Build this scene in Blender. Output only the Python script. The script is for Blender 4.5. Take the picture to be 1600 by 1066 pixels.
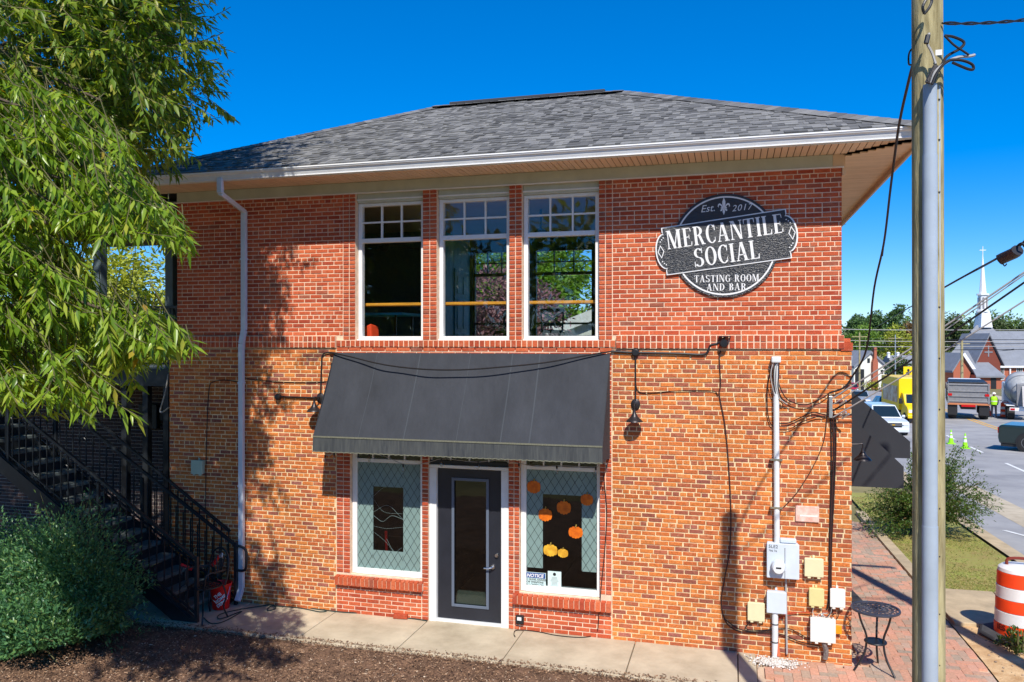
import bpy, bmesh, math, random
import numpy as np
from mathutils import Vector, Matrix
R = math.radians
random.seed(7)
for o in list(bpy.data.objects):
    bpy.data.objects.remove(o)
scene = bpy.context.scene
COL = scene.collection

# ---------------------------------------------------------------- camera
# world frame: X along the brick front (right), Y into the depth, Z up; origin at the right front corner
CAMP = Vector((-1.258, -10.203, 3.82)); YAW = 15.5; FPX = 1244.0
cam_data = bpy.data.cameras.new('camera')
cam_data.sensor_width = 36.0; cam_data.lens = 36.0 * FPX / 1600.0
cam_data.clip_start = 0.1; cam_data.clip_end = 5000
cam = bpy.data.objects.new('camera', cam_data); COL.objects.link(cam)
cam.location = CAMP; cam.rotation_euler = (R(90), 0, R(YAW))
scene.camera = cam
# ---------------------------------------------------------------- sky and sun
SUN_E, SUN_AZ = 47.5, 18.0
world = bpy.data.worlds.new('World'); scene.world = world; world.use_nodes = True
wn = world.node_tree; wn.nodes.clear()
sky = wn.nodes.new('ShaderNodeTexSky'); sky.sky_type = 'NISHITA'; sky.sun_disc = False
sky.sun_elevation = R(SUN_E); sky.sun_rotation = R(180 - SUN_AZ)
sky.altitude = 1500; sky.air_density = 1.0; sky.dust_density = 0.0; sky.ozone_density = 3.5
hs = wn.nodes.new('ShaderNodeHueSaturation'); hs.inputs['Saturation'].default_value = 1.42; hs.inputs['Value'].default_value = 1.0
hs.inputs['Hue'].default_value = 0.502
bg = wn.nodes.new('ShaderNodeBackground'); bg.inputs['Strength'].default_value = 0.15
wo = wn.nodes.new('ShaderNodeOutputWorld')
tint = wn.nodes.new('ShaderNodeMix'); tint.data_type = 'RGBA'; tint.blend_type = 'MULTIPLY'; tint.inputs[0].default_value = 1.0; tint.inputs[7].default_value = (0.84, 0.96, 1.18, 1)   # camera white balance
gm = wn.nodes.new('ShaderNodeGamma'); gm.inputs[1].default_value = 0.82
wn.links.new(sky.outputs[0], gm.inputs[0]); wn.links.new(gm.outputs[0], tint.inputs[6]); wn.links.new(tint.outputs[2], hs.inputs['Color']); wn.links.new(hs.outputs[0], bg.inputs[0]); wn.links.new(bg.outputs[0], wo.inputs[0])
sd = bpy.data.lights.new('sun', 'SUN'); sd.energy = 4.3; sd.angle = R(0.55); sd.color = (1.0, 0.94, 0.84)
sun = bpy.data.objects.new('sun', sd); COL.objects.link(sun)
SUNV = Vector((math.sin(R(SUN_AZ)) * math.cos(R(SUN_E)), -math.cos(R(SUN_AZ)) * math.cos(R(SUN_E)), math.sin(R(SUN_E))))
sun.rotation_euler = SUNV.to_track_quat('Z', 'Y').to_euler()
sun.location = (5, -20, 25)
scene.view_settings.view_transform = 'Standard'; scene.view_settings.look = 'None'
scene.view_settings.exposure = 0.40; scene.view_settings.gamma = 1.0
scene.view_settings.use_curve_mapping = False
scene.render.engine = 'CYCLES'
# ---------------------------------------------------------------- photo pixel -> place
CT, ST = math.cos(R(YAW)), math.sin(R(YAW))
def ray(px, py):
    a = (px - 800.0) / FPX
    return Vector((a * CT - ST, a * ST + CT, (533.0 - py) / FPX))
def wy(px, py, Y=0.0):            # point on a plane parallel to the front
    d = ray(px, py); t = (Y - CAMP.y) / d.y
    return CAMP + d * t
def wx(px, py, X):
    d = ray(px, py); t = (X - CAMP.x) / d.x
    return CAMP + d * t
def wz(px, py, Z=0.0):
    d = ray(px, py); t = (Z - CAMP.z) / d.z
    return CAMP + d * t
def wd(px, py, b):                # point at a camera depth
    return CAMP + ray(px, py) * b
SL = 0.034
def gz(x, y):                     # terrain height
    dx, dy = x - CAMP.x, y - CAMP.y
    b = -dx * ST + dy * CT
    if b < 9.5: return 0.0
    if b < 150: return -SL * (b - 9.5)
    return -SL * 140.5
def wg(px, py):                   # point on the terrain
    t = 3.82 * FPX / max(py - 533.0, 1e-3)
    if t > 9.5:
        t = (3.82 - SL * 9.5) * FPX / max(py - 533.0 - SL * FPX, 1.0)
        if t > 150: t = (3.82 + SL * 140.5) * FPX / (py - 533.0)
    return CAMP + ray(px, py) * t
def proj(p):
    dx, dy, dz = p[0] - CAMP.x, p[1] - CAMP.y, p[2] - CAMP.z
    a = dx * CT + dy * ST; b = -dx * ST + dy * CT
    if b < 0.05: return (-9999, -9999, b)
    return (800 + FPX * a / b, 533 - FPX * dz / b, b)

# ---------------------------------------------------------------- materials
def lin(c):
    return tuple(((v / 255.0) / 12.92 if v / 255.0 <= 0.04045 else ((v / 255.0 + 0.055) / 1.055) ** 2.4) for v in c)
MATS = {}
def mat(name, col, rough=0.7, nscale=0, namt=0.25, bump=0, bscale=None, metal=0.0, spec=0.4, col2=None, stretch=None, rnd=0.0, coat=0.0, bdist=0.01):
    if name in MATS: return MATS[name]
    m = bpy.data.materials.new(name); m.use_nodes = True
    nt = m.node_tree; N = nt.nodes; L = nt.links; b = N['Principled BSDF']
    c = tuple(col) + (1,)
    b.inputs['Base Color'].default_value = c; b.inputs['Roughness'].default_value = rough
    b.inputs['Metallic'].default_value = metal; b.inputs['Specular IOR Level'].default_value = spec
    if coat: b.inputs['Coat Weight'].default_value = coat; b.inputs['Coat Roughness'].default_value = 0.05
    vec = None
    if nscale or bump:
        tc = N.new('ShaderNodeTexCoord'); vec = tc.outputs['Object']
        if stretch:
            mp = N.new('ShaderNodeMapping'); mp.inputs['Scale'].default_value = stretch
            L.new(vec, mp.inputs[0]); vec = mp.outputs[0]
    cur = None
    if nscale:
        n = N.new('ShaderNodeTexNoise'); n.inputs['Scale'].default_value = nscale; n.inputs['Detail'].default_value = 6; n.inputs['Roughness'].default_value = 0.65
        L.new(vec, n.inputs['Vector'])
        mx = N.new('ShaderNodeMix'); mx.data_type = 'RGBA'
        r = N.new('ShaderNodeMapRange'); r.inputs[1].default_value = 0.3; r.inputs[2].default_value = 0.7
        L.new(n.outputs['Fac'], r.inputs[0]); L.new(r.outputs[0], mx.inputs[0])
        mx.inputs[6].default_value = tuple(v * (1 - namt) for v in col) + (1,)
        mx.inputs[7].default_value = (tuple(col2) if col2 else tuple(min(1, v * (1 + namt)) for v in col)) + (1,)
        cur = mx.outputs[2]
    if rnd:
        g = N.new('ShaderNodeNewGeometry'); oi = N.new('ShaderNodeObjectInfo')
        ad = N.new('ShaderNodeMath'); ad.operation = 'ADD'; L.new(g.outputs['Random Per Island'], ad.inputs[0]); L.new(oi.outputs['Random'], ad.inputs[1])
        fr = N.new('ShaderNodeMath'); fr.operation = 'FRACT'; L.new(ad.outputs[0], fr.inputs[0])
        hsv = N.new('ShaderNodeHueSaturation')
        mr = N.new('ShaderNodeMapRange'); mr.inputs[3].default_value = 1 - rnd; mr.inputs[4].default_value = 1 + rnd
        L.new(fr.outputs[0], mr.inputs[0]); L.new(mr.outputs[0], hsv.inputs['Value'])
        if cur: L.new(cur, hsv.inputs['Color'])
        else: hsv.inputs['Color'].default_value = c
        cur = hsv.outputs[0]
    if cur: L.new(cur, b.inputs['Base Color'])
    if bump:
        n2 = N.new('ShaderNodeTexNoise'); n2.inputs['Scale'].default_value = bscale or nscale * 3 or 30; n2.inputs['Detail'].default_value = 5
        L.new(vec, n2.inputs['Vector'])
        bp = N.new('ShaderNodeBump'); bp.inputs['Strength'].default_value = bump; bp.inputs['Distance'].default_value = bdist
        L.new(n2.outputs['Fac'], bp.inputs['Height']); L.new(bp.outputs[0], b.inputs['Normal'])
    MATS[name] = m
    return m
def mat_pick(name, stops, rough=0.85, nscale=25, namt=0.25, bump=0.5, bscale=60, wear=0.14, smear=None):
    """colour picked per loose piece (island or object) from a ramp, with grain on top"""
    m = bpy.data.materials.new(name); m.use_nodes = True
    nt = m.node_tree; N = nt.nodes; L = nt.links; b = N['Principled BSDF']
    b.inputs['Roughness'].default_value = rough; b.inputs['Specular IOR Level'].default_value = 0.25
    g = N.new('ShaderNodeNewGeometry'); oi = N.new('ShaderNodeObjectInfo')
    ad = N.new('ShaderNodeMath'); ad.operation = 'ADD'; L.new(g.outputs['Random Per Island'], ad.inputs[0]); L.new(oi.outputs['Random'], ad.inputs[1])
    fr = N.new('ShaderNodeMath'); fr.operation = 'FRACT'; L.new(ad.outputs[0], fr.inputs[0])
    cr = N.new('ShaderNodeValToRGB'); el = cr.color_ramp.elements
    el[0].position = stops[0][0]; el[0].color = tuple(stops[0][1]) + (1,)
    el[1].position = stops[-1][0]; el[1].color = tuple(stops[-1][1]) + (1,)
    for p, c in stops[1:-1]:
        e = el.new(p); e.color = tuple(c) + (1,)
    L.new(fr.outputs[0], cr.inputs[0])
    n = N.new('ShaderNodeTexNoise'); n.inputs['Scale'].default_value = nscale; n.inputs['Detail'].default_value = 6; n.inputs['Roughness'].default_value = 0.7
    L.new(g.outputs['Position'], n.inputs['Vector'])
    mr = N.new('ShaderNodeMapRange'); mr.inputs[1].default_value = 0.3; mr.inputs[2].default_value = 0.7
    mr.inputs[3].default_value = 1 - namt; mr.inputs[4].default_value = 1 + namt; L.new(n.outputs['Fac'], mr.inputs[0])
    # broad weathering
    n3 = N.new('ShaderNodeTexNoise'); n3.inputs['Scale'].default_value = 0.9; n3.inputs['Detail'].default_value = 4; L.new(g.outputs['Position'], n3.inputs['Vector'])
    mr3 = N.new('ShaderNodeMapRange'); mr3.inputs[1].default_value = 0.3; mr3.inputs[2].default_value = 0.7
    mr3.inputs[3].default_value = 1 - wear; mr3.inputs[4].default_value = 1 + wear * .85; L.new(n3.outputs['Fac'], mr3.inputs[0])
    mm = N.new('ShaderNodeMath'); mm.operation = 'MULTIPLY'; L.new(mr.outputs[0], mm.inputs[0]); L.new(mr3.outputs[0], mm.inputs[1])
    hsv = N.new('ShaderNodeHueSaturation'); L.new(cr.outputs[0], hsv.inputs['Color']); L.new(mm.outputs[0], hsv.inputs['Value'])
    fin = hsv.outputs[0]
    if smear:      # patches of lime and mortar wiped over the faces
        n4 = N.new('ShaderNodeTexNoise'); n4.inputs['Scale'].default_value = 11.0; n4.inputs['Detail'].default_value = 8; n4.inputs['Roughness'].default_value = 0.75; L.new(g.outputs['Position'], n4.inputs['Vector'])
        r4 = N.new('ShaderNodeMapRange'); r4.inputs[1].default_value = 0.54; r4.inputs[2].default_value = 0.80; r4.inputs[3].default_value = 0.0; r4.inputs[4].default_value = smear[1]; L.new(n4.outputs['Fac'], r4.inputs[0])
        m4 = N.new('ShaderNodeMix'); m4.data_type = 'RGBA'; L.new(r4.outputs[0], m4.inputs[0]); L.new(fin, m4.inputs[6]); m4.inputs[7].default_value = tuple(smear[0]) + (1,); fin = m4.outputs[2]
    L.new(fin, b.inputs['Base Color'])
    n2 = N.new('ShaderNodeTexNoise'); n2.inputs['Scale'].default_value = bscale; n2.inputs['Detail'].default_value = 4; L.new(g.outputs['Position'], n2.inputs['Vector'])
    bp = N.new('ShaderNodeBump'); bp.inputs['Strength'].default_value = bump; bp.inputs['Distance'].default_value = 0.006
    L.new(n2.outputs['Fac'], bp.inputs['Height']); L.new(bp.outputs[0], b.inputs['Normal'])
    MATS[name] = m
    return m
def mat_glass(name, tint=(0.9, 0.95, 0.95), refl=1.0):
    m = bpy.data.materials.new(name); m.use_nodes = True
    nt = m.node_tree; N = nt.nodes; L = nt.links; N.clear()
    tr = N.new('ShaderNodeBsdfTransparent'); tr.inputs[0].default_value = tuple(tint) + (1,)
    gl = N.new('ShaderNodeBsdfGlossy'); gl.inputs['Roughness'].default_value = 0.015
    # Schlick reflectance, the same from both sides of the pane
    lw_ = N.new('ShaderNodeLayerWeight'); lw_.inputs[0].default_value = 0.5
    pw_ = N.new('ShaderNodeMath'); pw_.operation = 'POWER'; pw_.inputs[1].default_value = 5.0; L.new(lw_.outputs['Facing'], pw_.inputs[0])
    mu = N.new('ShaderNodeMath'); mu.operation = 'MULTIPLY_ADD'; mu.inputs[1].default_value = 0.9; mu.inputs[2].default_value = 0.045 * refl; L.new(pw_.outputs[0], mu.inputs[0])
    mx = N.new('ShaderNodeMixShader'); L.new(mu.outputs[0], mx.inputs[0]); L.new(tr.outputs[0], mx.inputs[1]); L.new(gl.outputs[0], mx.inputs[2])
    # slight waviness of old glass
    g = N.new('ShaderNodeNewGeometry'); n = N.new('ShaderNodeTexNoise'); n.inputs['Scale'].default_value = 2.0; L.new(g.outputs['Position'], n.inputs['Vector'])
    bp = N.new('ShaderNodeBump'); bp.inputs['Strength'].default_value = 0.08; bp.inputs['Distance'].default_value = 0.02; L.new(n.outputs['Fac'], bp.inputs['Height'])
    L.new(bp.outputs[0], gl.inputs['Normal'])
    o = N.new('ShaderNodeOutputMaterial'); L.new(mx.outputs[0], o.inputs[0])
    MATS[name] = m
    return m
def mat_leaf(name, stops, trans=0.45, rough=0.45):
    m = bpy.data.materials.new(name); m.use_nodes = True
    nt = m.node_tree; N = nt.nodes; L = nt.links; b = N['Principled BSDF']
    g = N.new('ShaderNodeNewGeometry'); cr = N.new('ShaderNodeValToRGB'); el = cr.color_ramp.elements
    el[0].position = stops[0][0]; el[0].color = tuple(stops[0][1]) + (1,)
    el[1].position = stops[-1][0]; el[1].color = tuple(stops[-1][1]) + (1,)
    for p, c in stops[1:-1]:
        e = el.new(p); e.color = tuple(c) + (1,)
    L.new(g.outputs['Random Per Island'], cr.inputs[0])
    L.new(cr.outputs[0], b.inputs['Base Color']); b.inputs['Roughness'].default_value = rough; b.inputs['Specular IOR Level'].default_value = 0.5
    tl = N.new('ShaderNodeBsdfTranslucent'); hs_ = N.new('ShaderNodeHueSaturation'); hs_.inputs['Hue'].default_value = 0.485; hs_.inputs['Saturation'].default_value = 1.1; hs_.inputs['Value'].default_value = 1.35
    L.new(cr.outputs[0], hs_.inputs['Color']); L.new(hs_.outputs[0], tl.inputs[0])
    mx = N.new('ShaderNodeMixShader'); mx.inputs[0].default_value = trans
    L.new(b.outputs[0], mx.inputs[1]); L.new(tl.outputs[0], mx.inputs[2]); L.new(mx.outputs[0], N['Material Output'].inputs[0])
    MATS[name] = m
    return m

# ---------------------------------------------------------------- mesh building
def catmull(pts, n=6):
    pts = [Vector(p) for p in pts]
    if len(pts) < 3: return pts
    out = []
    P = [pts[0] * 2 - pts[1]] + pts + [pts[-1] * 2 - pts[-2]]
    for i in range(1, len(P) - 2):
        p0, p1, p2, p3 = P[i - 1], P[i], P[i + 1], P[i + 2]
        for k in range(n):
            t = k / n
            out.append(0.5 * ((2 * p1) + (p2 - p0) * t + (2 * p0 - 5 * p1 + 4 * p2 - p3) * t * t + (3 * p1 - p0 - 3 * p2 + p3) * t ** 3))
    out.append(pts[-1])
    return out
class MB:
    def __init__(s): s.v = []; s.f = []
    def add(s, vs, fs):
        n = len(s.v); s.v += [tuple(v) for v in vs]; s.f += [tuple(i + n for i in f) for f in fs]; return s
    def box(s, x0, x1, y0, y1, z0, z1):
        return s.add([(x0, y0, z0), (x1, y0, z0), (x1, y1, z0), (x0, y1, z0), (x0, y0, z1), (x1, y0, z1), (x1, y1, z1), (x0, y1, z1)],
                     [(0, 3, 2, 1), (4, 5, 6, 7), (0, 1, 5, 4), (1, 2, 6, 5), (2, 3, 7, 6), (3, 0, 4, 7)])
    def beam(s, p0, p1, w, h, up=(0, 0, 1)):
        p0 = Vector(p0); p1 = Vector(p1); d = (p1 - p0).normalized(); up = Vector(up)
        if abs(d.dot(up)) > 0.98: up = Vector((0, 1, 0))
        sx = d.cross(up).normalized() * (w / 2); sz = sx.cross(d).normalized() * (h / 2)
        vs = [p0 - sx - sz, p0 + sx - sz, p0 + sx + sz, p0 - sx + sz, p1 - sx - sz, p1 + sx - sz, p1 + sx + sz, p1 - sx + sz]
        return s.add(vs, [(0, 1, 2, 3), (4, 7, 6, 5), (0, 4, 5, 1), (1, 5, 6, 2), (2, 6, 7, 3), (3, 7, 4, 0)])
    def quad(s, a, b, c, d): return s.add([a, b, c, d], [(0, 1, 2, 3)])
    def tube(s, pts, r, n=6, smooth=0, cap=True):
        pts = catmull(pts, smooth) if smooth else [Vector(p) for p in pts]
        rs = r if isinstance(r, (list, tuple)) else None
        base = len(s.v); m = len(pts); ref = None
        for i, p in enumerate(pts):
            d = (pts[min(i + 1, m - 1)] - pts[max(i - 1, 0)])
            if d.length < 1e-9: d = Vector((0, 0, 1))
            d.normalize()
            if ref is None:
                ref = Vector((0, 0, 1)) if abs(d.z) < 0.9 else Vector((1, 0, 0))
            u = (ref - d * ref.dot(d))
            if u.length < 1e-6: u = d.orthogonal()
            u.normalize(); ref = u; w = d.cross(u)
            rr = r if rs is None else rs[0] + (rs[1] - rs[0]) * i / max(1, m - 1)
            for k in range(n):
                a = 2 * math.pi * k / n
                s.v.append(tuple(p + (u * math.cos(a) + w * math.sin(a)) * rr))
        for i in range(m - 1):
            for k in range(n):
                a = base + i * n + k; b = base + i * n + (k + 1) % n
                s.f.append((a, b, b + n, a + n))
        if cap:
            s.f.append(tuple(base + k for k in reversed(range(n)))); s.f.append(tuple(base + (m - 1) * n + k for k in range(n)))
        return s
    def lathe(s, prof, c=(0, 0, 0), n=16, axis='Z', sx=1, sy=1, cap=True):
        c = Vector(c); base = len(s.v); m = len(prof)
        for (r, h) in prof:
            for k in range(n):
                a = 2 * math.pi * k / n; x, y = math.cos(a) * r * sx, math.sin(a) * r * sy
                v = Vector((x, y, h)) if axis == 'Z' else (Vector((h, x, y)) if axis == 'X' else Vector((x, h, -y)))
                s.v.append(tuple(c + v))
        for i in range(m - 1):
            for k in range(n):
                a = base + i * n + k; b = base + i * n + (k + 1) % n
                s.f.append((a, b, b + n, a + n))
        if cap:
            s.f.append(tuple(base + k for k in reversed(range(n)))); s.f.append(tuple(base + (m - 1) * n + k for k in range(n)))
        return s
    def prism(s, poly, fn0, fn1):
        """poly of (u,v); fn0/fn1 map to the two faces"""
        n = len(poly); b = len(s.v)
        s.v += [tuple(fn0(u, v)) for u, v in poly] + [tuple(fn1(u, v)) for u, v in poly]
        s.f.append(tuple(b + i for i in range(n))); s.f.append(tuple(b + n + i for i in reversed(range(n))))
        for i in range(n):
            j = (i + 1) % n; s.f.append((b + j, b + i, b + n + i, b + n + j))
        return s
    def xf(s, M):
        s.v = [tuple(M @ Vector(v)) for v in s.v]; return s
    def mesh(s, name='mesh', smooth=False):
        me = bpy.data.meshes.new(name); me.from_pydata(s.v, [], s.f); me.validate()
        bm = bmesh.new(); bm.from_mesh(me); bmesh.ops.recalc_face_normals(bm, faces=bm.faces); bm.to_mesh(me); bm.free()
        if smooth:
            me.polygons.foreach_set('use_smooth', [True] * len(me.polygons))
            try: me.set_sharp_from_angle(angle=R(38))
            except Exception: pass
        me.update(); return me
    def build(s, name, m, parent=None, smooth=False, bevel=0, kind=None):
        return obj(name, s.mesh(name, smooth), m, parent, bevel, kind)
LOCS = {}
def obj(name, me, m, parent=None, bevel=0, kind=None):
    o = bpy.data.objects.new(name, me); COL.objects.link(o)
    if m is not None and not len(me.materials): me.materials.append(m)
    if parent is not None:
        o.parent = parent
        if parent.name in LOCS: o.matrix_parent_inverse = Matrix.Translation(-LOCS[parent.name])
    if bevel:
        bv = o.modifiers.new('bevel', 'BEVEL'); bv.width = bevel; bv.segments = 2; bv.limit_method = 'ANGLE'; bv.angle_limit = R(40)
    if kind: o['kind'] = kind
    return o
def tag(o, label, cat, group=None):
    o['label'] = label; o['category'] = cat
    if group: o['group'] = group
    return o
def thing(name, label, cat, loc=(0, 0, 0), group=None, world=True, rz=0.0):
    """an Empty at the thing's base; world=True: the parts are given in world coordinates"""
    o = bpy.data.objects.new(name, None); COL.objects.link(o); o.location = loc; o.rotation_euler = (0, 0, rz)
    o.empty_display_size = 0.2
    if world: LOCS[o.name] = Vector(loc)
    return tag(o, label, cat, group)
def copy_tree(o, parent=None):
    c = o.copy(); COL.objects.link(c); c.parent = parent
    for ch in [q for q in bpy.data.objects if q.parent == o]: copy_tree(ch, c)
    return c
def np_mesh(name, V, F):
    """V (n,3), F (m,k) numpy -> mesh, fast"""
    me = bpy.data.meshes.new(name); k = F.shape[1]
    me.vertices.add(len(V)); me.vertices.foreach_set('co', np.asarray(V, dtype=np.float32).ravel())
    me.loops.add(F.size); me.loops.foreach_set('vertex_index', F.astype(np.int32).ravel())
    me.polygons.add(len(F)); me.polygons.foreach_set('loop_start', np.arange(0, F.size, k, dtype=np.int32))
    me.polygons.foreach_set('loop_total', np.full(len(F), k, dtype=np.int32))
    me.update(calc_edges=True); me.validate(); return me
def leaf_mesh(name, P, D, Nn, Ln, W, fold=0.25, droop=0.15):
    """lanceolate folded leaves: base P, direction D, normal Nn, length Ln, width W (arrays)"""
    P = np.asarray(P, float); D = np.asarray(D, float); Nn = np.asarray(Nn, float)
    D /= np.linalg.norm(D, axis=1, keepdims=True) + 1e-9
    S = np.cross(D, Nn); S /= np.linalg.norm(S, axis=1, keepdims=True) + 1e-9
    U = np.cross(S, D)
    Ln = np.asarray(Ln)[:, None]; W = np.asarray(W)[:, None]
    dn = np.zeros_like(P); dn[:, 2] = -1
    mid = P + D * Ln * 0.45 - U * W * fold + dn * Ln * droop * 0.2
    l = P + D * Ln * 0.42 + S * W * 0.5 + dn * Ln * droop * 0.2
    r = P + D * Ln * 0.42 - S * W * 0.5 + dn * Ln * droop * 0.2
    tip = P + D * Ln + dn * Ln * droop
    n = len(P); V = np.stack([P, l, mid, r, tip], axis=1).reshape(-1, 3)
    b = np.arange(n)[:, None] * 5
    F = np.concatenate([b + np.array([[0, 2, 1]]), b + np.array([[1, 2, 4]]), b + np.array([[0, 3, 2]]), b + np.array([[2, 3, 4]])], axis=0)
    return np_mesh(name, V, F)
# ================================================================= ground
M_GROUND = mat('open_ground', lin((112, 112, 62)), 0.95, 0.35, 0.35, 0.4, 3, col2=lin((150, 136, 92)))
M_DIRT = mat('sandy_dirt', lin((200, 152, 100)), 0.95, 3.5, 0.28, 1.0, 40, col2=lin((228, 196, 150)))
M_MULCHB = mat('mulch_soil', lin((112, 86, 68)), 0.95, 5, 0.5, 1.0, 45)
M_CHIP = mat_pick('mulch_chip', [(0.0, lin((60, 44, 36))), (0.35, lin((104, 78, 60))), (0.7, lin((142, 110, 84))), (0.93, lin((172, 140, 112))), (1.0, lin((214, 194, 170)))], nscale=60, namt=0.3, bump=0.2)
M_CONC = mat('concrete_walk', lin((184, 168, 142)), 0.9, 1.6, 0.2, 0.4, 90, col2=lin((208, 194, 168)))
M_CONC2 = mat('old_concrete', lin((186, 166, 134)), 0.92, 3.0, 0.22, 0.5, 60)
M_PAVER = mat_pick('clay_paver', [(0.0, lin((160, 144, 126))), (0.3, lin((184, 152, 130))), (0.55, lin((196, 146, 120))), (0.8, lin((204, 152, 128))), (1.0, lin((176, 158, 140)))], nscale=30, namt=0.22, bump=0.5, bscale=80)
M_ASPH = mat('asphalt', lin((150, 149, 150)), 0.95, 0.6, 0.16, 0.5, 60, col2=lin((172, 170, 168)))
M_PAINTW = mat('road_white', lin((226, 226, 222)), 0.8, 8, 0.12)
M_PAINTY = mat('road_yellow', lin((226, 176, 84)), 0.8, 6, 0.15)
M_GRASS = mat_leaf('grass_blades', [(0.0, (0.10, 0.16, 0.025)), (0.35, (0.20, 0.24, 0.04)), (0.6, (0.38, 0.32, 0.10)), (1.0, (0.50, 0.38, 0.19))], 0.3, 0.7)
M_TURF = mat('turf_soil', lin((176, 152, 92)), 0.95, 2.5, 0.3, 0.8, 40, col2=lin((150, 160, 72)))
M_GRAVEL = mat_pick('white_gravel', [(0.0, lin((170, 160, 150))), (0.5, lin((214, 206, 196))), (1.0, lin((242, 238, 232)))], nscale=60)
# terrain sheet: fine near the house, coarse far away
def axis_vals(lo, hi, fine0, fine1, step):
    v = [fine0]; s = step; x = fine0
    while x > lo: x -= s; s *= 1.35; v.insert(0, max(x, lo))
    x = fine0
    while x < fine1: x += step; v.append(x)
    s = step
    while x < hi: s *= 1.35; x += s; v.append(min(x, hi))
    return v
xs = axis_vals(-1500, 1800, -14, 30, 2.0); ys = axis_vals(-300, 2200, -12, 60, 2.0)
V = [(x, y, gz(x, y) - 0.075) for y in ys for x in xs]; nx = len(xs)
F = [(j * nx + i, j * nx + i + 1, (j + 1) * nx + i + 1, (j + 1) * nx + i) for j in range(len(ys) - 1) for i in range(nx - 1)]
g = MB(); g.v = V; g.f = F
o = g.build('ground', M_GROUND); o['kind'] = 'structure'
def sheet(name, poly, dz, m, nsub=1, kind='structure', thick=0.05):
    """polygon sheet that follows the terrain, as a thin slab"""
    mb = MB(); mb.prism(poly, lambda u, v: (u, v, gz(u, v) + dz), lambda u, v: (u, v, gz(u, v) + dz - thick))
    o = mb.build(name, m); o['kind'] = kind
    return o
# mulch bed in front of the walk
YE = -1.10
def strip(name, x0, x1, y0, y1, dz, m, nx=1, ny=12):
    mb = MB(); V = []; F = []
    for j in range(ny + 1):
        for i in range(nx + 1):
            x = x0 + (x1 - x0) * i / nx; y = y0 + (y1 - y0) * j / ny; V.append((x, y, gz(x, y) + dz))
    for j in range(ny):
        for i in range(nx): a = j * (nx + 1) + i; F.append((a, a + 1, a + nx + 2, a + nx + 1))
    mb.v = V; mb.f = F; o = mb.build(name, m); o['kind'] = 'structure'; return o
random.seed(21)
mb = MB(); V = []; F = []; NXm, NYm = 60, 60
for j in range(NYm + 1):
    for i in range(NXm + 1):
        x = -18 + 17.0 * i / NXm; y = -8.5 + (8.5 + YE + .01) * j / NYm
        edge = min(1, (YE - y) / 0.5)
        V.append((x, y, -0.035 + edge * (0.03 * math.sin(x * 2.1 + y) * math.sin(y * 1.7) + random.uniform(-.012, .016))))
for j in range(NYm):
    for i in range(NXm): a = j * (NXm + 1) + i; F.append((a, a + 1, a + NXm + 2, a + NXm + 1))
mb.v = V; mb.f = F; o = mb.build('mulch_bed', M_MULCHB, smooth=True); o['kind'] = 'structure'
# bark chips lying on it
rng = np.random.default_rng(3)
n = 42000
X = rng.uniform(-11.5, -1.0, n); Y = YE - np.abs(rng.normal(0, 1, n)) ** 1.0 * 0 - rng.uniform(0, 2.6, n)
X = np.concatenate([X, rng.uniform(-9.5, -1.0, 2600)]); Y = np.concatenate([Y, YE + rng.normal(0.0, 0.045, 2600)]); n = len(X)
ang = rng.uniform(0, 6.283, n); L_ = rng.uniform(.010, .036, n) * (1 + 1.2 * (rng.random(n) > .95)); W_ = rng.uniform(.005, .014, n); tilt = rng.normal(0, .22, n); roll = rng.normal(0, .3, n)
D = np.stack([np.cos(ang) * np.cos(tilt), np.sin(ang) * np.cos(tilt), np.sin(tilt)], 1); S = np.stack([-np.sin(ang), np.cos(ang), roll], 1)
P = np.stack([X, Y, np.where(Y > YE, .008, -.03 + rng.uniform(0, .035, n))], 1)
hl = (D * L_[:, None] / 2); hw = S * W_[:, None] / 2; up = np.zeros_like(P); up[:, 2] = .006
Vv = np.stack([P - hl - hw * .6, P + hl * .8 - hw, P + hl + hw * .5, P - hl * .9 + hw, P + up], 1).reshape(-1, 3)
b = np.arange(n)[:, None] * 5
Ff = np.concatenate([b + np.array([[0, 1, 4]]), b + np.array([[1, 2, 4]]), b + np.array([[2, 3, 4]]), b + np.array([[3, 0, 4]])], 0)
o = obj('mulch_chips', np_mesh('mulch_chips', Vv, Ff), M_CHIP, kind='stuff'); o['label'] = 'loose brown bark chips covering the bed in front of the walk'; o['category'] = 'mulch'
# concrete walk along the front
walk = strip('sidewalk', -9.6, -0.97, YE + .01, 0.1, -0.03, M_MULCHB, 1, 1)
joints = [-9.55, -8.03, -6.66, -5.28, -3.92, -2.45, -1.20, -0.985]
for a, b_ in zip(joints[:-1], joints[1:]):
    MB().box(a + .006, b_ - .006, YE + random.uniform(-.015, .015), 0.06, -0.12, random.uniform(-.003, .002)).build('slab', M_CONC, walk, bevel=0.008)
# clay pavers in herringbone beside the house
pav = strip('paver_path', -0.98, 1.62, -2.6, 9.5, -0.03, mat('paver_sand', lin((196, 172, 148)), 0.95, 8, 0.2), 1, 24)
PW, PL = 0.1, 0.2
unitp = MB().box(-PL / 2 + .002, PL / 2 - .002, -PW / 2 + .002, PW / 2 - .002, -.05, 0)
mp = unitp.mesh('paver'); mp.materials.append(M_PAVER)
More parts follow.
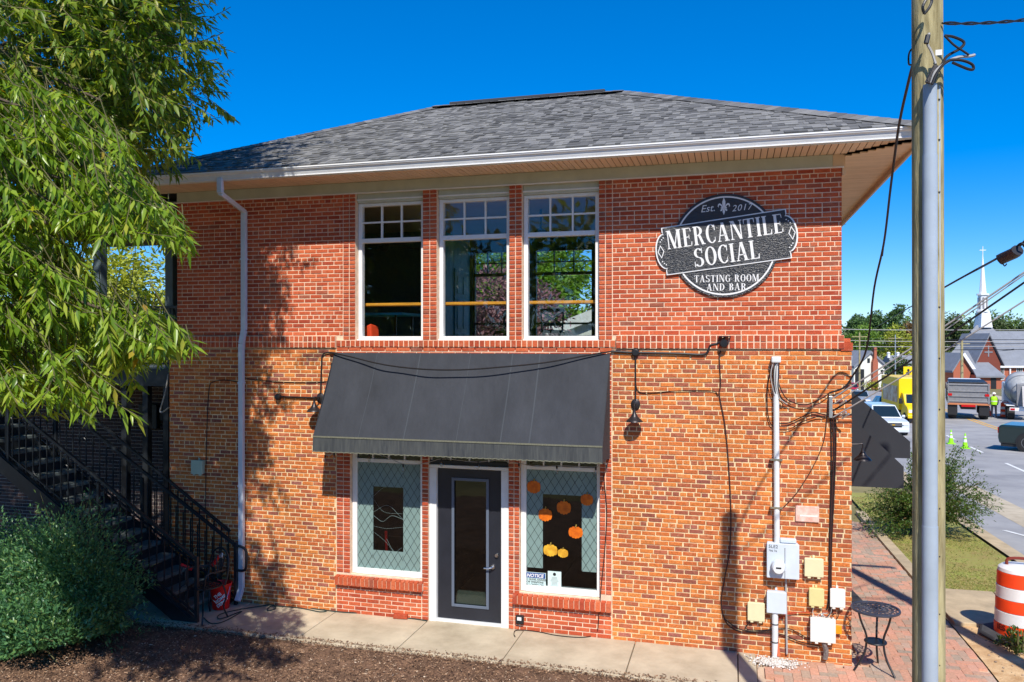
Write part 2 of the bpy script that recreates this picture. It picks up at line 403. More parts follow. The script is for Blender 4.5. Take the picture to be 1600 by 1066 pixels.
# 90-degree herringbone: cell (i,j): horizontal bricks start where (i-j)%4==0, vertical ones where (i-j)%4==3
cand = []
for j in range(-2, 124):
    for i in range(-12, 20):
        x, y = i * PW, -2.6 + j * PW; r = (i - j) % 4
        if r == 0: cand.append((x + PW, y + PW / 2, 0))
        elif r == 3: cand.append((x + PW / 2, y + PW, 1))
sel = []
for (x, y, r) in cand:
    hx, hy = (PL / 2, PW / 2) if r == 0 else (PW / 2, PL / 2)
    if x - hx < -0.985 or x + hx > 1.63 or y - hy < -2.6 or y + hy > 9.4: continue
    if x - hx < 0.12 and y + hy > -0.02: continue
    sel.append((x, y, r))
inv = sorted(sel, key=lambda c: (0 if (lambda q: 0 < q[0] < 1600 and q[1] < 1075)(proj((c[0], c[1], 0))) else 1, proj((c[0], c[1], 0))[2]))
fieldp = MB(); pvv = [Vector(v.co) for v in mp.vertices]; pff = [tuple(p.vertices) for p in mp.polygons]
for k, (x, y, r) in enumerate(inv):
    z = gz(x, y) + random.uniform(-.004, .004); M = Matrix.Translation((x, y, z)) @ Matrix.Rotation((R(90) if r else 0) + random.uniform(-.012, .012), 4, 'Z') @ Matrix.Rotation(random.uniform(-.012, .012), 4, 'X') @ Matrix.Rotation(SL, 4, 'X').inverted()
    if k < 300:
        q = bpy.data.objects.new('paver', mp); COL.objects.link(q); q.parent = pav; q.matrix_local = M
    else: fieldp.add([M @ v for v in pvv], pff)
fieldp.build('paver_field', M_PAVER, pav, kind='stuff')
# white gravel spilled at the foot of the conduit
rng = np.random.default_rng(5); n = 900
c = wz(1212, 1036, 0); X = c.x + rng.normal(0, .12, n); Y = np.minimum(c.y + rng.normal(0, .07, n), -.05); mb = MB()
for x, y in zip(X, Y):
    s = random.uniform(.006, .014); mb.lathe([(0, 0), (s, s * .5), (s * .6, s * 1.1)], (x, y, -.004 + random.uniform(0, .012)), 5)
o = mb.build('gravel', M_GRAVEL, kind='stuff'); o['label'] = 'small heap of white gravel at the foot of the meter conduit'; o['category'] = 'gravel'
# kerb strip between pavers and grass, concrete apron, dirt
kb = MB()
for k in range(14):
    y0 = 3.75 + k * .5; kb = MB().add([(1.63, y0, gz(1.63, y0) - .1), (1.82, y0, gz(1.82, y0) - .1), (1.82, y0 + .494, gz(1.82, y0 + .5) - .1), (1.63, y0 + .494, gz(1.63, y0 + .5) - .1), (1.63, y0, gz(1.63, y0) + .02), (1.82, y0, gz(1.82, y0) + .02), (1.82, y0 + .494, gz(1.82, y0 + .5) + .02), (1.63, y0 + .494, gz(1.63, y0 + .5) + .02)], [(0, 3, 2, 1), (4, 5, 6, 7), (0, 1, 5, 4), (1, 2, 6, 5), (2, 3, 7, 6), (3, 0, 4, 7)])
    if k == 0: kerb_root = strip('garden_kerb', 1.64, 1.81, 3.8, 10.6, -.06, M_CONC2, 1, 10)
    kb.build('kerb_stone', M_CONC2, kerb_root)
ap = strip('concrete_apron', 1.64, 3.75, 1.85, 3.72, -.03, M_CONC2, 4, 4)
for (x0, x1) in ((1.66, 2.62), (2.64, 3.72)):
    mb = MB()
    mb.prism([(x0, 1.88), (x1, 1.95), (x1, 3.70), (x0, 3.70)], lambda u, v: (u, v, gz(u, v) + .03), lambda u, v: (u, v, gz(u, v) - .06)); mb.build('slab', M_CONC2, ap, bevel=.01)
strip('dirt_patch', 1.635, 4.6, -3.5, 1.9, -.02, M_DIRT, 6, 8)
strip('dirt_patch', -0.98, 1.62, -8, -2.6, -.02, M_DIRT, 6, 8)
strip('grass_verge', 1.82, 3.62, 3.74, 14.0, -.01, M_TURF, 6, 24)
# grass blades
rng = np.random.default_rng(9); n = 15000
X = rng.uniform(1.83, 3.6, n); Y = 3.75 + rng.uniform(0, 1, n) ** 1.3 * 9.5
keep = (np.sin(X * 3.1 + Y * 1.3) + np.sin(Y * 2.3 - X) + rng.normal(0, 1.0, n)) > -0.6; X, Y = X[keep], Y[keep]; n = len(X)
P = np.stack([X, Y, [gz(x, y) - .012 for x, y in zip(X, Y)]], 1); an = rng.uniform(0, 6.28, n); le = rng.uniform(.5, 1.3, n)
D = np.stack([np.cos(an) * le, np.sin(an) * le, np.ones(n)], 1); Nn = np.stack([-np.sin(an) * .2, np.cos(an) * .2, np.ones(n) * .3], 1)
o = obj('grass', leaf_mesh('grass', P, D, Nn, rng.uniform(.03, .08, n), rng.uniform(.006, .012, n), .2, .3), M_GRASS, kind='stuff'); o['label'] = 'short dry green and straw coloured grass on the verge'; o['category'] = 'grass'
# small stones and twigs on the dirt
rng = np.random.default_rng(12); mb = MB()
for k in range(500):
    x, y = rng.uniform(1.7, 4.4), rng.uniform(-2.5, 1.85); s = rng.uniform(.005, .02)
    mb.lathe([(0, -.002), (s, s * .3), (s * .5, s * .8)], (x, y, gz(x, y) - .02), 5)
o = mb.build('pebbles', mat('pebble', lin((150, 130, 110)), .9, rnd=.4), kind='stuff'); o['label'] = 'scattered pebbles on the sandy dirt by the drum'; o['category'] = 'pebbles'
# ---------------------------------------------------------------- road
def xl(y): return 3.72 + (13.0 * (max(0, y - 12) / 113.0) ** 1.35)
def rstrip(name, f0, f1, y0, y1, dz, m, step=2.0, parent=None):
    V = []; F = []; n = max(1, int((y1 - y0) / step))
    for j in range(n + 1):
        y = y0 + (y1 - y0) * j / n; w = f1(y) - f0(y); k = 5 if w > 3 else 1
        for i in range(k + 1):
            x = f0(y) + w * i / k; V.append((x, y, gz(x, y) + dz))
    for j in range(n):
        for i in range(k): a = j * (k + 1) + i; F.append((a, a + 1, a + k + 2, a + k + 1))
    mb = MB(); mb.v = V; mb.f = F; o = mb.build(name, m, parent)
    if parent is None: o['kind'] = 'structure'
    return o
RW = 15.5
road = rstrip('road', lambda y: xl(y) + .3, lambda y: xl(y) + RW, -20, 230, -0.03, M_ASPH)
rstrip('gutter_strip', lambda y: xl(y), lambda y: xl(y) + .3, -20, 130, -0.02, M_CONC2)
rstrip('concrete_patch', lambda y: 4.95, lambda y: 5.75, 8.8, 16.5, -0.026, M_CONC)
def mark(f, w, y0, y1, m, name): return rstrip(name, lambda y: f(y) - w / 2, lambda y: f(y) + w / 2, y0, y1, -0.022, m, 1.5, road)
for off in (7.55, 7.85): mark(lambda y: xl(y) + off, .13, 14, 120, M_PAINTY, 'centre_line')
for k in range(18): mark(lambda y: xl(y) + 4.2, .12, 14 + k * 6.5, 16.6 + k * 6.5, M_PAINTW, 'lane_dash')
for k in range(18): mark(lambda y: xl(y) + 11.2, .12, 14 + k * 6.5, 16.6 + k * 6.5, M_PAINTW, 'lane_dash')
mark(lambda y: xl(y) + .7 + (9.3 - y) * .45, .1, 7.6, 9.3, M_PAINTW, 'stall_line')
rstrip('far_sidewalk', lambda y: xl(y) + RW, lambda y: xl(y) + RW + 2, -20, 160, .04, M_CONC)
rstrip('side_street', lambda y: xl(y) + RW + 2, lambda y: xl(y) + RW + 60, 62, 84, -.03, M_ASPH)
# ================================================================= materials of the building
M_BRU = mat_pick('red_brick', [(0.0, (0.36, 0.058, 0.028)), (0.15, (0.45, 0.08, 0.032)), (0.5, (0.53, 0.105, 0.04)), (0.84, (0.59, 0.138, 0.054)), (0.94, (0.42, 0.10, 0.05)), (1.0, (0.29, 0.09, 0.055))], nscale=40, namt=0.24, bump=0.7, bscale=90, wear=.16, smear=((0.62, 0.42, 0.30), .45))
M_BRL = mat_pick('old_brick', [(0.0, (0.29, 0.09, 0.06)), (0.14, (0.40, 0.11, 0.05)), (0.3, (0.50, 0.125, 0.036)), (0.6, (0.61, 0.178, 0.042)), (0.84, (0.66, 0.222, 0.055)), (0.93, (0.48, 0.125, 0.04)), (1.0, (0.33, 0.115, 0.09))], nscale=45, namt=0.34, bump=0.9, bscale=70, wear=.24, smear=((0.62, 0.42, 0.25), .55))
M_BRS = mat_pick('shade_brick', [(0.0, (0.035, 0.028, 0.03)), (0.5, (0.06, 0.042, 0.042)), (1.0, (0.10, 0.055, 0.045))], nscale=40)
M_MORU = mat('mortar_light', lin((232, 202, 174)), 0.95, 14, 0.18, 0.6, 120)
M_MORL = mat('mortar_tan', lin((234, 204, 160)), 0.95, 9, 0.28, 0.8, 110)
M_WHITE = mat('white_paint', (0.80, 0.80, 0.79), 0.45, 6, 0.06)
M_FRIEZE = mat('frieze_paint', lin((190, 192, 176)), 0.6, 3, 0.12)
M_SOFFIT = mat('soffit_tan', lin((226, 196, 164)), 0.6, 2, 0.07, rnd=0.05)
M_GUTTER = mat('gutter_white', lin((222, 224, 226)), 0.35, 4, 0.08)
M_SPOUT = mat('downspout_white', lin((206, 214, 224)), 0.35, 3, 0.1)
M_GLASS = mat_glass('window_glass', (0.95, 0.97, 0.97), 1.0)
M_GLASS2 = mat_glass('shop_glass', (0.62, 0.68, 0.68), 1.1)
M_SHING = mat_pick('asphalt_shingle', [(0.0, (0.095, 0.095, 0.097)), (0.22, (0.145, 0.145, 0.145)), (0.5, (0.195, 0.194, 0.192)), (0.8, (0.24, 0.238, 0.233)), (1.0, (0.11, 0.11, 0.112))], rough=0.95, nscale=160, namt=0.3, bump=0.6, bscale=250)
M_DECK = mat('roof_underlay', (0.05, 0.052, 0.058), 0.95)
M_RIDGE = mat('ridge_dark', (0.05, 0.052, 0.06), 0.9)
M_DARK = mat('cavity_dark', (0.02, 0.02, 0.022), 0.9)
M_DOOR = mat('door_charcoal', lin((38, 40, 48)), 0.4, 5, 0.15)
M_CHROME = mat('satin_metal', (0.7, 0.7, 0.7), 0.25, metal=1.0)
M_FILM = mat('frosted_film', lin((122, 146, 142)), 0.55, 3, 0.08)
M_LEAD = mat('lead_lattice', (0.015, 0.02, 0.022), 0.5)
M_TEAL = mat('teal_paint', lin((24, 150, 176)), 0.5, 3, 0.1)
M_PLASTER = mat('room_plaster', lin((158, 146, 124)), 0.9, 2, 0.08)
M_NAVY = mat('room_dark_wall', lin((58, 84, 92)), 0.85, 2, 0.12)
M_WOOD = mat('oak_board', lin((214, 148, 48)), 0.4, 6, 0.25, stretch=(1, 8, 8))
M_FLOORW = mat('room_floor', lin((176, 142, 108)), 0.6, 5, 0.2, stretch=(1, 10, 1))
M_BLACKM = mat('black_iron', (0.012, 0.013, 0.016), 0.42, 12, 0.3, spec=0.5)

FX0, FX1 = -9.328, 0.0           # upper front
LX0, LX1 = -9.44, 0.108          # lower front, a little wider
YL = -0.03                       # face of the lower brickwork
BD = 6.0                         # depth of the house
bld = thing('brick_building', 'two-storey red brick building with grey hipped roof and black awning over its door', 'building', (-4.66, 3.0, 0))

# ---------------------------------------------------------------- wall core (mortar) with openings
UH = [(-6.370, -5.364, 3.83, 5.90), (-5.149, -4.132, 3.83, 5.90), (-3.947, -2.930, 3.83, 5.90)]
LH = [(-6.436, -5.364, 0.552, 2.72), (-5.261, -4.132, -0.3, 2.72), (-3.973, -2.913, 0.505, 2.72)]
def cells(x0, x1, z0, z1, holes, yf, yb, mb, axis='X'):
    xs = sorted({x0, x1, *[v for h in holes for v in h[:2] if x0 < v < x1]}); zs = sorted({z0, z1, *[v for h in holes for v in h[2:] if z0 < v < z1]})
    solid = lambda i, j: 0 <= i < len(xs) - 1 and 0 <= j < len(zs) - 1 and not any(h[0] < (xs[i] + xs[i + 1]) / 2 < h[1] and h[2] < (zs[j] + zs[j + 1]) / 2 < h[3] for h in holes)
    Q = (lambda x, y, z: (x, y, z)) if axis == 'X' else (lambda x, y, z: (y, x, z))
    for i in range(len(xs) - 1):
        for j in range(len(zs) - 1):
            if not solid(i, j): continue
            a, b, c, d = xs[i], xs[i + 1], zs[j], zs[j + 1]
            mb.quad(Q(a, yf, c), Q(b, yf, c), Q(b, yf, d), Q(a, yf, d)); mb.quad(Q(a, yb, c), Q(a, yb, d), Q(b, yb, d), Q(b, yb, c))
            if not solid(i - 1, j): mb.quad(Q(a, yf, c), Q(a, yf, d), Q(a, yb, d), Q(a, yb, c))
            if not solid(i + 1, j): mb.quad(Q(b, yf, c), Q(b, yb, c), Q(b, yb, d), Q(b, yf, d))
            if not solid(i, j - 1): mb.quad(Q(a, yf, c), Q(a, yb, c), Q(b, yb, c), Q(b, yf, c))
            if not solid(i, j + 1): mb.quad(Q(a, yf, d), Q(b, yf, d), Q(b, yb, d), Q(a, yb, d))
    return mb
grow = lambda H, e: [(a - e, b + e, c - e, d + e) for a, b, c, d in H]
MOR = 0.0055                      # mortar lies this far behind the brick faces
upper_wall = cells(FX0 + 0.01, FX1 - 0.01, 3.70, 6.02, grow(UH, 0.006), MOR, 0.24, MB()).build('upper_front_wall', M_MORU, bld)
bay_wall = cells(-6.655, -2.750, -0.35, 3.70, grow(LH, 0.006), YL + MOR, 0.24, MB()).build('shopfront_wall', M_MORU, bld)
lower_wall = cells(-2.749, LX1 - 0.01, -0.35, 3.70, [], YL + MOR, 0.24, MB()).build('lower_front_wall', M_MORL, bld)
lower_wall_b = cells(LX0 + 0.01, -6.656, -0.35, 3.70, [], YL + MOR, 0.24, MB()).build('lower_front_wall', M_MORL, bld)
# side and rear walls
side_wall = cells(0.24, BD, -0.6, 6.02, [], FX1 - 0.02, FX1 - 0.24, MB(), 'Y').build('right_side_wall', M_MORU, bld)
side_low = cells(0.24, BD, -0.6, 3.72, [], LX1 - 0.012, LX1 - 0.1, MB(), 'Y').build('right_side_wall', M_MORL, bld)
left_wall = cells(0.24, BD, -0.35, 6.02, [], FX0 + 0.02, FX0 + 0.24, MB(), 'Y').build('left_side_wall', M_MORL, bld)
RH = [(-6.55, -5.62, 3.70, 5.72), (-5.22, -3.98, 3.70, 5.72), (-3.62, -2.4, 3.70, 5.72)]
rear = cells(FX0 + 0.02, FX1 - 0.02, -0.6, 6.02, RH, BD, BD - 0.24, MB()).build('rear_wall', M_NAVY, bld)

# ---------------------------------------------------------------- bricks
BR = []      # (centre x, centre z, w, h, face Y, material key)
def row_fill(x0, x1, z, h, L, off, holes, yf, key, joint=0.0112, jit=0.0):
    segs = [(x0, x1)]
    for a, b, c, d in holes:
        if c < z + h * 0.5 < d or (c - 0.012 < z + h * .5 < d + 0.012):
            ns = []
            for s0, s1 in segs:
                if b <= s0 or a >= s1: ns.append((s0, s1)); continue
                if a > s0: ns.append((s0, a))
                if b < s1: ns.append((b, s1))
            segs = ns
    for s0, s1 in segs:
        x = math.floor((s0 - off) / L) * L + off
        while x < s1 - 0.02:
            a = max(x, s0); b = min(x + L, s1)
            if b - a > 0.035:
                j1 = random.uniform(-jit, jit); j2 = random.uniform(-jit, jit) * 0.7
                BR.append(((a + b) / 2 + j1 * .5, z + h / 2 + j2 * .5, b - a - joint - abs(j1), h - joint - abs(j2) * .6, yf + random.uniform(-0.003, 0.002), key))
            x += L
def bond(x0, x1, z0, z1, ph, L, holes, yf, key, head=(1, 7), jit=0.0, joint=0.0112):
    n = int(round((z1 - z0) / ph)); ph = (z1 - z0) / n
    for i in range(n):
        z = z1 - (i + 1) * ph
        if head and i % head[1] == head[0]: row_fill(x0, x1, z, ph, L / 2, x0 + (L / 4 if i % 2 else 0), holes, yf, key, joint, jit)
        else: row_fill(x0, x1, z, ph, L, x0 - (L / 2 if i % 2 else 0) + (random.uniform(-0.02, 0.02) if jit else 0), holes, yf, key, joint, jit)
# upper front: field, stacked header strips at the windows, piers between them
bond(FX0, -6.565, 3.895, 5.895, 0.0583, 0.187, [], 0.0, 'u')
bond(-2.748, FX1, 3.895, 5.895, 0.0583, 0.187, [], 0.0, 'u')
def stack(x0, x1, z0, z1, ncol, ph, yf, key, joint=0.0135):
    w = (x1 - x0) / ncol
    for c in range(ncol):
        n = int(round((z1 - z0) / ph)); p = (z1 - z0) / n
        for i in range(n):
            BR.append((x0 + (c + .5) * w, z0 + (i + .5) * p, w - joint, p - joint, yf + random.uniform(-0.002, 0.002), key))
stack(-6.565, -6.372, 3.835, 5.895, 2, 0.0583, -0.006, 'u')
stack(-5.362, -5.151, 3.835, 5.895, 2, 0.0583, -0.006, 'u')
stack(-4.130, -3.949, 3.835, 5.895, 2, 0.0583, -0.006, 'u')
stack(-2.928, -2.748, 3.835, 5.895, 2, 0.0583, -0.006, 'u')
# belt course: two rows of upright bricks left and right, one under the windows
def soldiers(x0, x1, z0, z1, yf, w=0.073):
    n = int(round((x1 - x0) / w)); w = (x1 - x0) / n
    for i in range(n):
        BR.append((x0 + (i + .5) * w, (z0 + z1) / 2, w - 0.013, z1 - z0 - 0.012, yf + random.uniform(-0.003, 0.003), 'u'))
for z0, z1 in ((3.808, 3.893), (3.722, 3.808)):
    soldiers(FX0 - 0.02, -6.66, z0, z1, -0.055); soldiers(-2.70, FX1 + 0.02, z0, z1, -0.055)
soldiers(-6.655, -2.705, 3.735, 3.832, -0.035)
MB().box(FX0 - .015, -6.665, -.048, .0, 3.724, 3.891).build('belt_course', M_MORU, bld); MB().box(-2.695, FX1 + .015, -.048, .0, 3.724, 3.891).build('belt_course', M_MORU, bld); MB().box(-6.65, -2.71, -.028, 0, 3.737, 3.829).build('belt_course', M_MORU, bld)
# lower front: old brick left and right of the shopfront
bond(LX0, -6.657, -0.30, 3.70, 0.0574, 0.178, [], YL, 'l', head=(3, 7), jit=0.006, joint=0.010)
bond(-2.748, LX1, -0.30, 3.70, 0.0574, 0.178, [], YL, 'l', head=(3, 7), jit=0.006, joint=0.010)
# shopfront brick
bond(-6.655, -2.750, 2.72, 3.733, 0.0583, 0.187, [], YL, 'u', head=None)
stack(-6.652, -6.438, 0.56, 2.72, 2, 0.0583, YL - 0.005, 'u')
stack(-5.362, -5.263, 0.0, 2.72, 1, 0.0583, YL - 0.005, 'u')
stack(-4.130, -3.975, 0.0, 2.72, 2, 0.0583, YL - 0.005, 'u')
stack(-2.911, -2.752, 0.56, 2.72, 2, 0.0583, YL - 0.005, 'u')
bond(-6.652, -5.364, -0.30, 0.395, 0.0583, 0.187, [], YL, 'u', head=None)
bond(-3.973, -2.752, -0.30, 0.35, 0.0583, 0.187, [], YL, 'u', head=None)

def brick_verts(cx, cz, w, h, yf, dep):
    t = min(0.004, w * .1)
    x0, x1, z0, z1 = cx - w / 2, cx + w / 2, cz - h / 2, cz + h / 2
    return [(x0 + t, yf, z0 + t), (x1 - t, yf, z0 + t), (x1 - t, yf, z1 - t), (x0 + t, yf, z1 - t),
            (x0, yf + t, z0), (x1, yf + t, z0), (x1, yf + t, z1), (x0, yf + t, z1),
            (x0, yf + dep, z0), (x1, yf + dep, z0), (x1, yf + dep, z1), (x0, yf + dep, z1)]
BF = [(0, 1, 2, 3), (0, 4, 5, 1), (1, 5, 6, 2), (2, 6, 7, 3), (3, 7, 4, 0), (4, 8, 9, 5), (5, 9, 10, 6), (6, 10, 11, 7), (7, 11, 8, 4)]
def bsize(b):
    return -proj((b[0], b[4], b[1]))[2] + 0.3 * min(b[2], 0.2)
vis = [b for b in BR if 0 < proj((b[0], b[4], b[1]))[1] < 1066]
singles = set(id(b) for b in sorted(vis, key=bsize, reverse=True)[:300])
def one_brick(cx, cz, w, h, dep):
    return np.array(brick_verts(0, 0, 1, 1, 0, 1))
unit = {}
for key, m in (('u', M_BRU), ('l', M_BRL)):
    w_, h_ = (0.178, 0.049) if key == 'u' else (0.169, 0.048)
    mb = MB().add(brick_verts(0, 0, w_, h_, 0, 0.1), BF); unit[key] = (mb.mesh('brick'), w_, h_); unit[key][0].materials.append(m)
field = {'u': MB(), 'l': MB(), 'b': MB()}
for b in BR:
    cx, cz, w, h, yf, key = b
    par = lower_wall if key == 'l' else upper_wall
    if id(b) in singles:
        me, w_, h_ = unit[key]
        o = bpy.data.objects.new('brick', me); COL.objects.link(o); o.parent = par
        o.location = (cx, yf, cz); o.scale = (w / w_, 1, h / h_); o.rotation_euler = (0, random.uniform(-.006, .006) if key == 'l' else 0, 0)
    else:
        k = 'b' if (key == 'u' and cz < 3.74) else key
        field[k].add(brick_verts(cx, cz, w, h, yf, 0.1), BF)
field['u'].build('brick_field', M_BRU, upper_wall, kind='stuff'); field['l'].build('brick_field', M_BRL, lower_wall, kind='stuff')
field['b'].build('brick_field', M_BRU, bay_wall, kind='stuff')
# side wall bricks (right side, seen when stepping aside) and left wall
BRs = []
def side_bricks(X, y0, y1, z0, z1, ph, L, sgn, mb):
    n = int((z1 - z0) / ph)
    for i in range(n):
        z = z0 + i * ph; y = y0 - (L / 2 if i % 2 else 0)
        while y < y1:
            a, b_ = max(y, y0), min(y + L, y1)
            if b_ - a > 0.03:
                vs = brick_verts((a + b_) / 2, z + ph / 2, b_ - a - 0.0095, ph - 0.0095, 0, 0.05)
                mb.add([(X - sgn * v[1], v[0], v[2]) for v in vs], BF)
            y += L
mb = MB(); side_bricks(FX1 - 0.008, 0.10, BD, 3.73, 5.9, 0.0583, 0.187, 1, mb); mb.build('brick_field', M_BRU, side_wall, kind='stuff')
mb = MB(); side_bricks(LX1, 0.075, BD, -0.5, 3.72, 0.0574, 0.178, 1, mb); mb.build('brick_field', M_BRL, side_low, kind='stuff')
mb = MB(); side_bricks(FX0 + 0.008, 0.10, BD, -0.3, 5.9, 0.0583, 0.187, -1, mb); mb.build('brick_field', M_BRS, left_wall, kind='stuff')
# belt corner brick on the side, ledge
MB().box(FX1 - 0.02, LX1 + 0.005, -0.045, 0.3, 3.70, 3.80).box(FX1 - 0.02, LX1 - 0.02, -0.03, 0.3, 3.80, 3.85).build('belt_corner', M_BRU, bld, bevel=0.006)
# brick window ledges of the shopfront
def ledge(x0, x1, z0, z1, y0):
    n = int((x1 - x0) / 0.066); w = (x1 - x0) / n
    led = MB().box(x0 + .004, x1 - .004, y0 + 0.012, 0.02, z0 + .006, z1 - 0.04).build('window_ledge', M_MORU, bay_wall)
    for i in range(n):
        vs = [(x0 + i * w + .005, y0, z0), (x0 + (i + 1) * w - .005, y0, z0), (x0 + (i + 1) * w - .005, 0.06, z0), (x0 + i * w + .005, 0.06, z0),
              (x0 + i * w + .005, y0, z1 - 0.03), (x0 + (i + 1) * w - .005, y0, z1 - 0.03), (x0 + (i + 1) * w - .005, 0.06, z1), (x0 + i * w + .005, 0.06, z1)]
        MB().add(vs, [(0, 3, 2, 1), (4, 5, 6, 7), (0, 1, 5, 4), (1, 2, 6, 5), (2, 3, 7, 6), (3, 0, 4, 7)]).build('brick', M_BRU, bay_wall)
ledge(-6.652, -5.33, 0.40, 0.545, -0.095); ledge(-4.06, -2.752, 0.355, 0.500, -0.095)

# ---------------------------------------------------------------- upper windows
YW = 0.085
for (x0, x1, z0, z1) in UH:
    zt, zm = 5.762, 5.235
    fr = MB()
    fw = 0.055
    fr.box(x0, x0 + fw, YW, YW + 0.09, z0, zt); fr.box(x1 - fw, x1, YW, YW + 0.09, z0, zt)
    fr.box(x0 + fw, x1 - fw, YW + 0.002, YW + 0.088, zt - 0.045, zt - .001); fr.box(x0 + fw, x1 - fw, YW - 0.004, YW + 0.088, zm - 0.03, zm + 0.03)
    fr.box(x0 + fw, x1 - fw, YW - 0.012, YW + 0.088, z0 - .002, z0 + 0.055)
    w = fr.build('window', M_WHITE, bld, bevel=0.004)
    MB().box(x0, x1, YW - 0.03, YW + 0.06, zt + 0.002, 5.905).build('header_panel', M_FRIEZE, w, bevel=0.004)
    MB().box(x0, x1, YW - 0.045, YW - 0.01, zt + 0.035, zt + 0.055).build('header_trim', M_WHITE, w)
    # upper sash: six panes
    cw = (x1 - x0 - 2 * fw) / 3; zb, ztp = zm + 0.03, zt - 0.045; rh = (ztp - zb) / 2
    for i in (1, 2): MB().box(x0 + fw + cw * i - .011, x0 + fw + cw * i + .011, YW + 0.012, YW + 0.05, zb, ztp).build('muntin', M_WHITE, w)
    MB().box(x0 + fw, x1 - fw, YW + 0.0145, YW + 0.048, zb + rh - .011, zb + rh + .011).build('muntin', M_WHITE, w)
    for i in range(3):
        for j in range(2):
            MB().box(x0 + fw + cw * i, x0 + fw + cw * (i + 1), YW + 0.03, YW + 0.036, zb + rh * j, zb + rh * (j + 1)).build('pane', M_GLASS, w)
    MB().box(x0 + fw, x1 - fw, YW + 0.03, YW + 0.036, z0 + 0.055, zm - 0.03).build('pane', M_GLASS, w)
    MB().box(x0 + .002, x1 - .002, YW - 0.05, YW - .013, z0 - .003, z0 + 0.018).build('sill', M_WHITE, w)

# ---------------------------------------------------------------- shop windows with leaded film
YS = 0.03
def lattice(mb, x0, x1, z0, z1, y, sx=0.108, sz=0.168, r=0.0024):
    for sgn in (1, -1):
        k0 = -int((z1 - z0) / sz) - 3; k1 = int((x1 - x0) / sx) + int((z1 - z0) / sz) + 4
        for k in range(k0, k1):
            # line x = X0 + k*sx + sgn*(z-z0)*sx/sz
            xa = x0 + k * sx; pts = []
            m_ = sgn * sx / sz
            za, zb = z0, z1
            def at(z): return xa + m_ * (z - z0)
            lo, hi = za, zb
            for xl, up in ((x0, 1), (x1, -1)):
                zc = z0 + (xl - xa) / m_
                if (m_ > 0) == (up > 0): lo = max(lo, zc)
                else: hi = min(hi, zc)
            if hi - lo > 0.02:
                p0, p1 = Vector((at(lo), y, lo)), Vector((at(hi), y, hi)); d = (p1 - p0).normalized(); s = Vector((d.z, 0, -d.x)) * r
                mb.add([p0 - s, p0 + s, p1 + s, p1 - s], [(0, 1, 2, 3)])
def shop_window(x0, x1, z0, z1, films, zt):
    fw = 0.07
    fr = MB(); fr.box(x0, x0 + fw, YS, YS + 0.09, z0, zt + 0.4); fr.box(x1 - fw * .6, x1, YS, YS + 0.09, z0, zt + 0.4)
    fr.box(x0 + fw, x1 - fw * .6, YS - 0.01, YS + 0.088, z0 - .002, z0 + 0.075); fr.box(x0 + fw, x1 - fw * .6, YS + .003, YS + 0.088, zt, zt + 0.05)
    w = fr.build('window', M_WHITE, bld, bevel=0.004)
    gx0, gx1, gz0, gz1 = x0 + fw, x1 - fw * .6, z0 + 0.075, zt
    MB().box(gx0, gx1, YS + 0.04, YS + 0.046, gz0, gz1).build('pane', M_GLASS2, w)
    for (a, b, c, d) in films:
        MB().box(a, b, YS + 0.0335, YS + 0.0385, c, d).build('film', M_FILM, w)
        mb = MB(); lattice(mb, a, b, c, d, YS + 0.031); mb.build('lattice', M_LEAD, w)
    # transom lights above, mostly under the awning
    n = 4; cw = (gx1 - gx0) / n
    for i in range(1, n): MB().box(gx0 + cw * i - .01, gx0 + cw * i + .01, YS + 0.01, YS + 0.05, zt + 0.05, zt + 0.39).build('muntin', M_WHITE, w)
    for i in range(n): MB().box(gx0 + cw * i, gx0 + cw * (i + 1), YS + 0.03, YS + 0.035, zt + 0.05, zt + 0.42).build('pane', M_GLASS2, w)
    return w
def wxz(px, py, Y): p = wy(px, py, Y); return p.x, p.z
lw = LH[0]; a0, c1 = wxz(583, 760, .06); b0, c0 = wxz(630, 863, .06)
gx0, gx1, gz0, gz1 = lw[0] + .07, lw[1] - .042, lw[2] + .075, 2.12
shop_window(*lw, [(gx0, a0, gz0, gz1), (a0, b0, gz0, c0), (a0, b0, c1, gz1), (b0, gx1, gz0, gz1)], 2.12)
rw = LH[2]; a0, c1 = wxz(848, 772, .06); b0, c0 = wxz(909, 893, .06)
gx0, gx1, gz0, gz1 = rw[0] + .07, rw[1] - .042, rw[2] + .075, 2.12
shop_window(*rw, [(gx0, a0, c0, gz1), (a0, b0, c1, gz1), (b0, gx1, c0, gz1)], 2.12)

# ---------------------------------------------------------------- door
dx0, dx1 = -5.262, -4.131
df = MB(); df.box(dx0, dx0 + 0.105, -0.012, 0.14, -0.02, 2.09).box(dx1 - 0.105, dx1, -0.012, 0.14, -0.02, 2.09).box(dx0, dx1, -0.014, 0.138, 2.092, 2.135)
dfo = df.build('door_frame', M_WHITE, bld, bevel=0.006)
MB().box(dx0 + .105, dx1 - .105, 0.0, 0.16, -0.02, 0.03).build('threshold', M_GUTTER, bld, bevel=0.004)
sx0, sx1 = dx0 + 0.11, dx1 - 0.11; gw0, gw1 = sx0 + 0.23, sx1 - 0.21; gz0, gz1 = 0.235, 1.93
dl = MB(); dl.box(sx0, gw0, .045, .09, .035, 2.085); dl.box(gw1, sx1, .045, .09, .035, 2.085); dl.box(gw0, gw1, .045, .09, .035, gz0); dl.box(gw0, gw1, .045, .09, gz1, 2.085)
door = dl.build('door', M_DOOR, bld)
M_DTRIM = mat('door_trim', lin((96, 106, 122)), 0.4)
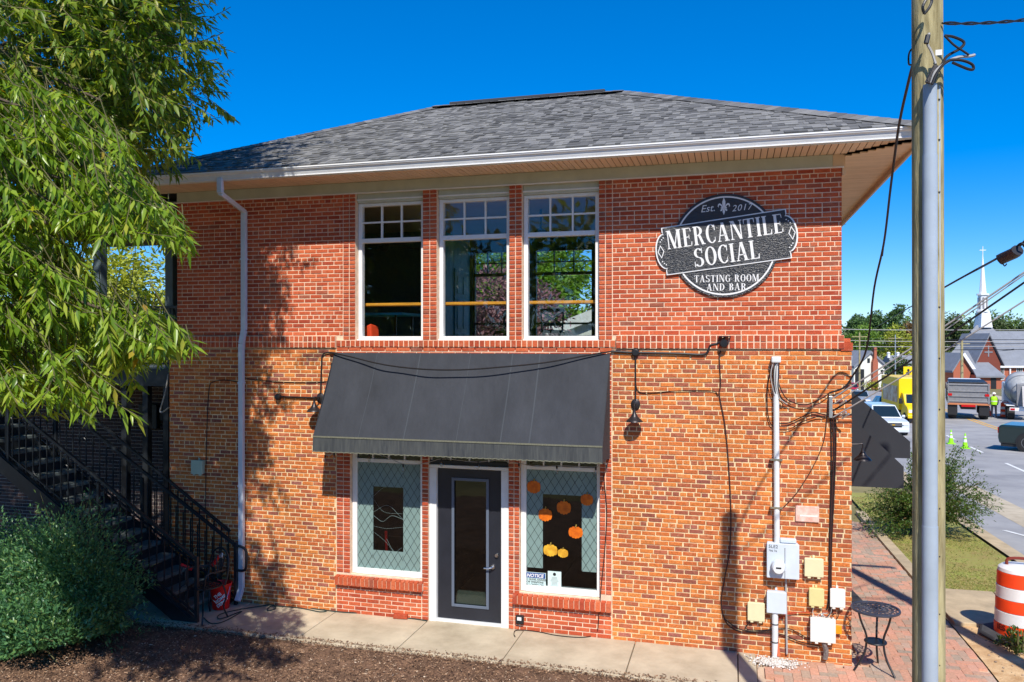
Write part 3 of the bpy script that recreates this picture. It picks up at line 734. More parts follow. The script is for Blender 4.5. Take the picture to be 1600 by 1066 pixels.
tr = MB(); tr.box(gw0 - .03, gw0 + .008, .03, .0445, gz0 - .03, gz1 + .03).box(gw1 - .008, gw1 + .03, .03, .0445, gz0 - .03, gz1 + .03).box(gw0 + .008, gw1 - .008, .031, .0445, gz0 - .03, gz0 + .008).box(gw0 + .008, gw1 - .008, .031, .0445, gz1 - .008, gz1 + .03)
tr.build('glass_trim', M_DTRIM, door, bevel=0.004)
MB().box(gw0, gw1, .062, .068, gz0, gz1).build('pane', M_GLASS2, door)
hp = wy(770, 886, .03)
hd = MB(); hd.lathe([(0.0, -.012), (.03, -.012), (.033, 0), (.033, .014)], (hp.x, .03, hp.z), 14, 'Y'); hd.tube([(hp.x, .0, hp.z), (hp.x - .03, -.02, hp.z - .005), (hp.x - .11, -.022, hp.z - .012)], .011, 8, 4); hd.tube([(hp.x, .04, hp.z), (hp.x, -.01, hp.z)], .012, 8)
hd.build('handle', M_CHROME, door, smooth=True)
hp = wy(776, 868, .03); MB().lathe([(0.0, -.018), (.022, -.018), (.027, -.008), (.027, .014)], (hp.x, .03, hp.z), 14, 'Y').build('deadbolt', M_CHROME, door, smooth=True)
# transom over the door
tb = MB().box(dx0 + .002, dx1 - .002, 0.03, 0.1, 2.137, 2.19).build('transom', M_DOOR, bld)
for i in range(5):
    x = dx0 + .02 + (dx1 - dx0 - .04) * i / 4; MB().box(x - .01, x + .01, .04, .08, 2.19, 2.7).build('muntin', M_WHITE, tb)
MB().box(dx0 + .01, dx1 - .01, .055, .06, 2.19, 2.7).build('pane', M_GLASS2, tb)

# ---------------------------------------------------------------- frieze, soffit, gutter
OV = 0.75; ZS = 6.045; GT = 6.14
MB().box(FX0 + .03, -0.11, -0.035, 0.004, 5.897, ZS - .002).build('frieze_board', M_FRIEZE, bld, bevel=0.004)
MB().box(FX0 - .02, FX1 + .015, -0.05, 0.0, 5.885, 5.896).build('frieze_trim', M_WHITE, bld)
MB().box(-0.108, FX1 + .01, -0.03, 0.004, 5.897, ZS - .002).build('frieze_board', M_SOFFIT, bld)
MB().box(FX1 + .001, FX1 + 0.035, 0.0, BD, 5.80, ZS - .002).build('frieze_board', M_SOFFIT, bld)
EX0, EX1, EY0, EY1 = FX0 - OV, FX1 + OV, -OV, BD + OV
sof = MB().box(EX0 + .05, EX1 - .05, EY0 + .05, EY1 - .05, ZS + .045, ZS + .055).build('soffit', M_DARK, bld)
fy = EY0 + 0.10      # fascia line in front
n = int((EX1 - EX0 - .2) / 0.076)
for i in range(n):
    xa = EX0 + .1 + i * 0.076; xb = xa + 0.067
    yb = -0.002
    if xa > -0.16: yb = min(-0.002, -(xa - 0.0) * 0.92 - 0.06)        # stops short at the corner: the open seam
    if yb < fy + .02: continue
    sag = max(0, (xa - (-0.5))) * 0.01
    MB().box(xa, xb, fy, yb, ZS + random.uniform(-.0015, .0015), ZS + .012).build('soffit_board', M_SOFFIT, sof)
n = int((EY1 - EY0 - .2) / 0.076)
for i in range(n):
    ya = EY0 + .12 + i * 0.076
    xa = FX1 + .036 if ya > 0 else max(FX1 + .036, -ya * 0.98 + .01)
    if ya < 0: xa = max(-ya * 1.0 + 0.0, FX1 + .036)
    if xa > EX1 - .08: continue
    dz = -0.05 * max(0, min(1, (0.75 - ya) / 1.5))
    MB().box(xa, EX1 - .05, ya, ya + .0705, ZS + dz + random.uniform(-.001, .001), ZS + dz + .012).build('soffit_board', M_SOFFIT, sof)
for (x0, x1, y0, y1) in ((EX0 + .06, EX1 - .02, EY0 + .085, EY0 + .10),):
    MB().box(x0, x1, y0, y1, ZS - .02, GT).build('fascia', M_GUTTER, bld)
M_FASC = mat('fascia_tan', lin((214, 190, 164)), 0.6, 3, 0.06)
MB().box(EX1 - .05, EX1 - .02, EY0 + .0, EY1, ZS - .07, GT - .002).build('fascia', M_FASC, bld)
MB().box(EX0 + .02, EX0 + .05, EY0 + .1, EY1, ZS - .04, GT - .002).build('fascia', M_FASC, bld)
# K-style gutter along the front
prof = [(-.0, -.105), (-.045, -.105), (-.062, -.07), (-.07, -.045), (-.092, -.03), (-.1, -.012), (-.1, 0), (-.088, 0), (-.088, -.01), (-.01, -.09), (0, -.09)]
g = MB(); g.prism(prof, lambda u, v: (EX0 - .01, EY0 + .085 + u, GT + v), lambda u, v: (EX1, EY0 + .085 + u, GT + v))
gut = g.build('gutter', M_GUTTER, bld)
M_GSH = mat('gutter_bead', (0.86, 0.86, 0.86), 0.3)
MB().box(EX0 - .012, EX1 + .002, EY0 - .019, EY0 - .012, GT - .012, GT + .004).build('gutter_lip', M_GSH, gut)
MB().box(EX0 - .012, EX1 + .002, EY0 + .028, EY0 + .034, GT - .109, GT - .098).build('gutter_lip', M_GSH, gut)
# downspout
def spout(pts, w=.078, d=.06):
    mb = MB()
    for p, q in zip(pts[:-1], pts[1:]):
        mb.beam(p, q, w, d, (0, -1, 0))
    return mb
p0 = wy(344, 288, EY0 + .04); p1 = wy(351, 302, EY0 + .06); p2 = wy(380, 330, -.09); p3 = wy(382, 516, -.09); p4 = wy(376, 537, -.105); p5 = wy(377, 915, -.105)
X2 = p2.x; X5 = p5.x
pts = [Vector((p0.x, EY0 + .04, ZS + .02)), Vector((p0.x, EY0 + .045, p1.z)), Vector((X2, -.07, p2.z)), Vector((X2, -.07, p3.z)), Vector((X5, -.10, p4.z)), Vector((X5, -.10, .22)), Vector((X5, -.2, .07))]
ds = spout(pts).build('downspout', M_SPOUT, bld, bevel=0.008)
for zz in (5.0, 3.2, 1.7):
    xx = X2 if zz > 3.9 else X5; yy = -.07 if zz > 3.9 else -.10
    MB().box(xx - .046, xx + .046, yy - .034, yy + .034, zz, zz + .025).build('bracket', M_SPOUT, ds)

# ---------------------------------------------------------------- roof
RZ, RY = 7.945, BD / 2; k_ = RY + OV; RX0, RX1 = EX0 + k_, EX1 - k_; Z0 = GT + .012
pit = math.atan2(RZ - Z0, k_); cp, sp = math.cos(pit), math.sin(pit); SLN = k_ / cp
A = [(EX0, EY0, Z0), (EX1, EY0, Z0), (EX1, EY1, Z0), (EX0, EY1, Z0), (RX0, RY, RZ), (RX1, RY, RZ)]
A2 = [(v[0], v[1], v[2] - .03) for v in A]
rf = MB().add(A + A2, [(0, 1, 5, 4), (1, 2, 5), (2, 3, 4, 5), (3, 0, 4), (6, 7, 1, 0), (7, 8, 2, 1), (8, 9, 3, 2), (9, 6, 0, 3), (6, 9, 8, 7)])
roof = rf.build('roof', M_DECK, bld)
wedge = MB().add([(0, 0, .0), (1, 0, .0), (1, 1, 0), (0, 1, 0), (0, 0, 1), (1, 0, 1), (1, 1, .25), (0, 1, .25)], [(0, 3, 2, 1), (4, 5, 6, 7), (0, 1, 5, 4), (1, 2, 6, 5), (2, 3, 7, 6), (3, 0, 4, 7)]).mesh('shingle')
wedge.materials.append(M_SHING)
TAB = []
def tabs(E0, e, n, Lw, rowlen):
    """E0 eave corner, e along eave, n horizontal inward"""
    E0 = Vector(E0); e = Vector(e); n = Vector(n); up = n * cp + Vector((0, 0, sp)); nor = e.cross(up).normalized()
    if nor.z < 0: nor = -nor
    s = 0.0; ex = 0.142
    while s < SLN - .05:
        a = (s + .14) * cp; b = Lw - (s + .14) * cp; x = a + random.uniform(-.2, 0)
        while x < b:
            w = random.choice((.06, .08, .10, .12, .15)); x0, x1 = max(a, x), min(b, x + w)
            if x1 - x0 > .03:
                o = E0 + e * x0 + up * s + nor * .001
                th = random.choice((.006, .011, .019))
                TAB.append((o, e, up, nor, x1 - x0, ex + .03, th))
            x += w
        s += ex
FT0 = len(TAB); tabs((EX0, EY0, Z0), (1, 0, 0), (0, 1, 0), EX1 - EX0, 1); NF = len(TAB)
tabs((EX1, EY0, Z0), (0, 1, 0), (-1, 0, 0), EY1 - EY0, 1); tabs((EX1, EY1, Z0), (-1, 0, 0), (0, -1, 0), EX1 - EX0, 1); tabs((EX0, EY1, Z0), (0, -1, 0), (1, 0, 0), EY1 - EY0, 1)
front = sorted(range(NF), key=lambda i: proj(TAB[i][0])[2] - TAB[i][4] * 1.5)[:300]; fs = set(front)
shf = MB(); wv = [Vector(v.co) for v in wedge.vertices]; wf = [tuple(p.vertices) for p in wedge.polygons]
for i, (o, e, up, nor, w, h, th) in enumerate(TAB):
    if i in fs:
        q = bpy.data.objects.new('shingle', wedge); COL.objects.link(q); q.parent = roof
        mtx = Matrix((e * w, up * h, nor * th)).transposed().to_4x4(); mtx.translation = o
        q.matrix_local = mtx
    else: shf.add([o + e * (v.x * w) + up * (v.y * h) + nor * (v.z * th) for v in wv], wf)
shf.build('shingle_field', M_SHING, roof, kind='stuff')
# hip and ridge caps
def caps(p, q, step=.15):
    p, q = Vector(p), Vector(q); d = (q - p); Ld = d.length; d.normalize(); s = d.cross(Vector((0, 0, 1))).normalized()
    mb = MB(); t = 0
    while t < Ld - .05:
        a = p + d * t; b_ = p + d * min(Ld, t + step + .04); mb.add([a + s * .19 + Vector((0, 0, -.062)), a + Vector((0, 0, .012)), a - s * .19 + Vector((0, 0, -.062)), b_ + s * .19 + Vector((0, 0, -.066)), b_ + Vector((0, 0, .004)), b_ - s * .19 + Vector((0, 0, -.066))], [(0, 1, 4, 3), (1, 2, 5, 4), (0, 2, 1)])
        t += step
    return mb
for c in ((A[0], A[4]), (A[1], A[5]), (A[2], A[5]), (A[3], A[4])):
    caps((c[0][0], c[0][1], c[0][2] + .02), (c[1][0], c[1][1], c[1][2] + .02)).build('hip_cap', M_SHING, roof)
caps((RX0, RY, RZ + .03), (RX1, RY, RZ + .03)).build('ridge_cap', M_SHING, roof)
MB().box(RX0 + .3, RX1 - .3, RY - .1, RY + .1, RZ - .0, RZ + .05).build('ridge_vent', M_RIDGE, roof, bevel=0.01)

# ---------------------------------------------------------------- rooms behind the glass
ZF = 3.22
MB().box(FX0 + .25, FX1 - .25, .25, BD - .25, ZF - .2, ZF).build('upper_floor', M_FLOORW, bld)
MB().box(FX0 + .25, FX1 - .25, .25, BD - .25, 5.93, 5.99).build('upper_ceiling', M_PLASTER, bld)
MB().box(-6.72, -6.6, 4.1, BD - .25, ZF, 5.93).build('partition', M_TEAL, bld)
MB().box(FX0 + .25, -6.72, 4.1, 4.2, ZF, 5.93).build('partition', M_NAVY, bld)
M_RW = mat('room_right_wall', lin((120, 126, 128)), 0.8)
MB().box(-2.3, -2.2, .26, BD - .25, ZF, 5.93).build('partition', M_RW, bld)
d6 = MB().box(-6.598, -6.575, 4.75, 5.6, ZF, ZF + 2.05).build('interior_door', M_TEAL, bld, bevel=.003)
for (ya, yb, za, zb) in ((4.85, 5.13, 1.55, 1.9), (5.22, 5.5, 1.55, 1.9), (4.85, 5.13, .85, 1.45), (5.22, 5.5, .85, 1.45), (4.85, 5.13, .15, .75), (5.22, 5.5, .15, .75)):
    MB().box(-6.574, -6.562, ya, yb, ZF + za, ZF + zb).build('door_panel', M_TEAL, d6, bevel=.006)
for (x0, x1, z0, z1) in RH:
    fr = MB(); fw = .04
    fr.box(x0, x0 + fw, BD - .2, BD - .1, z0, z1).box(x1 - fw, x1, BD - .2, BD - .1, z0, z1).box(x0 + fw, x1 - fw, BD - .2, BD - .1, z0, z0 + fw).box(x0 + fw, x1 - fw, BD - .2, BD - .1, z1 - fw, z1)
    fr.box(x0 + fw, x1 - fw, BD - .2, BD - .1, 5.18, 5.24)
    w = fr.build('window', M_LEAD, bld)
    fr2 = MB()
    for i in (1, 2): x = x0 + (x1 - x0) * i / 3; fr2.box(x - .012, x + .012, BD - .17, BD - .13, 5.24, z1 - fw)
    fr2.box(x0 + fw, x1 - fw, BD - .168, BD - .132, 5.44, 5.465).box(x0 + fw, x1 - fw, BD - .168, BD - .132, 4.16, 4.2)
    fr2.build('muntin', M_LEAD, w)
    MB().box(x0 + fw, x1 - fw, BD - .152, BD - .148, z0 + fw, z1 - fw).build('pane', M_GLASS, w)
# ground-floor room
M_ROOM = mat('shop_room', lin((58, 62, 62)), 0.9, 2, 0.1); M_SLATE = mat('shop_floor', lin((120, 128, 120)), 0.5, 3, 0.15)
MB().box(FX0 + .25, FX1 - .25, .25, BD - .25, -.06, -.01).build('shop_floor', M_SLATE, bld)
MB().box(FX0 + .25, FX1 - .25, 4.2, 4.3, 0, 3.0).build('shop_partition', M_ROOM, bld)
MB().box(-3.97, -3.9, .26, 4.2, 0, 3.0).box(-5.4, -5.32, .26, 4.2, 0, 3.0).build('shop_partition', M_ROOM, bld)
# ================================================================= things on the front
random.seed(31)
M_CANVAS = mat('awning_canvas', lin((50, 53, 60)), 0.8, 2.2, 0.22, 0.5, 7, stretch=(1.0, 1.0, .35), bdist=.03)
M_VAL = mat('valance_canvas', lin((56, 60, 66)), 0.8, 9, 0.25, stretch=(3.0, 3.0, 0.25), col2=lin((80, 83, 82)))
M_HEM = mat('faded_hem', lin((112, 112, 96)), 0.9, 20, 0.4, stretch=(6, 1, 1))
M_SEAM = mat('seam_grey', lin((62, 67, 74)), 0.8)
M_BRONZE = mat('dark_bronze', lin((58, 54, 56)), 0.38, 8, 0.2, metal=0.5)
M_CABLE = mat('black_cable', (0.012, 0.011, 0.012), 0.55)
M_CABLEB = mat('brown_cable', lin((62, 36, 34)), 0.6)
M_CABLEG = mat('grey_cable', lin((170, 168, 166)), 0.5)
M_BULB = mat_glass('bulb_glass', (0.85, 0.85, 0.82), 2.2)
M_BGREY = mat('utility_grey', lin((206, 216, 226)), 0.45, 4, 0.05)
M_BEIGE = mat('utility_beige', lin((222, 214, 172)), 0.5, 5, 0.05)
M_BWHITE = mat('utility_white', lin((232, 230, 222)), 0.5, 4, 0.04)
M_BEIGE2 = mat('utility_yellowed', lin((214, 204, 142)), 0.5, 5, 0.05)
M_PVC = mat('pvc_white', lin((220, 224, 226)), 0.4, 5, 0.08)
M_BLACK = mat('print_black', (0.02, 0.02, 0.022), 0.6)

# ---------------------------------------------------------------- awning over the shopfront
ax0, ax1, PJ = -6.675, -2.775, 0.64
zt = 3.655; zv = wy(493, 682, -PJ).z; zb = wy(493, 706, -PJ).z
aw = thing('awning', 'black canvas awning with faded valance over the shopfront door', 'awning', ((ax0 + ax1) / 2, -.3, zb))
def sheet_grid(f, nu, nv, th=0.004):
    mb = MB(); V = [f(i / nu, j / nv) for j in range(nv + 1) for i in range(nu + 1)]
    F = [(j * (nu + 1) + i, j * (nu + 1) + i + 1, (j + 1) * (nu + 1) + i + 1, (j + 1) * (nu + 1) + i) for j in range(nv) for i in range(nu)]
    mb.v = V; mb.f = F; return mb
def canopy_pt(u, v, lift=0.0):
    x = ax0 + (ax1 - ax0) * u; y = -.045 - (PJ - .045) * v; z = zt + (zv - zt) * v
    sag = .028 * math.sin(math.pi * v) * (0.6 + 0.4 * math.cos(u * 2 * math.pi * 5)) + .006 * math.sin(u * 37 + v * 5) * math.sin(math.pi * v)
    return (x, y + sag * .9 - lift, z - sag * .35 + lift)
cv = sheet_grid(lambda u, v: canopy_pt(u, v), 60, 12).build('canopy', M_CANVAS, aw, smooth=True)
for u in (0.335, 0.67, 0.765, 0.17, 0.52):
    w = .0022 if u in (.335, .67, .765) else .0012
    sheet_grid(lambda a, v: canopy_pt(u + (a - .5) * w * 2, v, .0035), 1, 12).build('seam', M_SEAM, cv)
def val_pt(u, v): x = ax0 + (ax1 - ax0) * u; return (x, -PJ - .004 - .01 * v + .006 * math.sin(u * 44) * v, zv + (zb - zv) * v)
va = sheet_grid(val_pt, 60, 4).build('valance', M_VAL, aw, smooth=True)
MB().box(ax0, ax1, -PJ - .012, -PJ - .002, zv - .012, zv + .008).build('hem', M_HEM, va)
sheet_grid(lambda u, v: (ax0 + (ax1 - ax0) * u, -PJ - .02, zb + .012 * v + .004 * math.sin(u * 300)), 150, 1).build('hem', M_HEM, va)
for x, nm in ((ax0, 'side_panel'), (ax1, 'side_panel')):
    MB().prism([(-.045, zt), (-PJ, zv), (-PJ, zb), (-.045, zb)], lambda u, v: (x - .002, u, v), lambda u, v: (x + .002, u, v)).build(nm, M_CANVAS, aw)
fr = MB().tube([(ax0 + .02, -PJ + .02, zb + .03), (ax1 - .02, -PJ + .02, zb + .03)], .013, 8); fr.build('frame_bar', M_CHROME, aw)
for x in (ax0 + .02, (ax0 + ax1) / 2, ax1 - .02): MB().tube([(x, -.05, zb + .05), (x, -PJ + .03, zb + .05)], .011, 6).build('frame_bar', M_CHROME, aw)

# ---------------------------------------------------------------- string lights under the awning
sl = thing('string_lights', 'string of clear bulbs hanging under the black awning', 'string lights', (-4.7, -.35, 2.1))
bp = [(508, 719), (522, 716), (577, 718), (630, 734), (690, 726), (747, 731), (811, 733), (870, 737), (931, 739), (948, 735)]
bpts = []
for k, (x, y) in enumerate(bp):
    p = wy(x, y, -.33 if k % 2 else -.26); bpts.append(p)
cpts = []
for k, p in enumerate(bpts):
    cpts.append(p + Vector((0, 0, .075)))
    if k < len(bpts) - 1: q = bpts[k + 1]; cpts.append((p + q) / 2 + Vector((0, 0, .045 + .03 * (k % 3))))
MB().tube(cpts, .0045, 5, 4).build('cable', M_CABLEG, sl)
for p in bpts:
    MB().lathe([(0, .075), (.011, .075), (.012, .04), (.010, .035)], p, 8).build('socket', M_BLACK, sl)
    MB().lathe([(0, -.035), (.012, -.03), (.021, -.008), (.02, .012), (.011, .035)], p, 10).build('bulb', M_BULB, sl, smooth=True)

# ---------------------------------------------------------------- gooseneck wall lamps
def wall_lamp(label, base, tip, parts_extra=None, axis='Y', group='gooseneck wall lamps'):
    base, tip = Vector(base), Vector(tip)
    t = thing('wall_lamp', label, 'lamp', base, group)
    MB().lathe([(0, -.03), (.03, -.028), (.058, -.012), (.06, 0)], base, 18, axis, sx=1, sy=1.25).build('backplate', M_BRONZE, t, smooth=True)
    out = Vector((0, -1, 0)) if axis == 'Y' else Vector((1, 0, 0))
    MB().tube([base, base + out * .05 + Vector((0, 0, .01)), (base + tip) / 2 + out * .04 + Vector((0, 0, .03)), tip + Vector((0, 0, .05)), tip], .0085, 8, 5).build('arm', M_BRONZE, t, smooth=True)
    sh = MB().lathe([(0.0, .0), (.014, .0), (.018, -.03), (.03, -.06), (.045, -.085), (.05, -.095), (.085, -.125), (.105, -.145), (.108, -.155), (.1, -.152), (.08, -.13), (.04, -.1), (0.02, -.08)], tip, 24, cap=False).build('shade', M_BRONZE, t, smooth=True)
    MB().lathe([(0, -.15), (.02, -.14), (.024, -.12), (.012, -.09)], tip, 10).build('bulb', M_BULB, sh, smooth=True)
    return t
b1 = wy(993, 632, YL - .002); s1 = wy(992.5, 640, -.155)
wall_lamp('bronze gooseneck lamp with bell shade on the wall right of the awning', b1, (b1.x, -.155, s1.z))
b2 = wy(501, 622, YL - .002); s2 = wy(491, 626, -.16)
wall_lamp('bronze gooseneck lamp with bell shade against the left edge of the awning', b2, s2)
# conduit, boxes and the flood light above the right lamp
def pipe(name, label, pts, r, m, cat='conduit', smooth=0, n=8, group=None):
    return tag(MB().tube(pts, r, n, smooth).build(name, m, smooth=True), label, cat, group)
def wl(pl, Y): return [wy(x, y, Y) for x, y in pl]
cd = thing('wall_conduit', 'black conduit with round junction box running right from the awning', 'conduit', wy(993, 551, YL))
MB().tube(wl([(955, 549), (993, 551), (1060, 552.5), (1098, 554), (1106, 549), (1110, 540), (1122, 537)], YL - .022), .013, 8, 4).build('pipe', M_BLACKM, cd, smooth=True)
MB().tube(wl([(993, 553), (993, 630)], YL - .018), .010, 8).build('pipe', M_BLACKM, cd, smooth=True)
MB().lathe([(0, -.05), (.035, -.05), (.048, -.04), (.05, 0)], wy(993, 551, YL - .003), 16, 'Y').build('junction_box', M_BLACKM, cd, smooth=True)
fl = thing('flood_light', 'small black flood light bracketed above the belt course right of the awning', 'light', wy(1131, 538, -.06))
MB().lathe([(0, -.075), (.04, -.075), (.052, -.06), (.05, 0)], wy(1131, 537, -.062), 16, 'Y').build('housing', M_BLACKM, fl, smooth=True)
MB().beam(wy(1123, 526, -.1), wy(1142, 526, -.1), .07, .012).tube([wy(1132, 527, -.09), wy(1131, 534, -.09)], .012, 6).build('bracket', M_BLACKM, fl)
cl = thing('wall_conduit', 'black conduit elbow dropping from the awning corner to the left lamp', 'conduit', wy(503, 560, YL))
MB().tube(wl([(527, 552), (512, 551), (504, 555), (502.5, 566), (501, 614)], YL - .02), .011, 8, 4).build('pipe', M_BLACKM, cl, smooth=True)
MB().tube(wl([(496, 622), (440, 620)], YL - .02), .012, 8).build('pipe', M_BLACKM, cl, smooth=True)
MB().lathe([(0, -.07), (.04, -.06), (.05, -.03), (.045, 0)], wy(436, 620, YL - .003), 16, 'Y').build('junction_box', M_BLACKM, cl, smooth=True)
# swag cable in front of the awning
sw = tag(MB().tube([wy(515, 551, -.06), wy(545, 557, -.14), wy(600, 570, -.24), wy(660, 577, -.29), wy(720, 578, -.30), wy(780, 574, -.27), wy(850, 567, -.2), wy(920, 555, -.1), wy(957, 549, -.05)], .0095, 6, 5).build('cable', M_CABLE, smooth=True), 'thick black cable sagging across the face of the awning', 'cable')
cabs = [
    ('thin black cord hanging down the brick right of the pumpkin window', [(943, 742), (948, 800), (945, 860), (940, 910), (936, 960), (934, 985)], YL - .02, .006, M_CABLE),
    ('brown cable dropping from the flood light down the wall to the meter boxes', [(1126, 548), (1124, 562), (1126, 600), (1124, 618), (1132, 660), (1138, 720), (1142, 800), (1140, 860), (1132, 905), (1127, 940), (1133, 970), (1150, 985), (1175, 988), (1205, 985)], YL - .014, .0075, M_CABLEB),
    ('black cable looping from the right lamp conduit to the drop cable', [(993, 600), (998, 612), (1015, 614), (1060, 611), (1112, 611), (1122, 618)], YL - .014, .0055, M_CABLE),
    ('thin cable bowed along the wall from the conduit head to the corner bundle', [(1214, 578), (1217, 600), (1228, 622), (1245, 631), (1262, 632), (1285, 622), (1296, 614)], YL - .05, .0065, M_CABLE),
    ('black service cable looping beside the white conduit', [(1209, 570), (1200, 600), (1199, 640), (1204, 662), (1212, 668)], YL - .03, .006, M_CABLE),
    ('curved black cable from the white conduit to the corner bundle', [(1216, 662), (1232, 661), (1250, 653), (1268, 645), (1280, 646), (1294, 650)], YL - .03, .0065, M_CABLE),
    ('lower curved black cable from the white conduit to the corner bundle', [(1216, 671), (1235, 670), (1252, 660), (1275, 652), (1290, 651)], YL - .03, .0055, M_CABLE),
    ('brown cable slanting from the corner bundle down to the meter conduit', [(1295, 615), (1292, 650), (1287, 690), (1270, 730), (1245, 770), (1224, 793)], YL - .012, .005, M_CABLEB),
    ('thin black wire hooked over the bricks left of the downspout', [(372, 597), (350, 594), (333, 597), (327, 606), (324, 650), (322, 720), (321, 800)], YL - .012, .006, M_CABLE),
    ('thin black wire along the wall from the downspout to the awning', [(384, 592), (440, 597), (500, 597), (514, 594), (517, 580), (517, 556)], YL - .012, .0055, M_CABLE),
    ('tangled black wires running from the beige box to the white box', [(1176, 968), (1165, 982), (1190, 985), (1230, 982), (1262, 998), (1278, 1006)], YL - .02, .006, M_CABLE),
    ('black cable sweeping under the meter to the large white box', [(1133, 968), (1160, 985), (1215, 990), (1250, 1003), (1282, 1010)], YL - .025, .0065, M_CABLE),
    ('red wire running from the meter conduit to the beige boxes', [(1217, 968), (1228, 960), (1250, 957), (1266, 957)], YL - .03, .005, mat('red_wire', lin((170, 40, 40)), .5)),
]
for lab, pts, Y, r, m in cabs: tag(MB().tube(wl(pts, Y), r, 6, 5).build('cable', m, smooth=True), lab, 'cable')
for k in range(4):
    off = k * 3.0
    pts = [(1297 + off, 636 + k * 4), (1299 + off * .8 + math.sin(k) * 2, 700), (1298 + off * .6, 780), (1297 + off * .4 - 1, 860), (1295 + off * .5, 930 + k * 5), (1292 + off * 1.2, 952 + k * 3)]
    tag(MB().tube(wl(pts, YL - .012 - .006 * (k % 2)), .008 if k < 2 else .005, 6, 5).build('cable', (M_CABLE, M_CABLEB)[k % 2], smooth=True), 'dark cable in the vertical bundle beside the corner of the brick front', 'cable', 'bundle of cables by the corner')
for k, (a, b_, c_) in enumerate(((1272, 1280, 962), (1270, 1290, 968), (1300, 1285, 962), (1312, 1298, 966))):
    tag(MB().tube(wl([(a, 946), (a - 2, c_ - 4), ((a + b_) / 2, c_ + 3), (b_, c_ - 2), (b_ + 8, 958)], YL - .05), .0045, 5, 4).build('cable', (M_CABLEG, M_CABLE)[k % 2], smooth=True), 'loose wire tail hanging under the small utility boxes', 'cable', 'loose wires under the utility boxes')

# ---------------------------------------------------------------- meter, conduits and utility boxes
def ubox(name, label, px0, py0, px1, py1, dep, m, lid=True, cat='box', lat=True):
    a = wy(px0, py0, YL - dep); b_ = wy(px1, py1, YL - dep)
    x0, x1, z1, z0 = a.x, b_.x, a.z, wy(px0, py1 - (py1 - 533) * .0 , YL - dep).z
    z0 = min(z0, b_.z) if False else (z1 - (wy((px0 + px1) / 2, py0, YL - dep).z - wy((px0 + px1) / 2, py1, YL - dep).z))
    t = thing(name, label, cat, ((x0 + x1) / 2, YL - dep / 2, z0))
    MB().box(x0 + .008, x1 - .008, YL - dep + .012, YL + .006, z0 + .008, z1 - .008).build('case', m, t, bevel=.006)
    MB().box(x0, x1, YL - dep, YL - dep + .016, z0, z1).build('lid', m, t, bevel=.012)
    if lat:
        for fx in (.25, .75):
            xx = x0 + (x1 - x0) * fx; MB().box(xx - .018, xx + .018, YL - dep + .004, YL - dep + .03, z0 - .02, z0 + .012).build('latch', m, t, bevel=.004)
    MB().box((x0 + x1) / 2 - .012, (x0 + x1) / 2 + .012, YL - .012, YL, z1 - .004, z1 + .025).build('mounting_tab', m, t)
    return t, (x0, x1, z0, z1)
t, (x0, x1, z0, z1) = ubox('meter_box', 'grey electric meter cabinet with round dial meter', 1198, 848, 1249, 903, .12, M_BGREY, cat='meter', lat=False)
c = wy(1216, 885, YL - .125)
M_DIAL = mat('dial_face', lin((226, 230, 232)), .4)
mt = MB().lathe([(.085, 0), (.085, -.02), (.078, -.03), (.078, -.075), (.06, -.095), (0, -.1)], c, 24, 'Y').build('meter', M_BGREY, t, smooth=True)
MB().lathe([(.0, -.1015), (.062, -.0995), (.062, -.095)], c, 20, 'Y').build('dial', M_DIAL, mt)
MB().box(c.x - .03, c.x + .03, c.y - .1045, c.y - .1, c.z - .004, c.z + .014).build('display', M_BLACK, mt)
xs_ = x0 + (x1 - x0) * .56; MB().box(xs_ - .003, xs_ + .003, YL - .1225, YL - .12, z0 + .01, z1 - .05).build('door_seam', M_BLACK, t)
MB().box(x0 + (x1 - x0) * .42, x1 - .03, YL - .09, YL - .01, z1, z1 + .05).build('hub', M_BGREY, t, bevel=.01)
fc = bpy.data.curves.new('meter_number', 'FONT'); fc.body = '5LE2'; fc.size = .06; fc.extrude = .0006
fo = bpy.data.objects.new('tmp_text', fc); COL.objects.link(fo)
TEXTQ = []
def text_mesh(body, size, loc, parent, m, name='lettering', align='CENTER', shear=0.0, spacing=1.0, rot=0.0, sx=1.0, bold=0.0):
    """lettering in the X-Z plane, facing -Y"""
    c_ = bpy.data.curves.new('t', 'FONT'); c_.body = body; c_.size = size; c_.extrude = .0008; c_.align_x = align; c_.shear = shear; c_.space_character = spacing; c_.offset = bold; c_.resolution_u = 3
    o_ = bpy.data.objects.new('t', c_); COL.objects.link(o_); bpy.context.view_layer.update()
    dg = bpy.context.evaluated_depsgraph_get(); me = bpy.data.meshes.new_from_object(o_.evaluated_get(dg)); bpy.data.objects.remove(o_); bpy.data.curves.remove(c_)
    Mx = Matrix.Translation(loc) @ Matrix.Rotation(rot, 4, 'Y') @ Matrix.Rotation(R(90), 4, 'X') @ Matrix.Diagonal((sx, 1, 1, 1))
    me.transform(Mx); me.name = name; me.materials.clear(); me.materials.append(m)
    return obj(name, me, m, parent)
bpy.data.objects.remove(fo); bpy.data.curves.remove(fc)
text_mesh('5LE2', .055, (x0 + .02, YL - .1215, z1 - .06), t, M_BLACK, align='LEFT')
text_mesh('796 76', .035, (x0 + .02, YL - .1215, z1 - .105), t, M_BLACK, align='LEFT')
t, (x0, x1, z0, z1) = ubox('disconnect_box', 'grey box with rounded foot under the meter cabinet', 1198, 924, 1229, 958, .1, M_BGREY, lat=False)
ubox('utility_box', 'beige utility box right of the meter cabinet', 1257, 872, 1287, 901, .07, M_BEIGE)
ubox('utility_box', 'yellowed utility box below the beige one and left of the cable bundle', 1264, 919, 1288, 947, .07, M_BEIGE2)
ubox('utility_box', 'pale utility box right of the cable bundle by the corner', 1297, 920, 1321, 949, .07, M_BWHITE)
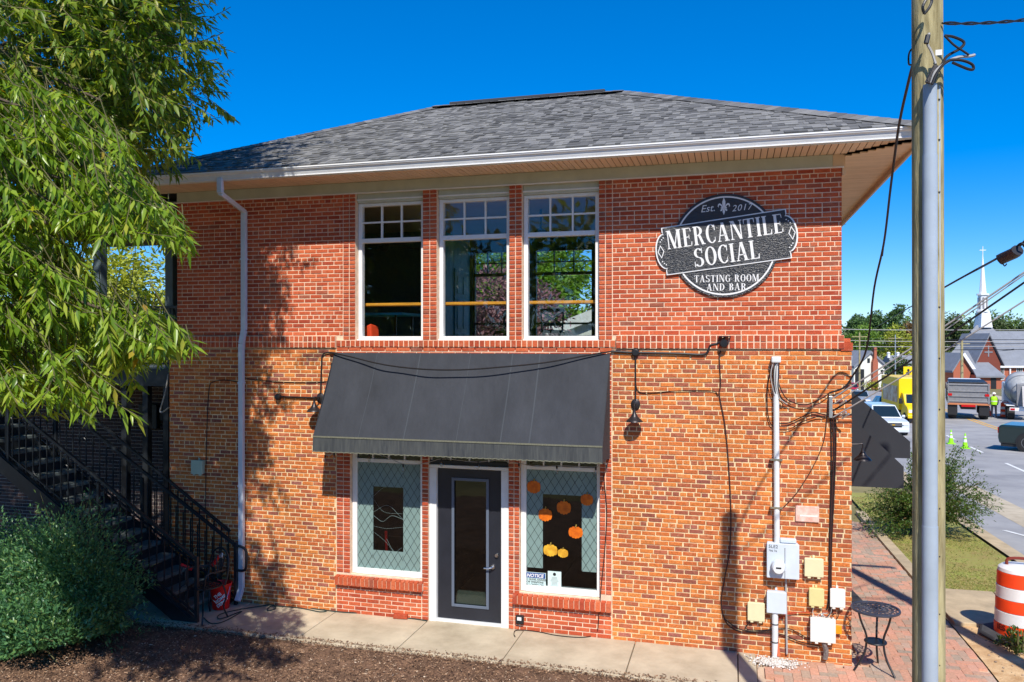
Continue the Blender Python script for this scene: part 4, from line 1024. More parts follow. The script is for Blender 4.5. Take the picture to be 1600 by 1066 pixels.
ubox('utility_box', 'tilted beige utility box left of the rounded grey box', 1168, 941, 1195, 970, .06, M_BEIGE)
ubox('utility_box', 'large white utility box low on the wall near the corner', 1266, 965, 1306, 1003, .1, M_BWHITE)
ubox('utility_box', 'pale green box low on the shaded wall left of the downspout', 298, 719, 316, 741, .07, mat('utility_sage', lin((176, 190, 168)), .5))
t = thing('service_conduit', 'tall white conduit with a capped head rising from the meter cabinet', 'conduit', wy(1213, 848, YL))
MB().tube([wy(1212.5, 566, YL - .05), wy(1214, 850, YL - .05)], .034, 12).build('pipe', M_PVC, t, smooth=True)
p = wy(1212.5, 563, YL - .06); MB().box(p.x - .055, p.x + .055, p.y - .06, p.y + .05, p.z - .03, p.z + .045).build('cap', M_PVC, t, bevel=.015)
for yy in (718, 793): q = wy(1213, yy, YL - .05); MB().box(q.x - .07, q.x + .07, q.y - .036, q.y + .04, q.z - .012, q.z + .012).build('strap', M_CHROME, t)
for k, dx in enumerate((-4, -1, 2, 5)):
    MB().tube([wy(1212 + dx, 566, YL - .09), wy(1210 + dx * 1.4, 585, YL - .1), wy(1211 + dx, 605, YL - .09), wy(1216 + dx, 622, YL - .07), wy(1226 + dx * 2, 632, YL - .05)], .006, 6, 4).build('wire', (M_CABLEG, M_CABLE)[k % 2], t, smooth=True)
t = thing('ground_conduit', 'white plastic pipe from the rounded grey box down into the gravel', 'conduit', wy(1210, 1028, YL))
MB().tube([wy(1211, 955, YL - .05), wy(1211, 1030, YL - .05)], .037, 12).build('pipe', M_PVC, t, smooth=True)
for yy in (975, 1003): q = wy(1211, yy, YL - .05); MB().lathe([(.038, -.006), (.041, -.006), (.041, .006), (.038, .006)], q, 12).build('strap', M_BLACK, t)
pipe('thin_conduit', 'thin grey conduit running from the meter cabinet to the pavers', [wy(1228, 902, YL - .03), wy(1229.5, 1022, YL - .03)], .0115, M_CABLEG)
p = wy(1216, 1022, YL - .06); tag(MB().lathe([(.03, -.02), (.022, .02), (.012, .1), (0.004, .16)], p, 8).build('orange_stub', mat('faded_orange', lin((206, 108, 72)), .8), smooth=True), 'faded orange stub beside the white ground pipe', 'marker')
p0, p1 = wy(1287, 1004, YL - .05), wy(1289, 1030, YL - .05)
tag(MB().tube([p0, (p0 + p1) / 2 + Vector((.02, 0, 0)), p1], .03, 7, 3).build('cable_sheath', mat('foil_sheath', lin((120, 112, 108)), .4, 30, .5, .8, 60), smooth=True), 'wrapped cable sheath below the large white utility box', 'cable')
q = wy(1309, 984, YL - .04); tag(MB().box(q.x - .03, q.x + .045, q.y - .01, q.y + .01, q.z - .05, q.z + .05).build('cable_tag', mat('tag_orange', lin((236, 150, 20)), .5), bevel=.006), 'orange cable tag at the side of the large white utility box', 'tag')
# pink weathered plaque
a, b_ = wy(1243, 790, YL - .015), wy(1280, 817, YL - .015)
pl = MB().box(a.x, b_.x, YL - .018, YL - .001, b_.z, a.z).build('wall_plaque', mat('faded_pink', lin((238, 176, 156)), .8, 14, .16, col2=lin((250, 214, 200))), bevel=.008)
tag(pl, 'faded pink plaque on the brick above the beige utility box', 'plaque')
MB().box(a.x + .05, b_.x - .02, YL - .0195, YL - .0182, (a.z + b_.z) / 2 - .03, (a.z + b_.z) / 2 - .012).build('worn_streak', mat('plaque_worn', lin((250, 232, 222)), .8), pl)
# outlet by the door, plug cord on the walk
p = wy(812, 968, YL - .03); ob = thing('wall_outlet', 'small black outdoor outlet with white face below the right shop window', 'outlet', p)
MB().box(p.x - .055, p.x + .055, p.y - .02, YL, p.z - .06, p.z + .055).build('cover', M_BLACKM, ob, bevel=.012); MB().box(p.x - .028, p.x + .028, p.y - .024, p.y - .018, p.z - .008, p.z + .035).build('face', M_WHITE, ob)
def gl(pl, dz=.008): return [wz(x, y, 0) + Vector((0, 0, dz)) for x, y in pl]
tag(MB().tube(gl([(934, 985), (928, 994), (905, 997), (870, 994), (845, 989), (822, 986), (806, 986), (803, 992), (805, 996)]), .006, 6, 5).build('cord', M_CABLE, smooth=True), 'black power cord with plug lying on the concrete by the shop window', 'cord')
tag(MB().tube(gl([(318, 966), (330, 975), (350, 972), (378, 956), (345, 968), (342, 962), (365, 955), (395, 950), (425, 946), (430, 952), (418, 955), (425, 948), (460, 950), (480, 953), (500, 957), (510, 955), (490, 950), (470, 949), (530, 957), (580, 960), (640, 967), (668, 971)]), .0075, 6, 5).build('cord', mat('dark_green_cord', lin((30, 58, 56)), .5), smooth=True), 'dark green extension cord looped along the foot of the wall', 'cord')
p = wz(625, 968, 0); tag(MB().add(brick_verts(0, 0, .2, .06, 0, .1), BF + [(11, 10, 9, 8)]).xf(Matrix.Translation((p.x, p.y, .034)) @ Matrix.Rotation(.1, 4, 'Z')).build('loose_brick', M_BRU), 'loose brick lying on the walk beside the door', 'brick')

# ---------------------------------------------------------------- notices and pumpkins in the right shop window
YN = YS + .03
a, b_ = wy(818, 893, YN), wy(853, 922, YN)
a = wy(819, 893, YN); zl = wy(836, 921, YN).z
nt_ = MB().box(a.x, b_.x, YN - .003, YN, zl, a.z).build('notice_sign', mat('notice_paper', lin((196, 220, 218)), .6)); tag(nt_, 'blue and pale NOTICE sign in the corner of the right shop window', 'sign')
hh = a.z - zl
MB().box(a.x + .008, b_.x - .008, YN - .0045, YN - .0032, a.z - hh * .33, a.z - .006).build('header_band', mat('notice_blue', lin((16, 70, 140)), .5), nt_)
cx = (a.x + b_.x) / 2
text_mesh('NOTICE', .062, (cx, YN - .005, a.z - hh * .28), nt_, M_WHITE, shear=.25, bold=.002, sx=1.0)
for k, s in enumerate(('NO GUNS, KNIVES', 'OR WEAPONS', 'ALLOWED ON', 'PREMISES')): text_mesh(s, .036, (cx, YN - .0042, a.z - hh * (.47 + k * .155)), nt_, M_BLACK, bold=.0006)
a2, b2_ = wy(856, 892, YN), wy(877, 921, YN); zl2 = wy(866, 921.5, YN).z
pp = MB().box(a2.x, b2_.x, YN - .003, YN, zl2, a2.z).build('paper_notice', mat('paper_white', lin((206, 226, 222)), .7)); tag(pp, 'white printed page taped beside the NOTICE sign', 'notice')
cx2 = (a2.x + b2_.x) / 2; h2 = a2.z - zl2
MB().lathe([(0, 0), (.022, 0), (.022, .001)], (cx2, YN - .0042, a2.z - h2 * .16), 8, 'Y').build('printed_mark', M_BLACK, pp)
M_PGREY = mat('print_grey', lin((150, 162, 162)), .7)
for k in range(9):
    ww = (a2.x - b2_.x) * random.uniform(.2, .34); zz = a2.z - h2 * (.34 + k * .066); MB().box(cx2 + ww, cx2 - ww, YN - .004, YN - .0032, zz, zz + .006).build('text_line', M_PGREY, pp)
M_PUMP = mat('pumpkin_orange', lin((216, 92, 8)), .55, 14, .3, col2=lin((236, 124, 16))); M_PUMPY = mat('pumpkin_yellow', lin((220, 150, 24)), .55, 14, .3, col2=lin((236, 188, 60))); M_STEM = mat('pumpkin_stem', lin((150, 130, 60)), .8)
def pumpkin(px, py, rpx, m, label, sq=.85):
    c_ = wy(px, py, YS + .025); r = rpx / FPX * proj(c_)[2]
    t = thing('pumpkin_decal', label, 'decal', (c_.x, c_.y, c_.z - r * sq), 'pumpkin decals on the shop window')
    for k in (-2, -1, 0, 1, 2):
        w = r * (.36 if abs(k) < 2 else .30); cx_ = c_.x + k * r * .34; hgt = r * sq * (1 - .07 * k * k)
        poly = [(cx_ + w * math.cos(a_), c_.z + hgt * math.sin(a_)) for a_ in [2 * math.pi * i / 20 for i in range(20)]]
        d_ = .0012 * (3 - abs(k))
        MB().prism(poly, lambda u, v: (u, c_.y - d_, v), lambda u, v: (u, c_.y + .001, v)).build('lobe', m, t)
    MB().tube([(c_.x, c_.y - .004, c_.z + r * sq * .85), (c_.x + r * .1, c_.y - .006, c_.z + r * sq * 1.25)], r * .09, 6).build('stem', M_STEM, t)
pumpkin(860, 860, 11.5, M_PUMPY, 'golden pumpkin decal, the larger of the low pair on the window'); pumpkin(879.5, 864.5, 8.5, M_PUMPY, 'small pale yellow pumpkin decal beside the larger golden one')
pumpkin(899.5, 832, 11.5, M_PUMP, 'bright orange pumpkin decal alone at the right of the window'); pumpkin(881, 793.5, 11.5, M_PUMP, 'orange pumpkin decal in the middle of the upper group', .95)
pumpkin(852, 804.5, 11, M_PUMP, 'orange pumpkin decal below and left of the middle one', .95); pumpkin(834, 761, 11, M_PUMP, 'dim orange pumpkin decal high in the left corner of the window', .95); pumpkin(917, 781, 10, M_PUMP, 'dim orange pumpkin decal high at the right side of the window', .95)

mb = MB(); rw_ = random.Random(4)
for pts in ([(584, 775), (600, 762), (622, 760)], [(585, 782), (600, 800), (629, 803)], [(584, 800), (606, 790), (630, 812)], [(584, 822), (604, 826), (630, 824)], [(585, 832), (602, 846), (614, 861)], [(628, 856), (616, 862), (604, 842)], [(584, 806), (598, 815), (612, 806), (630, 812)]):
    mb.tube(wl(pts, YS + .058), rw_.uniform(.002, .004), 4, 5)
tag(mb.build('web_decoration', M_WHITE), 'white stringy web decoration behind the clear centre of the left shop window', 'decoration')
mb = MB().tube(wl([(603, 830), (604, 862)], YS + .16), .02, 8); tag(mb.build('red_ornament', mat('ornament_red', lin((190, 20, 26)), .4)), 'slim red ornament standing inside the left shop window', 'ornament')
# ---------------------------------------------------------------- round shop sign
M_SIGN = mat('sign_black', lin((30, 34, 42)), 0.3, 30, 0.4, 1.0, 30, stretch=(1.0, 1.0, 3.2), spec=0.7, bdist=.012)
M_SIGNW = mat('sign_white', (0.80, 0.80, 0.80), 0.5)
YG = -.026
cs = wy(1132, 384, YG); RS = (wy(1132, 303, YG).z - wy(1132, 465, YG).z) / 2
sg = thing('shop_sign', 'round black sign with slanted white lettered banner on the upper wall', 'sign', (cs.x, -.03, cs.z - RS))
circ = lambda r, n=72: [(cs.x + r * math.cos(2 * math.pi * i / n), cs.z + r * math.sin(2 * math.pi * i / n)) for i in range(n)]
disc = MB().prism(circ(RS), lambda u, v: (u, YG, v), lambda u, v: (u, -.005, v)).build('disc', M_SIGN, sg)
def ringmb(r0, r1, y):
    mb = MB(); n = 90
    for i in range(n):
        a0, a1 = 2 * math.pi * i / n, 2 * math.pi * (i + 1) / n
        mb.quad((cs.x + r0 * math.cos(a0), y, cs.z + r0 * math.sin(a0)), (cs.x + r1 * math.cos(a0), y, cs.z + r1 * math.sin(a0)), (cs.x + r1 * math.cos(a1), y, cs.z + r1 * math.sin(a1)), (cs.x + r0 * math.cos(a1), y, cs.z + r0 * math.sin(a1)))
    return mb
ringmb(RS * .925, RS * .955, YG - .002).build('ring', M_SIGNW, disc)
YB = YG - .009
W = lambda x, y: (lambda p: (p.x, p.z))(wy(x, y, YB))
TL, TR, BRr, BLl = W(1032, 356), W(1227, 326), W(1238, 404), W(1043, 430)
TL, TR, BRr, BLl = [Vector((q[0], q[1])) for q in (TL, TR, BRr, BLl)]
ud = (TR - TL).normalized(); vd = Vector((-ud.y, ud.x)); wid = (TR - TL).length; hgt = (TL - BLl).length
cen = (TL + TR + BRr + BLl) / 4
def B(u, v): q = cen + ud * u + vd * v; return q
def banner(inset=0.0):
    hw, hh = wid / 2 - inset, hgt / 2 - inset; pts = []
    pts += [(-hw, hh), (-hw + 0.0, hh * .80)]
    e = .115
    for i in range(13): a_ = math.pi / 2 + math.pi * i / 12; pts.append((-hw + .012 + (e - inset * .3) * math.cos(a_), hh * .74 * math.sin(a_)))
    pts += [(-hw, -hh * .80), (-hw, -hh), (hw, -hh), (hw, -hh * .80)]
    for i in range(13): a_ = -math.pi / 2 + math.pi * i / 12; pts.append((hw - .012 + (e - inset * .3) * math.cos(a_), hh * .74 * math.sin(a_)))
    pts += [(hw, hh * .80), (hw, hh)]
    return [tuple(B(*p)) for p in pts]
bw = MB().prism(banner(0), lambda u, v: (u, YB, v), lambda u, v: (u, YG, v)).build('banner_border', M_SIGNW, sg)
bn = MB().prism(banner(.014), lambda u, v: (u, YB - .004, v), lambda u, v: (u, YB - .0005, v)).build('banner', M_SIGN, sg)
# serif lettering drawn as outlines
def glyph(ch):
    """polygons in a unit-height box; returns (polys, width)"""
    P = []; T = .135; t = .05; sf = .05; sh = .045
    rect = lambda x0, y0, x1, y1: P.append([(x0, y0), (x1, y0), (x1, y1), (x0, y1)])
    def stem(x, w=T, top=True, bot=True):
        rect(x, 0, x + w, 1)
        if bot: rect(x - sf, 0, x + w + sf, sh)
        if top: rect(x - sf, 1 - sh, x + w + sf, 1)
    def diag(x0, y0, x1, y1, w): P.append([(x0, y0), (x0 + w, y0), (x1 + w, y1), (x1, y1)])
    def arc(cx, cy, rx, ry, a0, a1, w, wt=t, n=16):
        for i in range(n):
            b0, b1 = R(a0 + (a1 - a0) * i / n), R(a0 + (a1 - a0) * (i + 1) / n)
            P.append([(cx + rx * math.cos(b0), cy + ry * math.sin(b0)), (cx + rx * math.cos(b1), cy + ry * math.sin(b1)), (cx + (rx - w) * math.cos(b1), cy + (ry - wt) * math.sin(b1)), (cx + (rx - w) * math.cos(b0), cy + (ry - wt) * math.sin(b0))])
    if ch == 'I': stem(.05); return P, .235
    if ch == 'L': stem(.05); rect(.1, 0, .44, t); P.append([(.38, 0), (.44, 0), (.45, .26), (.42, .26)]); return P, .47
    if ch == 'E': stem(.05); rect(.1, 0, .44, t); rect(.1, 1 - t, .42, 1); rect(.1, .48, .34, .48 + t); P.append([(.38, 0), (.44, 0), (.46, .24), (.43, .24)]); P.append([(.37, 1), (.42, 1), (.44, .78), (.41, .78)]); rect(.31, .4, .345, .62); return P, .48
    if ch == 'T': stem(.2); rect(.0, 1 - t, .535, 1); P.append([(0, 1), (.05, 1), (.03, .76), (0, .76)]); P.append([(.485, 1), (.535, 1), (.535, .76), (.505, .76)]); return P, .535
    if ch == 'M': rect(.05, 0, .1, 1); rect(0, 0, .16, sh); rect(0, 1 - sh, .14, 1); diag(.33, 0, .07, 1, T); diag(.33, 0, .56, 1, t); stem(.56, T); return P, .76
    if ch == 'N': rect(.05, 0, .1, 1); rect(0, 0, .16, sh); rect(0, 1 - sh, .14, 1); diag(.44, 0, .07, 1, T); rect(.5, 0, .55, 1); rect(.44, 1 - sh, .61, 1); return P, .61
    if ch == 'A': diag(.04, 0, .24, 1, t); diag(.40, 0, .22, 1, T); rect(0, 0, .17, sh); rect(.35, 0, .6, sh); rect(.12, .3, .44, .3 + t); return P, .59
    if ch == 'R': stem(.05); arc(.2, .74, .26, .26, -90, 90, T); rect(.1, 1 - t, .22, 1); rect(.1, .48, .24, .48 + t); diag(.40, 0, .24, .5, T * .95); rect(.38, 0, .58, sh); return P, .57
    if ch == 'B': stem(.05); arc(.2, .75, .23, .25, -90, 90, T); arc(.2, .26, .26, .26, -90, 90, T); rect(.1, 1 - t, .22, 1); rect(.1, .48, .24, .48 + t); rect(.1, 0, .22, t); return P, .49
    if ch == 'D': stem(.05); arc(.18, .5, .36, .5, -90, 90, T); rect(.1, 1 - t, .22, 1); rect(.1, 0, .22, t); return P, .57
    if ch == 'O': arc(.28, .5, .28, .51, 0, 360, T, n=30); return P, .56
    if ch == 'C': arc(.28, .5, .28, .51, 48, 312, T, n=22); rect(.43, .66, .47, .98); rect(.43, .12, .46, .30); return P, .5
    if ch == 'G': arc(.28, .5, .28, .51, 48, 330, T, n=22); rect(.43, .68, .47, .98); rect(.40, .05, .52, .44); rect(.34, .42, .57, .46); return P, .57
    if ch == 'S': arc(.23, .745, .22, .26, 30, 270, T * .95, n=16); arc(.23, .255, .23, .26, -150, 90, T * .95, n=16); rect(.38, .72, .415, 1.0); rect(0.0, 0, .035, .30); return P, .47
    return P, .3
def serif(s, h, place, parent, sxx=1.0, gap=.07, y0=0.0, name='letter', each=True):
    gs = [glyph(c_) if c_ != ' ' else ([], .28) for c_ in s]; tot = sum(g_[1] for g_ in gs) + gap * (len(gs) - 1); x = -tot / 2
    for (P, w), ch in zip(gs, s):
        if P:
            mb = MB()
            for kk, poly in enumerate(P):
                e = y0 - .0003 * (kk % 3)
                mb.prism([((x + u) * h * sxx, v * h) for u, v in poly], lambda u, v: place(u, v, e - .003), lambda u, v: place(u, v, e))
            mb.build(name, M_SIGNW, parent)
        x += w + gap
def pb(oy, ox=0.0): return lambda u, v, e: (lambda q: (q.x, YB - .0042 + e, q.y))(B(u + ox, v + oy))
hL = hgt * .385
totM = sum(glyph(c_)[1] for c_ in 'MERCANTILE') + .07 * 9
serif('MERCANTILE', hL, pb(hgt * .03, 0), bn, sxx=(wid * .93) / (totM * hL))
totS = sum(glyph(c_)[1] for c_ in 'SOCIAL') + .07 * 5
serif('SOCIAL', hL * .98, pb(-hgt * .415, 0), bn, sxx=(wid * .52) / (totS * hL * .98))
def pd(cx_, cz_): return lambda u, v, e: (cx_ + u, YG - .001 + e, cz_ + v)
def gw(s_): return sum(glyph(c_)[1] if c_ != ' ' else .28 for c_ in s_) + .10 * (len(s_) - 1)
q = wy(1135, 440.5, YG); hT = RS * .135; serif('TASTING ROOM', hT, pd(q.x, q.z), disc, sxx=(wy(1185, 440, YG).x - wy(1084, 440, YG).x) / (gw('TASTING ROOM') * hT), gap=.10)
q = wy(1135, 454, YG); serif('AND BAR', hT, pd(q.x, q.z), disc, sxx=(wy(1166, 454, YG).x - wy(1104, 454, YG).x) / (gw('AND BAR') * hT), gap=.10)
q = wy(1106, 331, YG); text_mesh('Est.', .125, (q.x, YG - .002, q.z), disc, M_SIGNW, shear=.3, rot=R(-4))
q = wy(1159, 329, YG); text_mesh('2017', .11, (q.x, YG - .002, q.z), disc, M_SIGNW, shear=.3, rot=R(-4), spacing=1.1)
# fleur-de-lis
q = wy(1131, 323, YG); hf = .115
fl_ = [[(0, 1.0), (.16, .55), (.17, .3), (.09, -.05), (-.09, -.05), (-.17, .3), (-.16, .55)], [(-.32, -.08), (.32, -.08), (.32, -.2), (-.32, -.2)], [(0, -.9), (.13, -.55), (.07, -.22), (-.07, -.22), (-.13, -.55)]]
for s_ in (1, -1):
    fl_.append([(s_ * .08, -.06), (s_ * .2, .2), (s_ * .42, .38), (s_ * .6, .28), (s_ * .64, .05), (s_ * .52, -.1), (s_ * .54, .08), (s_ * .44, .2), (s_ * .32, .12), (s_ * .2, -.08)])
    fl_.append([(s_ * .08, -.22), (s_ * .16, -.42), (s_ * .3, -.5), (s_ * .38, -.38), (s_ * .24, -.22)])
mb = MB()
for poly in fl_: mb.prism([(q.x + u * hf, q.z + v * hf) for u, v in poly], lambda u, v: (u, YG - .004, v), lambda u, v: (u, YG - .001, v))
mb.build('fleur_de_lis', M_SIGNW, disc)
# diamonds and dots on the banner ends
for s_ in (-1, 1):
    for k in range(1):
        u0 = s_ * (wid / 2 + .035); dd = [(0, .085), (.042, 0), (0, -.085), (-.042, 0)]; mb = MB()
        for i in range(4):
            a_, b__ = dd[i], dd[(i + 1) % 4]; p0, p1 = B(u0 + a_[0], a_[1]), B(u0 + b__[0], b__[1]); p2, p3 = B(u0 + b__[0] * .72, b__[1] * .78), B(u0 + a_[0] * .72, a_[1] * .78)
            mb.prism([tuple(p0), tuple(p1), tuple(p2), tuple(p3)], lambda u, v: (u, YB - .0065, v), lambda u, v: (u, YB - .0042, v))
        mb.build('diamond', M_SIGNW, bn)
    for (du, dv) in ((-.02, .15), (.0, .125), (-.042, .17), (-.02, -.15), (.0, -.125), (-.042, -.17)):
        p_ = B(s_ * (wid / 2 + .03 + du), dv); MB().lathe([(0, 0), (.008, 0), (.008, .003)], (p_.x, YB - .0062, p_.y), 8, 'Y').build('dot', M_SIGNW, bn)

# ---------------------------------------------------------------- awnings and lamp on the right side wall
M_CANVAS2 = mat('side_awning_canvas', lin((44, 46, 52)), 0.75, 2, 0.1)
def side_awning(label, ya, yb, xo, zw, zv_, zb_, xw=.112):
    t = thing('awning', label, 'awning', (xw, (ya + yb) / 2, zb_), 'side awnings')
    sheet_grid(lambda u, v: (xw + (xo - xw) * v, ya + (yb - ya) * u, zw + (zv_ - zw) * v), 8, 6).build('canopy', M_CANVAS2, t, smooth=True)
    MB().box(xo - .002, xo + .003, ya, yb, zb_, zv_).build('valance', M_CANVAS2, t)
    for y in (ya, yb): MB().prism([(xw, zw), (xo, zv_), (xo, zb_), (xw, zb_)], lambda u, v: (u, y - .003, v), lambda u, v: (u, y + .003, v)).build('side_panel', M_CANVAS2, t)
side_awning('black canvas awning on the side wall behind the bell lamp', 1.26, 3.1, .905, 2.95, 2.17, 1.88)
side_awning('wider black canvas awning further along the side wall', 3.7, 5.6, 1.46, 3.45, 2.22, 1.95)
s3 = wd(1348, 700, 10.0); wall_lamp('grey gooseneck lamp on the side wall in front of the side awning', (.11, s3.y, s3.z + .03), (s3.x + .0, s3.y, s3.z), axis='X')
# ================================================================= outside stair and porch at the left
random.seed(41)
M_STEEL = mat('stair_black', lin((34, 38, 42)), 0.4, 8, 0.25, spec=0.5)
M_TREAD = mat('stair_tread', lin((92, 100, 98)), 0.85, 6, 0.2)
YN0, YN1 = -0.92, -0.12; XB = -8.46; SLP = 0.656; DECK = 3.36
st = thing('outside_stair', 'black steel outside stair with iron railings rising beside the brick wall', 'stair', (-9.5, -.5, 0))
XT = XB - DECK / SLP
for y in (YN0, YN1):
    MB().beam((XB + .12, y, -.06), (XT, y, DECK - .1), .05, .24).build('stringer', M_STEEL, st)
    MB().beam((XB + .1, y - .02 if y == YN0 else y + .02, .06), (XT, y - .02 if y == YN0 else y + .02, DECK + .02), .07, .02).build('stringer_flange', M_STEEL, st)
nst = 20; rise = DECK / nst; run = rise / SLP
for k in range(1, nst):
    x = XB - (k - 1) * run
    MB().box(x - run - .03, x, YN0 + .03, YN1 - .03, k * rise - .05, k * rise).build('tread', M_TREAD, st, bevel=.006)
    MB().box(x - run + .0, x - run + .02, YN0 + .03, YN1 - .03, k * rise, k * rise + rise - .05).build('riser', M_STEEL, st)
def scroll(mb, c, s, plane='XZ'):
    for sg in (1, -1):
        pts = []
        for i in range(14):
            a = i / 13 * 1.6 * math.pi; r = s * (1 - .6 * i / 13)
            pts.append((c[0] + sg * (r * math.sin(a) * .5), c[1], c[2] + sg * (s * .9 - r * math.cos(a) * .9)))
        mb.tube(pts, .006, 4)
def rail(x0, x1, y, h, name_top, balu=True, step=.125, post=True, orn=True):
    """sloping rail over the stair from x0 (low) to x1 (high)"""
    zf = lambda x: max(0, (XB - x) * SLP)
    MB().beam((x0, y, zf(x0) + h), (x1, y, zf(x1) + h), .045, .035).build('handrail', M_STEEL, st)
    if not balu: return
    MB().beam((x0, y, zf(x0) + .12), (x1, y, zf(x1) + .12), .025, .02).build('bottom_rail', M_STEEL, st)
    n = int((x0 - x1) / step)
    for k in range(n + 1):
        x = x0 - k * step
        MB().beam((x, y, zf(x) + .12), (x, y, zf(x) + h), .014, .014).build('baluster', M_STEEL, st)
        if orn and k % 4 == 2:
            mb = MB(); scroll(mb, (x + step / 2, y, zf(x) + h * .5), .17); mb.build('scroll', M_STEEL, st)
    if post:
        MB().beam((x0 + .02, y, -.02), (x0 + .02, y, zf(x0) + h + .03), .045, .045).build('post', M_STEEL, st)
        for x in (x0 - 1.6, x0 - 3.2): MB().beam((x, y, zf(x) - .1), (x, y, zf(x) + h), .04, .04).build('post', M_STEEL, st)
rail(-8.30, XT, YN0, .86, 'a'); rail(-8.22, XT, YN1 - .03, .87, 'b', orn=True)
# higher guard against the wall, with its own balusters, and the looped handrail end
zf = lambda x: max(0, (XB - x) * SLP)
MB().beam((-8.36, YN1 + .055, 1.03), (XT, YN1 + .055, zf(XT) + 1.12), .04, .03).build('guard_rail', M_STEEL, st)
for k in range(12): x = -8.38 - k * .125; MB().beam((x, YN1 + .055, zf(x) + .15), (x, YN1 + .055, zf(x) + 1.06), .013, .013).build('baluster', M_STEEL, st)
lp = [(-8.24, YN1 - .03, .86), (-8.1, YN1 - .03, .84), (-8.03, YN1 - .03, .78), (-8.03, YN1 - .03, .56), (-8.08, YN1 - .03, .5), (-8.22, YN1 - .03, .5)]
MB().tube(lp, .02, 8, 4).build('rail_return', M_STEEL, st, smooth=True)
# ---------------------------------------------------------------- porch
po = thing('side_porch', 'dark two-storey side porch with posts and iron rail beside the building', 'porch', (-11.5, 1.5, 0))
PX0, PX1, PY0, PY1 = -15.5, -9.48, .55, 2.35
MB().box(PX0, PX1, PY0, PY1, DECK - .05, DECK + .02).build('deck', M_TREAD, po)
MB().box(PX0, PX1, PY0 - .03, PY0 + .02, DECK - .26, DECK + .0).build('deck_fascia', M_STEEL, po)
for px_ in (262, 230, 197): p = wy(px_, 700, PY0 + .1); MB().box(p.x - .05, p.x + .05, PY0 + .05, PY0 + .15, -.05, DECK - .05).build('post', M_STEEL, po)
M_COLM = mat('porch_column', lin((96, 112, 120)), .7, 4, .15)
for px_ in (269, 157): p = wy(px_, 430, PY0 + .12); MB().box(p.x - .075, p.x + .075, PY0 + .04, PY0 + .19, DECK + .02, 5.86).build('column', M_COLM, po, bevel=.01)
MB().box(PX0, PX1 - .02, PY0, PY0 + .25, 5.86, 6.04).build('beam', M_COLM, po)
MB().box(PX0, -10.12, PY0 - .5, 5.5, 6.05, 6.13).build('porch_roof', M_DECK, po)
rr = MB().beam((PX0, PY0 + .02, DECK + 1.0), (PX1, PY0 + .02, DECK + 1.0), .04, .04).build('rail', M_STEEL, po)
MB().beam((PX0, PY0 + .02, DECK + .1), (PX1, PY0 + .02, DECK + .1), .03, .02).build('rail', M_STEEL, po)
for k in range(int((PX1 - PX0) / .125)): x = PX1 - .05 - k * .125; MB().beam((x, PY0 + .02, DECK + .1), (x, PY0 + .02, DECK + 1.0), .013, .013).build('baluster', M_STEEL, po)
# shaded rear wing wall
ww = cells(-16, FX0 + .0, -.3, DECK - .06, [], 2.36, 2.6, MB()).build('wing_wall', mat('wing_mortar', lin((150, 142, 134)), .95, 10, .15), None)
tag(ww, 'dark brick wing wall with pale mortar behind the outside stair', 'wall')
mb = MB(); mb2 = []
BRsave = BR; BR = []
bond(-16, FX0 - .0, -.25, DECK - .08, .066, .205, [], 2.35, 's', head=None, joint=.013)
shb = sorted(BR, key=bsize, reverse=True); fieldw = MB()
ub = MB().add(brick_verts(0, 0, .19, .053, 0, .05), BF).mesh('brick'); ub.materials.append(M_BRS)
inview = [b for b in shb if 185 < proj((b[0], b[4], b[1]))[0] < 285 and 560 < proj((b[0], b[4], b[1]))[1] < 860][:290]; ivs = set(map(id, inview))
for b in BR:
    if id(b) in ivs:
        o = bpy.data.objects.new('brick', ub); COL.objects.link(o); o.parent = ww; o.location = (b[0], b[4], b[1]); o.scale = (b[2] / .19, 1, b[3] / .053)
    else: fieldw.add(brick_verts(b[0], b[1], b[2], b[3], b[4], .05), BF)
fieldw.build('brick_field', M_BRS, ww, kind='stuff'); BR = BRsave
# small electrical panel and window on the wing wall
p = wy(235, 640, 2.33); tag(MB().box(p.x - .2, p.x + .2, 2.25, 2.35, p.z - .35, p.z + .1).box(p.x + .22, p.x + .3, 2.3, 2.35, p.z - .2, p.z + .1).build('electrical_panel', mat('panel_dark', lin((40, 48, 50)), .6), bevel=.01), 'dark electrical panel on the shaded wing wall', 'panel')
a, b_ = wy(25, 603, 2.33), wy(45, 636, 2.33)
wv_ = MB().box(a.x, b_.x, 2.30, 2.36, b_.z, a.z).build('wing_window', M_WHITE, bevel=.01); tag(wv_, 'small white framed window on the wing wall behind the stair rail', 'window')
MB().box(a.x + .05, b_.x - .05, 2.292, 2.299, b_.z + .05, a.z - .05).build('pane', mat('pane_pale', lin((150, 170, 190)), .1), wv_)
# loose white cable at the porch post
tag(MB().tube([wy(263, 585, .5), wy(259, 610, .5), wy(252, 635, .48), wy(250, 643, .48), wy(254, 644, .45), wy(264, 637, .4)], .012, 6, 4).build('cable', M_CABLEG, smooth=True), 'pale grey cable bowed beside the porch post', 'cable')

